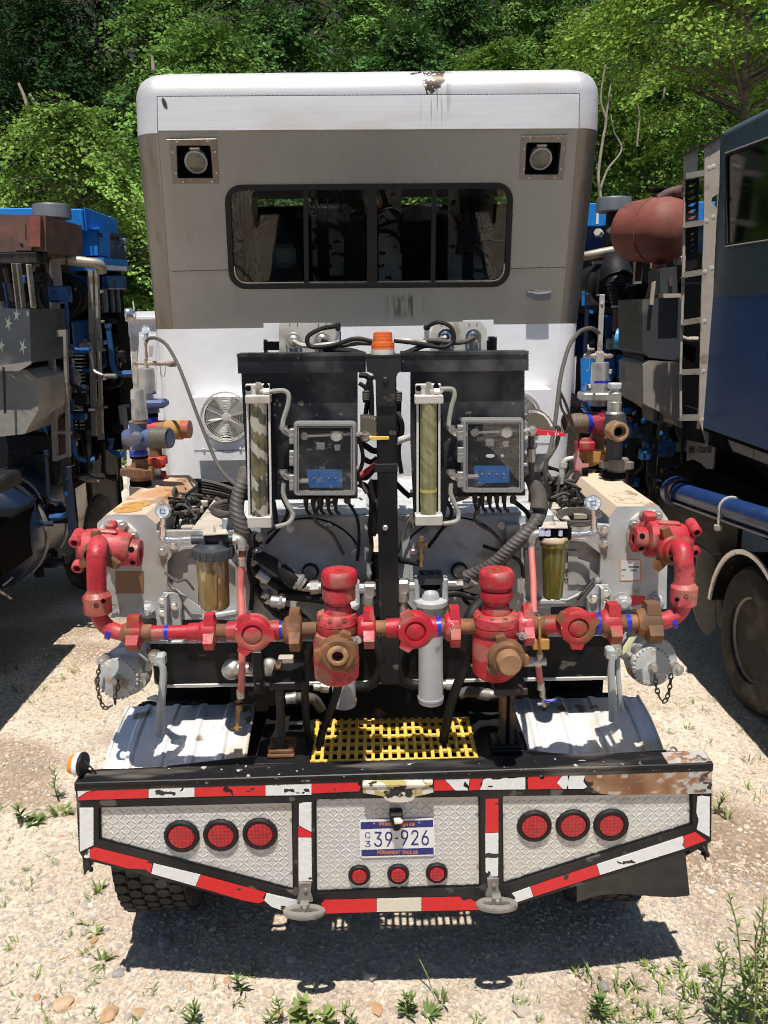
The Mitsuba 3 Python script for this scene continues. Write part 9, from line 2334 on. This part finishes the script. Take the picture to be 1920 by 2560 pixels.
def clutter(c, xr, yr, Y0, Y1, n, seed, mats, root):
    """dense small machinery: bent pipes with couplings, valve blocks, brackets and clamps"""
    g = np.random.default_rng(seed)
    for k in range(n):
        x, y, Y = g.uniform(*xr), g.uniform(*yr), g.uniform(Y0, Y1)
        p = P(c, x, y, Y); m = mats[k % len(mats)]
        kind = k % 4
        if kind < 2:
            L = g.uniform(0.12, 0.5)
            q = p + [g.choice([-1, 1]) * 0.02, 0, -L]
            e = q + [g.choice([-1, 1]) * g.uniform(0.08, 0.25), g.normal() * 0.05, 0]
            r = g.uniform(0.010, 0.03)
            add(root, 'pipework', cat(tube([p, (p + q) / 2, q + [0, 0, 0.05], (q + e) / 2, e], r, n=9, k=4), cyl(p + [0, 0, 0.01], p + [0, 0, -0.03], r * 1.4, n=8), cyl((q + e) / 2, e, r * 1.35, n=8)), m)
        elif kind == 2:
            s_ = g.uniform(0.04, 0.11)
            add(root, 'valve_block', cat(rbox(p - [s_, 0.04, s_ * 0.7], p + [s_, 0.04, s_ * 0.7], 0.012), bolt(p + [s_ * 0.4, -0.04, 0], [0, -1, 0], 0.018, 0.02, 0.004), bolt(p + [-s_ * 0.5, -0.04, 0.02], [0, -1, 0], 0.014, 0.02, 0.004), cyl(p + [0, 0, s_ * 0.6], p + [0, 0, s_ * 1.3], 0.02, n=8)), m)
        else:
            w = g.uniform(0.02, 0.05); h = g.uniform(0.15, 0.45)
            add(root, 'bracket', cat(rbox(p - [w, 0.005, h], p + [w, 0.005, h], 0.004), rbox(p + [-w, 0, h - 0.01], p + [w, 0.12, h], 0.003), bolt(p + [0, -0.005, h * 0.7], [0, -1, 0], 0.014, 0.012), bolt(p + [0, -0.005, -h * 0.7], [0, -1, 0], 0.014, 0.012)), m)


clutter(KD, (250, 690), (1130, 2050), 4.7, 5.3, 36, 41, (BLKSHADE, DKBLUE, LADG, BLKSHADE, 'deep_navy', STEEL, BLKSHADE, BROWNR), cyl_)
clutter(KD, (-40, 560), (560, 880), 4.5, 5.2, 18, 42, (BLKSHADE, DKBLUE, LADG, BLKSHADE, BROWNR), cyl_)
clutter(KP, (0, 560), (60, 760), 4.1, 4.9, 22, 43, ('deep_navy', BLKSHADE, DKBLUE, BLKSHADE, RUBBER), cyl_)
clutter(KD, (720, 960), (640, 1950), 5.5, 5.85, 14, 44, (BLKSHADE, DKBLUE, BLKSHADE, LADG), cyl_)
clutter(KE, (90, 470), (1180, 2150), 5.0, 5.7, 26, 45, (BLKSHADE, DKBLUE, BLKSHADE, 'deep_navy', ALU, BLKSHADE, BLUE), en)
clutter(KE, (380, 940), (1880, 2250), 4.2, 4.8, 16, 46, ('deep_navy', BLKSHADE, DKBLUE, BLKSHADE), en)
clutter(KE, (430, 700), (860, 1100), 4.85, 5.3, 8, 47, (TANS, BLKSHADE, ALU, BROWNR), en)
# ---------------------------------------------------------------- white vehicle glimpsed through the right trailer
wv = hold('', 'white_truck')
say(wv, 'sliver of a white vehicle glimpsed between the cab and the right trailer', 'truck')
pl = yplane(9.8)
add(wv, 'body', pl.slab(pl.poly(KE, [(60, 1195), (250, 1200), (250, 1295), (60, 1300)]).buffer(0.03), 1.6, -1.6), WHT)
add(wv, 'lower_body', rbox(pl.at(KE, 60, 1300) + [0, 0.05, 0], [pl.at(KE, 260, 1300)[0], 11.3, 0.6], 0.02), WHITE)
for y in (10.2, 11.0):
    add(wv, 'wheel', lathe([pl.at(KE, 150, 1300)[0], y, 0.36], [-1, 0, 0], [(-0.1, 0.2), (-0.1, 0.36), (0.1, 0.36), (0.1, 0.2)], 20), TYRE)

# ---------------------------------------------------------------- unseen flat trailer added behind the view to darken the cab window reflection
FT = hold('', 'flatbed_trailer')
say(FT, 'low black flatbed trailer behind the viewpoint, mirrored darkly in the cab window', 'trailer')
add(FT, 'bed', rbox([-1.35, -12.0, 1.05], [1.45, -3.15, 1.22], 0.01), BLACK)
add(FT, 'headboard', rbox([-1.30, -7.2, 1.22], [1.40, -7.1, 2.9], 0.01), BLACK)
for x in (-1.35, 1.40):
    add(FT, 'side_rail', rbox([x, -12.0, 0.9], [x + 0.05, -3.15, 1.05], 0.008), BLACK)
for y in (-5.2, -6.4):
    for x in (-1.25, 1.0):
        w = hold(FT, 'wheel')
        add(w, 'tyre', lathe([x, y, 0.5], [1, 0, 0], [(0, 0.3), (0.01, 0.44), (0.05, 0.5), (0.27, 0.5), (0.31, 0.44), (0.32, 0.3), (0.32, 0)], 30), TYRE)

# ================================================================ weeds and grass on the yard
GREEN = [(0.20, 0.29, 0.08), (0.16, 0.235, 0.075), (0.27, 0.33, 0.12)]


def weed(c, x, y, h, nl, L, W, label, seed, kind='rosette', tone=0, name='weed', cat_='weed', group=None):
    """small plant standing at (x, y) of the photograph: rosette = leaves from the foot, stem = leaves up a stalk, grass = blades"""
    g = np.random.default_rng(seed)
    p = PZ(c, x, y, 0.0)
    p[2] = float(yard_height(A([p[0]]), A([p[1]]))[0])
    vs, fs, cs, n = [], [], [], 0
    key = hold('', name)

    def blade(o, d, L_, W_, bend, seg=4, col=None):
        nonlocal n
        d = d / np.linalg.norm(d)
        s = np.cross(d, [0, 0, 1.0]); s /= np.linalg.norm(s) + 1e-9
        t = np.linspace(0, 1, seg + 1)
        mid = o + np.outer(t * L_, d) - np.outer(t ** 2 * bend * L_, [0, 0, 1])
        w = W_ * np.sin(np.clip(t * 0.92 + 0.08, 0, 1) * math.pi) ** 0.8 * 0.5
        up_ = np.cross(s, d) * -1
        v = np.vstack([mid - np.outer(w, s), mid - np.outer(w * 0.25, up_) * 0, mid + np.outer(w, s)])
        v[seg + 1:2 * seg + 2] -= np.outer(w * 0.35, [0, 0, 1])
        k = seg + 1
        f = []
        for i in range(seg):
            for a in (0, k):
                f += [[n + a + i, n + a + i + 1, n + a + k + i + 1], [n + a + i, n + a + k + i + 1, n + a + k + i]]
        vs.append(v); fs.append(A(f)); n += len(v)
        cs.append(np.tile((A(col) if col is not None else A(GREEN[tone]) * g.uniform(0.75, 1.25)), (len(v), 1)))
    if kind == 'stem':
        nst = max(1, nl // 26)
        for sidx in range(nst):
            b = A([g.normal() * 0.02, g.normal() * 0.02, 0]) * (nst > 1)
            ln = A([g.normal() * 0.10, g.normal() * 0.06, 1.0])
            hh = h * g.uniform(0.8, 1.0) if sidx else h
            stem = spline([p + b, p + b + ln * hh * 0.4, p + b + ln * hh * 0.75 + [g.normal() * 0.02, 0, 0], p + b + ln * hh], 4)
            tb = tube(stem, [0.005, 0.002], n=5, curve=False)
            vs.append(tb.vertices); fs.append(tb.faces + n); n += len(tb.vertices)
            cs.append(np.tile(A(GREEN[tone]) * 0.9, (len(tb.vertices), 1)))
            m = nl // nst
            for i in range(m):
                t = 0.08 + 0.92 * (i + g.random()) / m
                o = A([np.interp(t, np.linspace(0, 1, len(stem)), stem[:, k]) for k in range(3)])
                a = i * 2.4 + g.normal() * 0.4
                e = 0.5 + 0.5 * t
                d = A([math.cos(a), math.sin(a), e])
                blade(o, d, L * g.uniform(0.7, 1.2) * (1.15 - 0.6 * t), W * (1.1 - 0.5 * t), 0.18)
    else:
        for i in range(nl):
            a = g.uniform(0, 6.28)
            e = g.uniform(0.9, 4.0) if kind == 'grass' else g.uniform(0.25, 1.4)
            o = p + [math.cos(a) * L * 0.08, math.sin(a) * L * 0.08, 0]
            blade(o, A([math.cos(a), math.sin(a), e]), L * 0.8 * g.uniform(0.35, 1.2), W * 0.75 * g.uniform(0.5, 1.2), g.uniform(0.15, 0.55) if kind == 'grass' else g.uniform(0.1, 0.4), 4)
    scene[key] = mikit.ply(mk(np.vstack(vs), np.vstack(fs)), 'leaf', True, color=np.vstack(cs))
    say(key, label, cat_, group)


weed(KN, 1590, 1150, 0.70, 110, 0.085, 0.014, 'tallest feathery weed at the lower right, in the middle of three', 1, 'stem', 2, 'tall_weed')
weed(KN, 1500, 1160, 0.42, 70, 0.07, 0.012, 'shorter feathery weed at the lower right, left of the tallest', 2, 'stem', 1, 'tall_weed')
weed(KN, 1640, 1140, 0.55, 80, 0.07, 0.012, 'feathery weed at the lower right corner, right of the tallest', 3, 'stem', 2, 'tall_weed')
weed(KM, 1305, 1175, 0.17, 26, 0.10, 0.034, 'broad leaved weed at the bottom edge, left of the middle', 4, 'stem', 2)
weed(KM, 1400, 1165, 0.10, 18, 0.08, 0.030, 'small bright leafy weed just right of the broad leaved weed at the bottom', 5, 'stem', 2)
weed(KM, 150, 262, 0.10, 14, 0.10, 0.035, 'low broad leaved dock plant left of the bumper corner', 6, 'rosette', 1)
weed(KM, 95, 262, 0.12, 20, 0.08, 0.018, 'upright leafy weed left of the dock plant by the bumper', 7, 'stem', 1)
weed(KM, 255, 215, 0.10, 22, 0.14, 0.022, 'pale green weed close to the left end of the bumper', 8, 'rosette', 2)
weed(KM, 250, 160, 0.22, 20, 0.06, 0.012, 'thin weed stalk behind the dock plant at the left', 9, 'stem', 1)
weed(KM, 428, 565, 0.22, 26, 0.12, 0.014, 'grass clump below the hook at the left bumper corner', 10, 'grass', 2)
weed(KM, 440, 870, 0.10, 16, 0.09, 0.016, 'dark weed at the left end of the bumper shadow', 11, 'rosette', 1)
weed(KM, 415, 740, 0.06, 16, 0.07, 0.015, 'small weed left of the tyre shadow', 12, 'rosette', 2)
weed(KM, 1090, 910, 0.09, 10, 0.09, 0.016, 'small weed at the edge of the bumper shadow', 13, 'rosette', 2)
weed(KM, 1045, 985, 0.09, 16, 0.06, 0.012, 'small weed in the sun in front of the bumper shadow', 14, 'stem', 1)
weed(KM, 835, 1135, 0.11, 26, 0.06, 0.012, 'slender weed at the bottom edge, left of the broad leaved weed', 15, 'stem', 1)
weed(KM, 1165, 1150, 0.13, 22, 0.05, 0.010, 'thin weed stalk just left of the broad leaved weed', 16, 'stem', 1)
weed(KM, 1525, 1150, 0.14, 20, 0.05, 0.010, 'thin weed stalk right of the broad leaved weed', 17, 'stem', 1)
weed(KN, 245, 1020, 0.05, 14, 0.10, 0.014, 'tall grass with long blades in front of the bumper shadow, right of the middle', 18, 'grass', 1, 'grass_clump', 'grass')
weed(KN, 246, 1010, 0.05, 5, 0.42, 0.010, 'long bent grass blades rising from the clump right of the middle', 19, 'grass', 2, 'grass_clump', 'grass')
weed(KN, 830, 905, 0.05, 14, 0.10, 0.010, 'grass tuft in the bumper shadow on the right', 20, 'grass', 1, 'grass_clump', 'grass')
weed(KN, 1140, 880, 0.05, 14, 0.07, 0.012, 'small plant at the right end of the bumper shadow', 21, 'rosette', 2)
weed(KN, 100, 1090, 0.12, 30, 0.06, 0.014, 'leafy weed at the bottom edge below the long bent grass', 22, 'stem', 1)
weed(KN, 190, 1080, 0.05, 22, 0.09, 0.02, 'spreading weed right of the leafy weed at the bottom', 23, 'rosette', 1)
weed(KN, 940, 1100, 0.12, 36, 0.07, 0.014, 'bushy weed at the bottom, left of the tall feathery weeds', 24, 'stem', 1)
weed(KN, 1400, 920, 0.05, 22, 0.08, 0.018, 'green weed right of the end of the bumper shadow', 25, 'rosette', 1)
weed(KN, 1240, 900, 0.05, 14, 0.06, 0.014, 'tiny weed below the right end of the bumper shadow', 26, 'rosette', 2)
weed(KN, 1440, 235, 0.14, 26, 0.07, 0.012, 'weed on the tan ground right of the bumper', 27, 'stem', 2)
weed(KN, 1480, 255, 0.05, 16, 0.12, 0.014, 'low grass right of the bumper end', 28, 'grass', 2, 'grass_clump', 'grass')
weed(KJ, 20, 500, 0.06, 14, 0.10, 0.02, 'weed at the left edge beside the bumper', 29, 'rosette', 1)
# the rest of the small green stuff, too scattered to count
g = np.random.default_rng(77)
vs, fs, cs, n = [], [], [], 0
spots = []
for _ in range(75):
    spots.append((*PZ(KM, g.uniform(-30, 470), g.uniform(180, 1140), 0.0)[:2], 0.04))
for _ in range(60):
    spots.append((*PZ(KN, g.uniform(880, 1659), g.uniform(860, 1150), 0.0)[:2], 0.06))
for _ in range(22):
    spots.append((*PZ(KM, g.uniform(470, 2400), g.uniform(960, 1150), 0.0)[:2], 0.04))
for _ in range(25):
    spots.append((*PZ(KP, g.uniform(0, 600), g.uniform(1700, 2100), 0.0)[:2], 0.06))
for _ in range(25):
    spots.append((*PZ(KI, g.uniform(1000, 1659), g.uniform(1200, 1900), 0.0)[:2], 0.05))
for x, y, s in spots:
    z = float(yard_height(A([x]), A([y]))[0])
    m = g.integers(3, 8)
    col = A(GREEN[g.integers(0, 3)]) * g.uniform(0.8, 1.3)
    for _ in range(m):
        a = g.uniform(0, 6.28)
        L = s * g.uniform(0.6, 1.6)
        d = A([math.cos(a), math.sin(a), g.uniform(0.4, 2.2)]); d /= np.linalg.norm(d)
        q = np.cross(d, [0, 0, 1.0]); q /= np.linalg.norm(q)
        o = A([x, y, z]) + A([g.normal() * s * 0.3, g.normal() * s * 0.3, 0])
        w = L * 0.055
        vs += [o - q * w * 0.4, o + q * w * 0.4, o + d * L * 0.55 + q * w, o + d * L * 0.55 - q * w, o + d * L - [0, 0, 0.2 * L]]
        fs += [[n, n + 1, n + 2], [n, n + 2, n + 3], [n + 3, n + 2, n + 4]]
        cs += [col * g.uniform(0.8, 1.2)] * 5
        n += 5
scene['grass'] = mikit.ply(mk(vs, fs), 'leaf', False, color=A(cs))
say('grass', 'sparse short grass and seedlings scattered over the gravel', 'grass', kind='stuff')

for k, e in labels.items():
    for head, text in (('broadleaf_tree', 'trees on the slope behind the yard'), ('bare_stem', 'bare stems among the trees'), ('stone_slab', 'larger stones lying on the yard'), ('tall_weed', 'tall feathery weeds'), ('weed', 'small weeds in the gravel'),
                       ('grass_clump', 'grass clumps in the gravel'), ('engine_trailer', 'blue engine trailers parked alongside'), ('white_truck', 'white trucks in the background')):
        if k.startswith(head) and '__' not in k:
            e['group'] = text
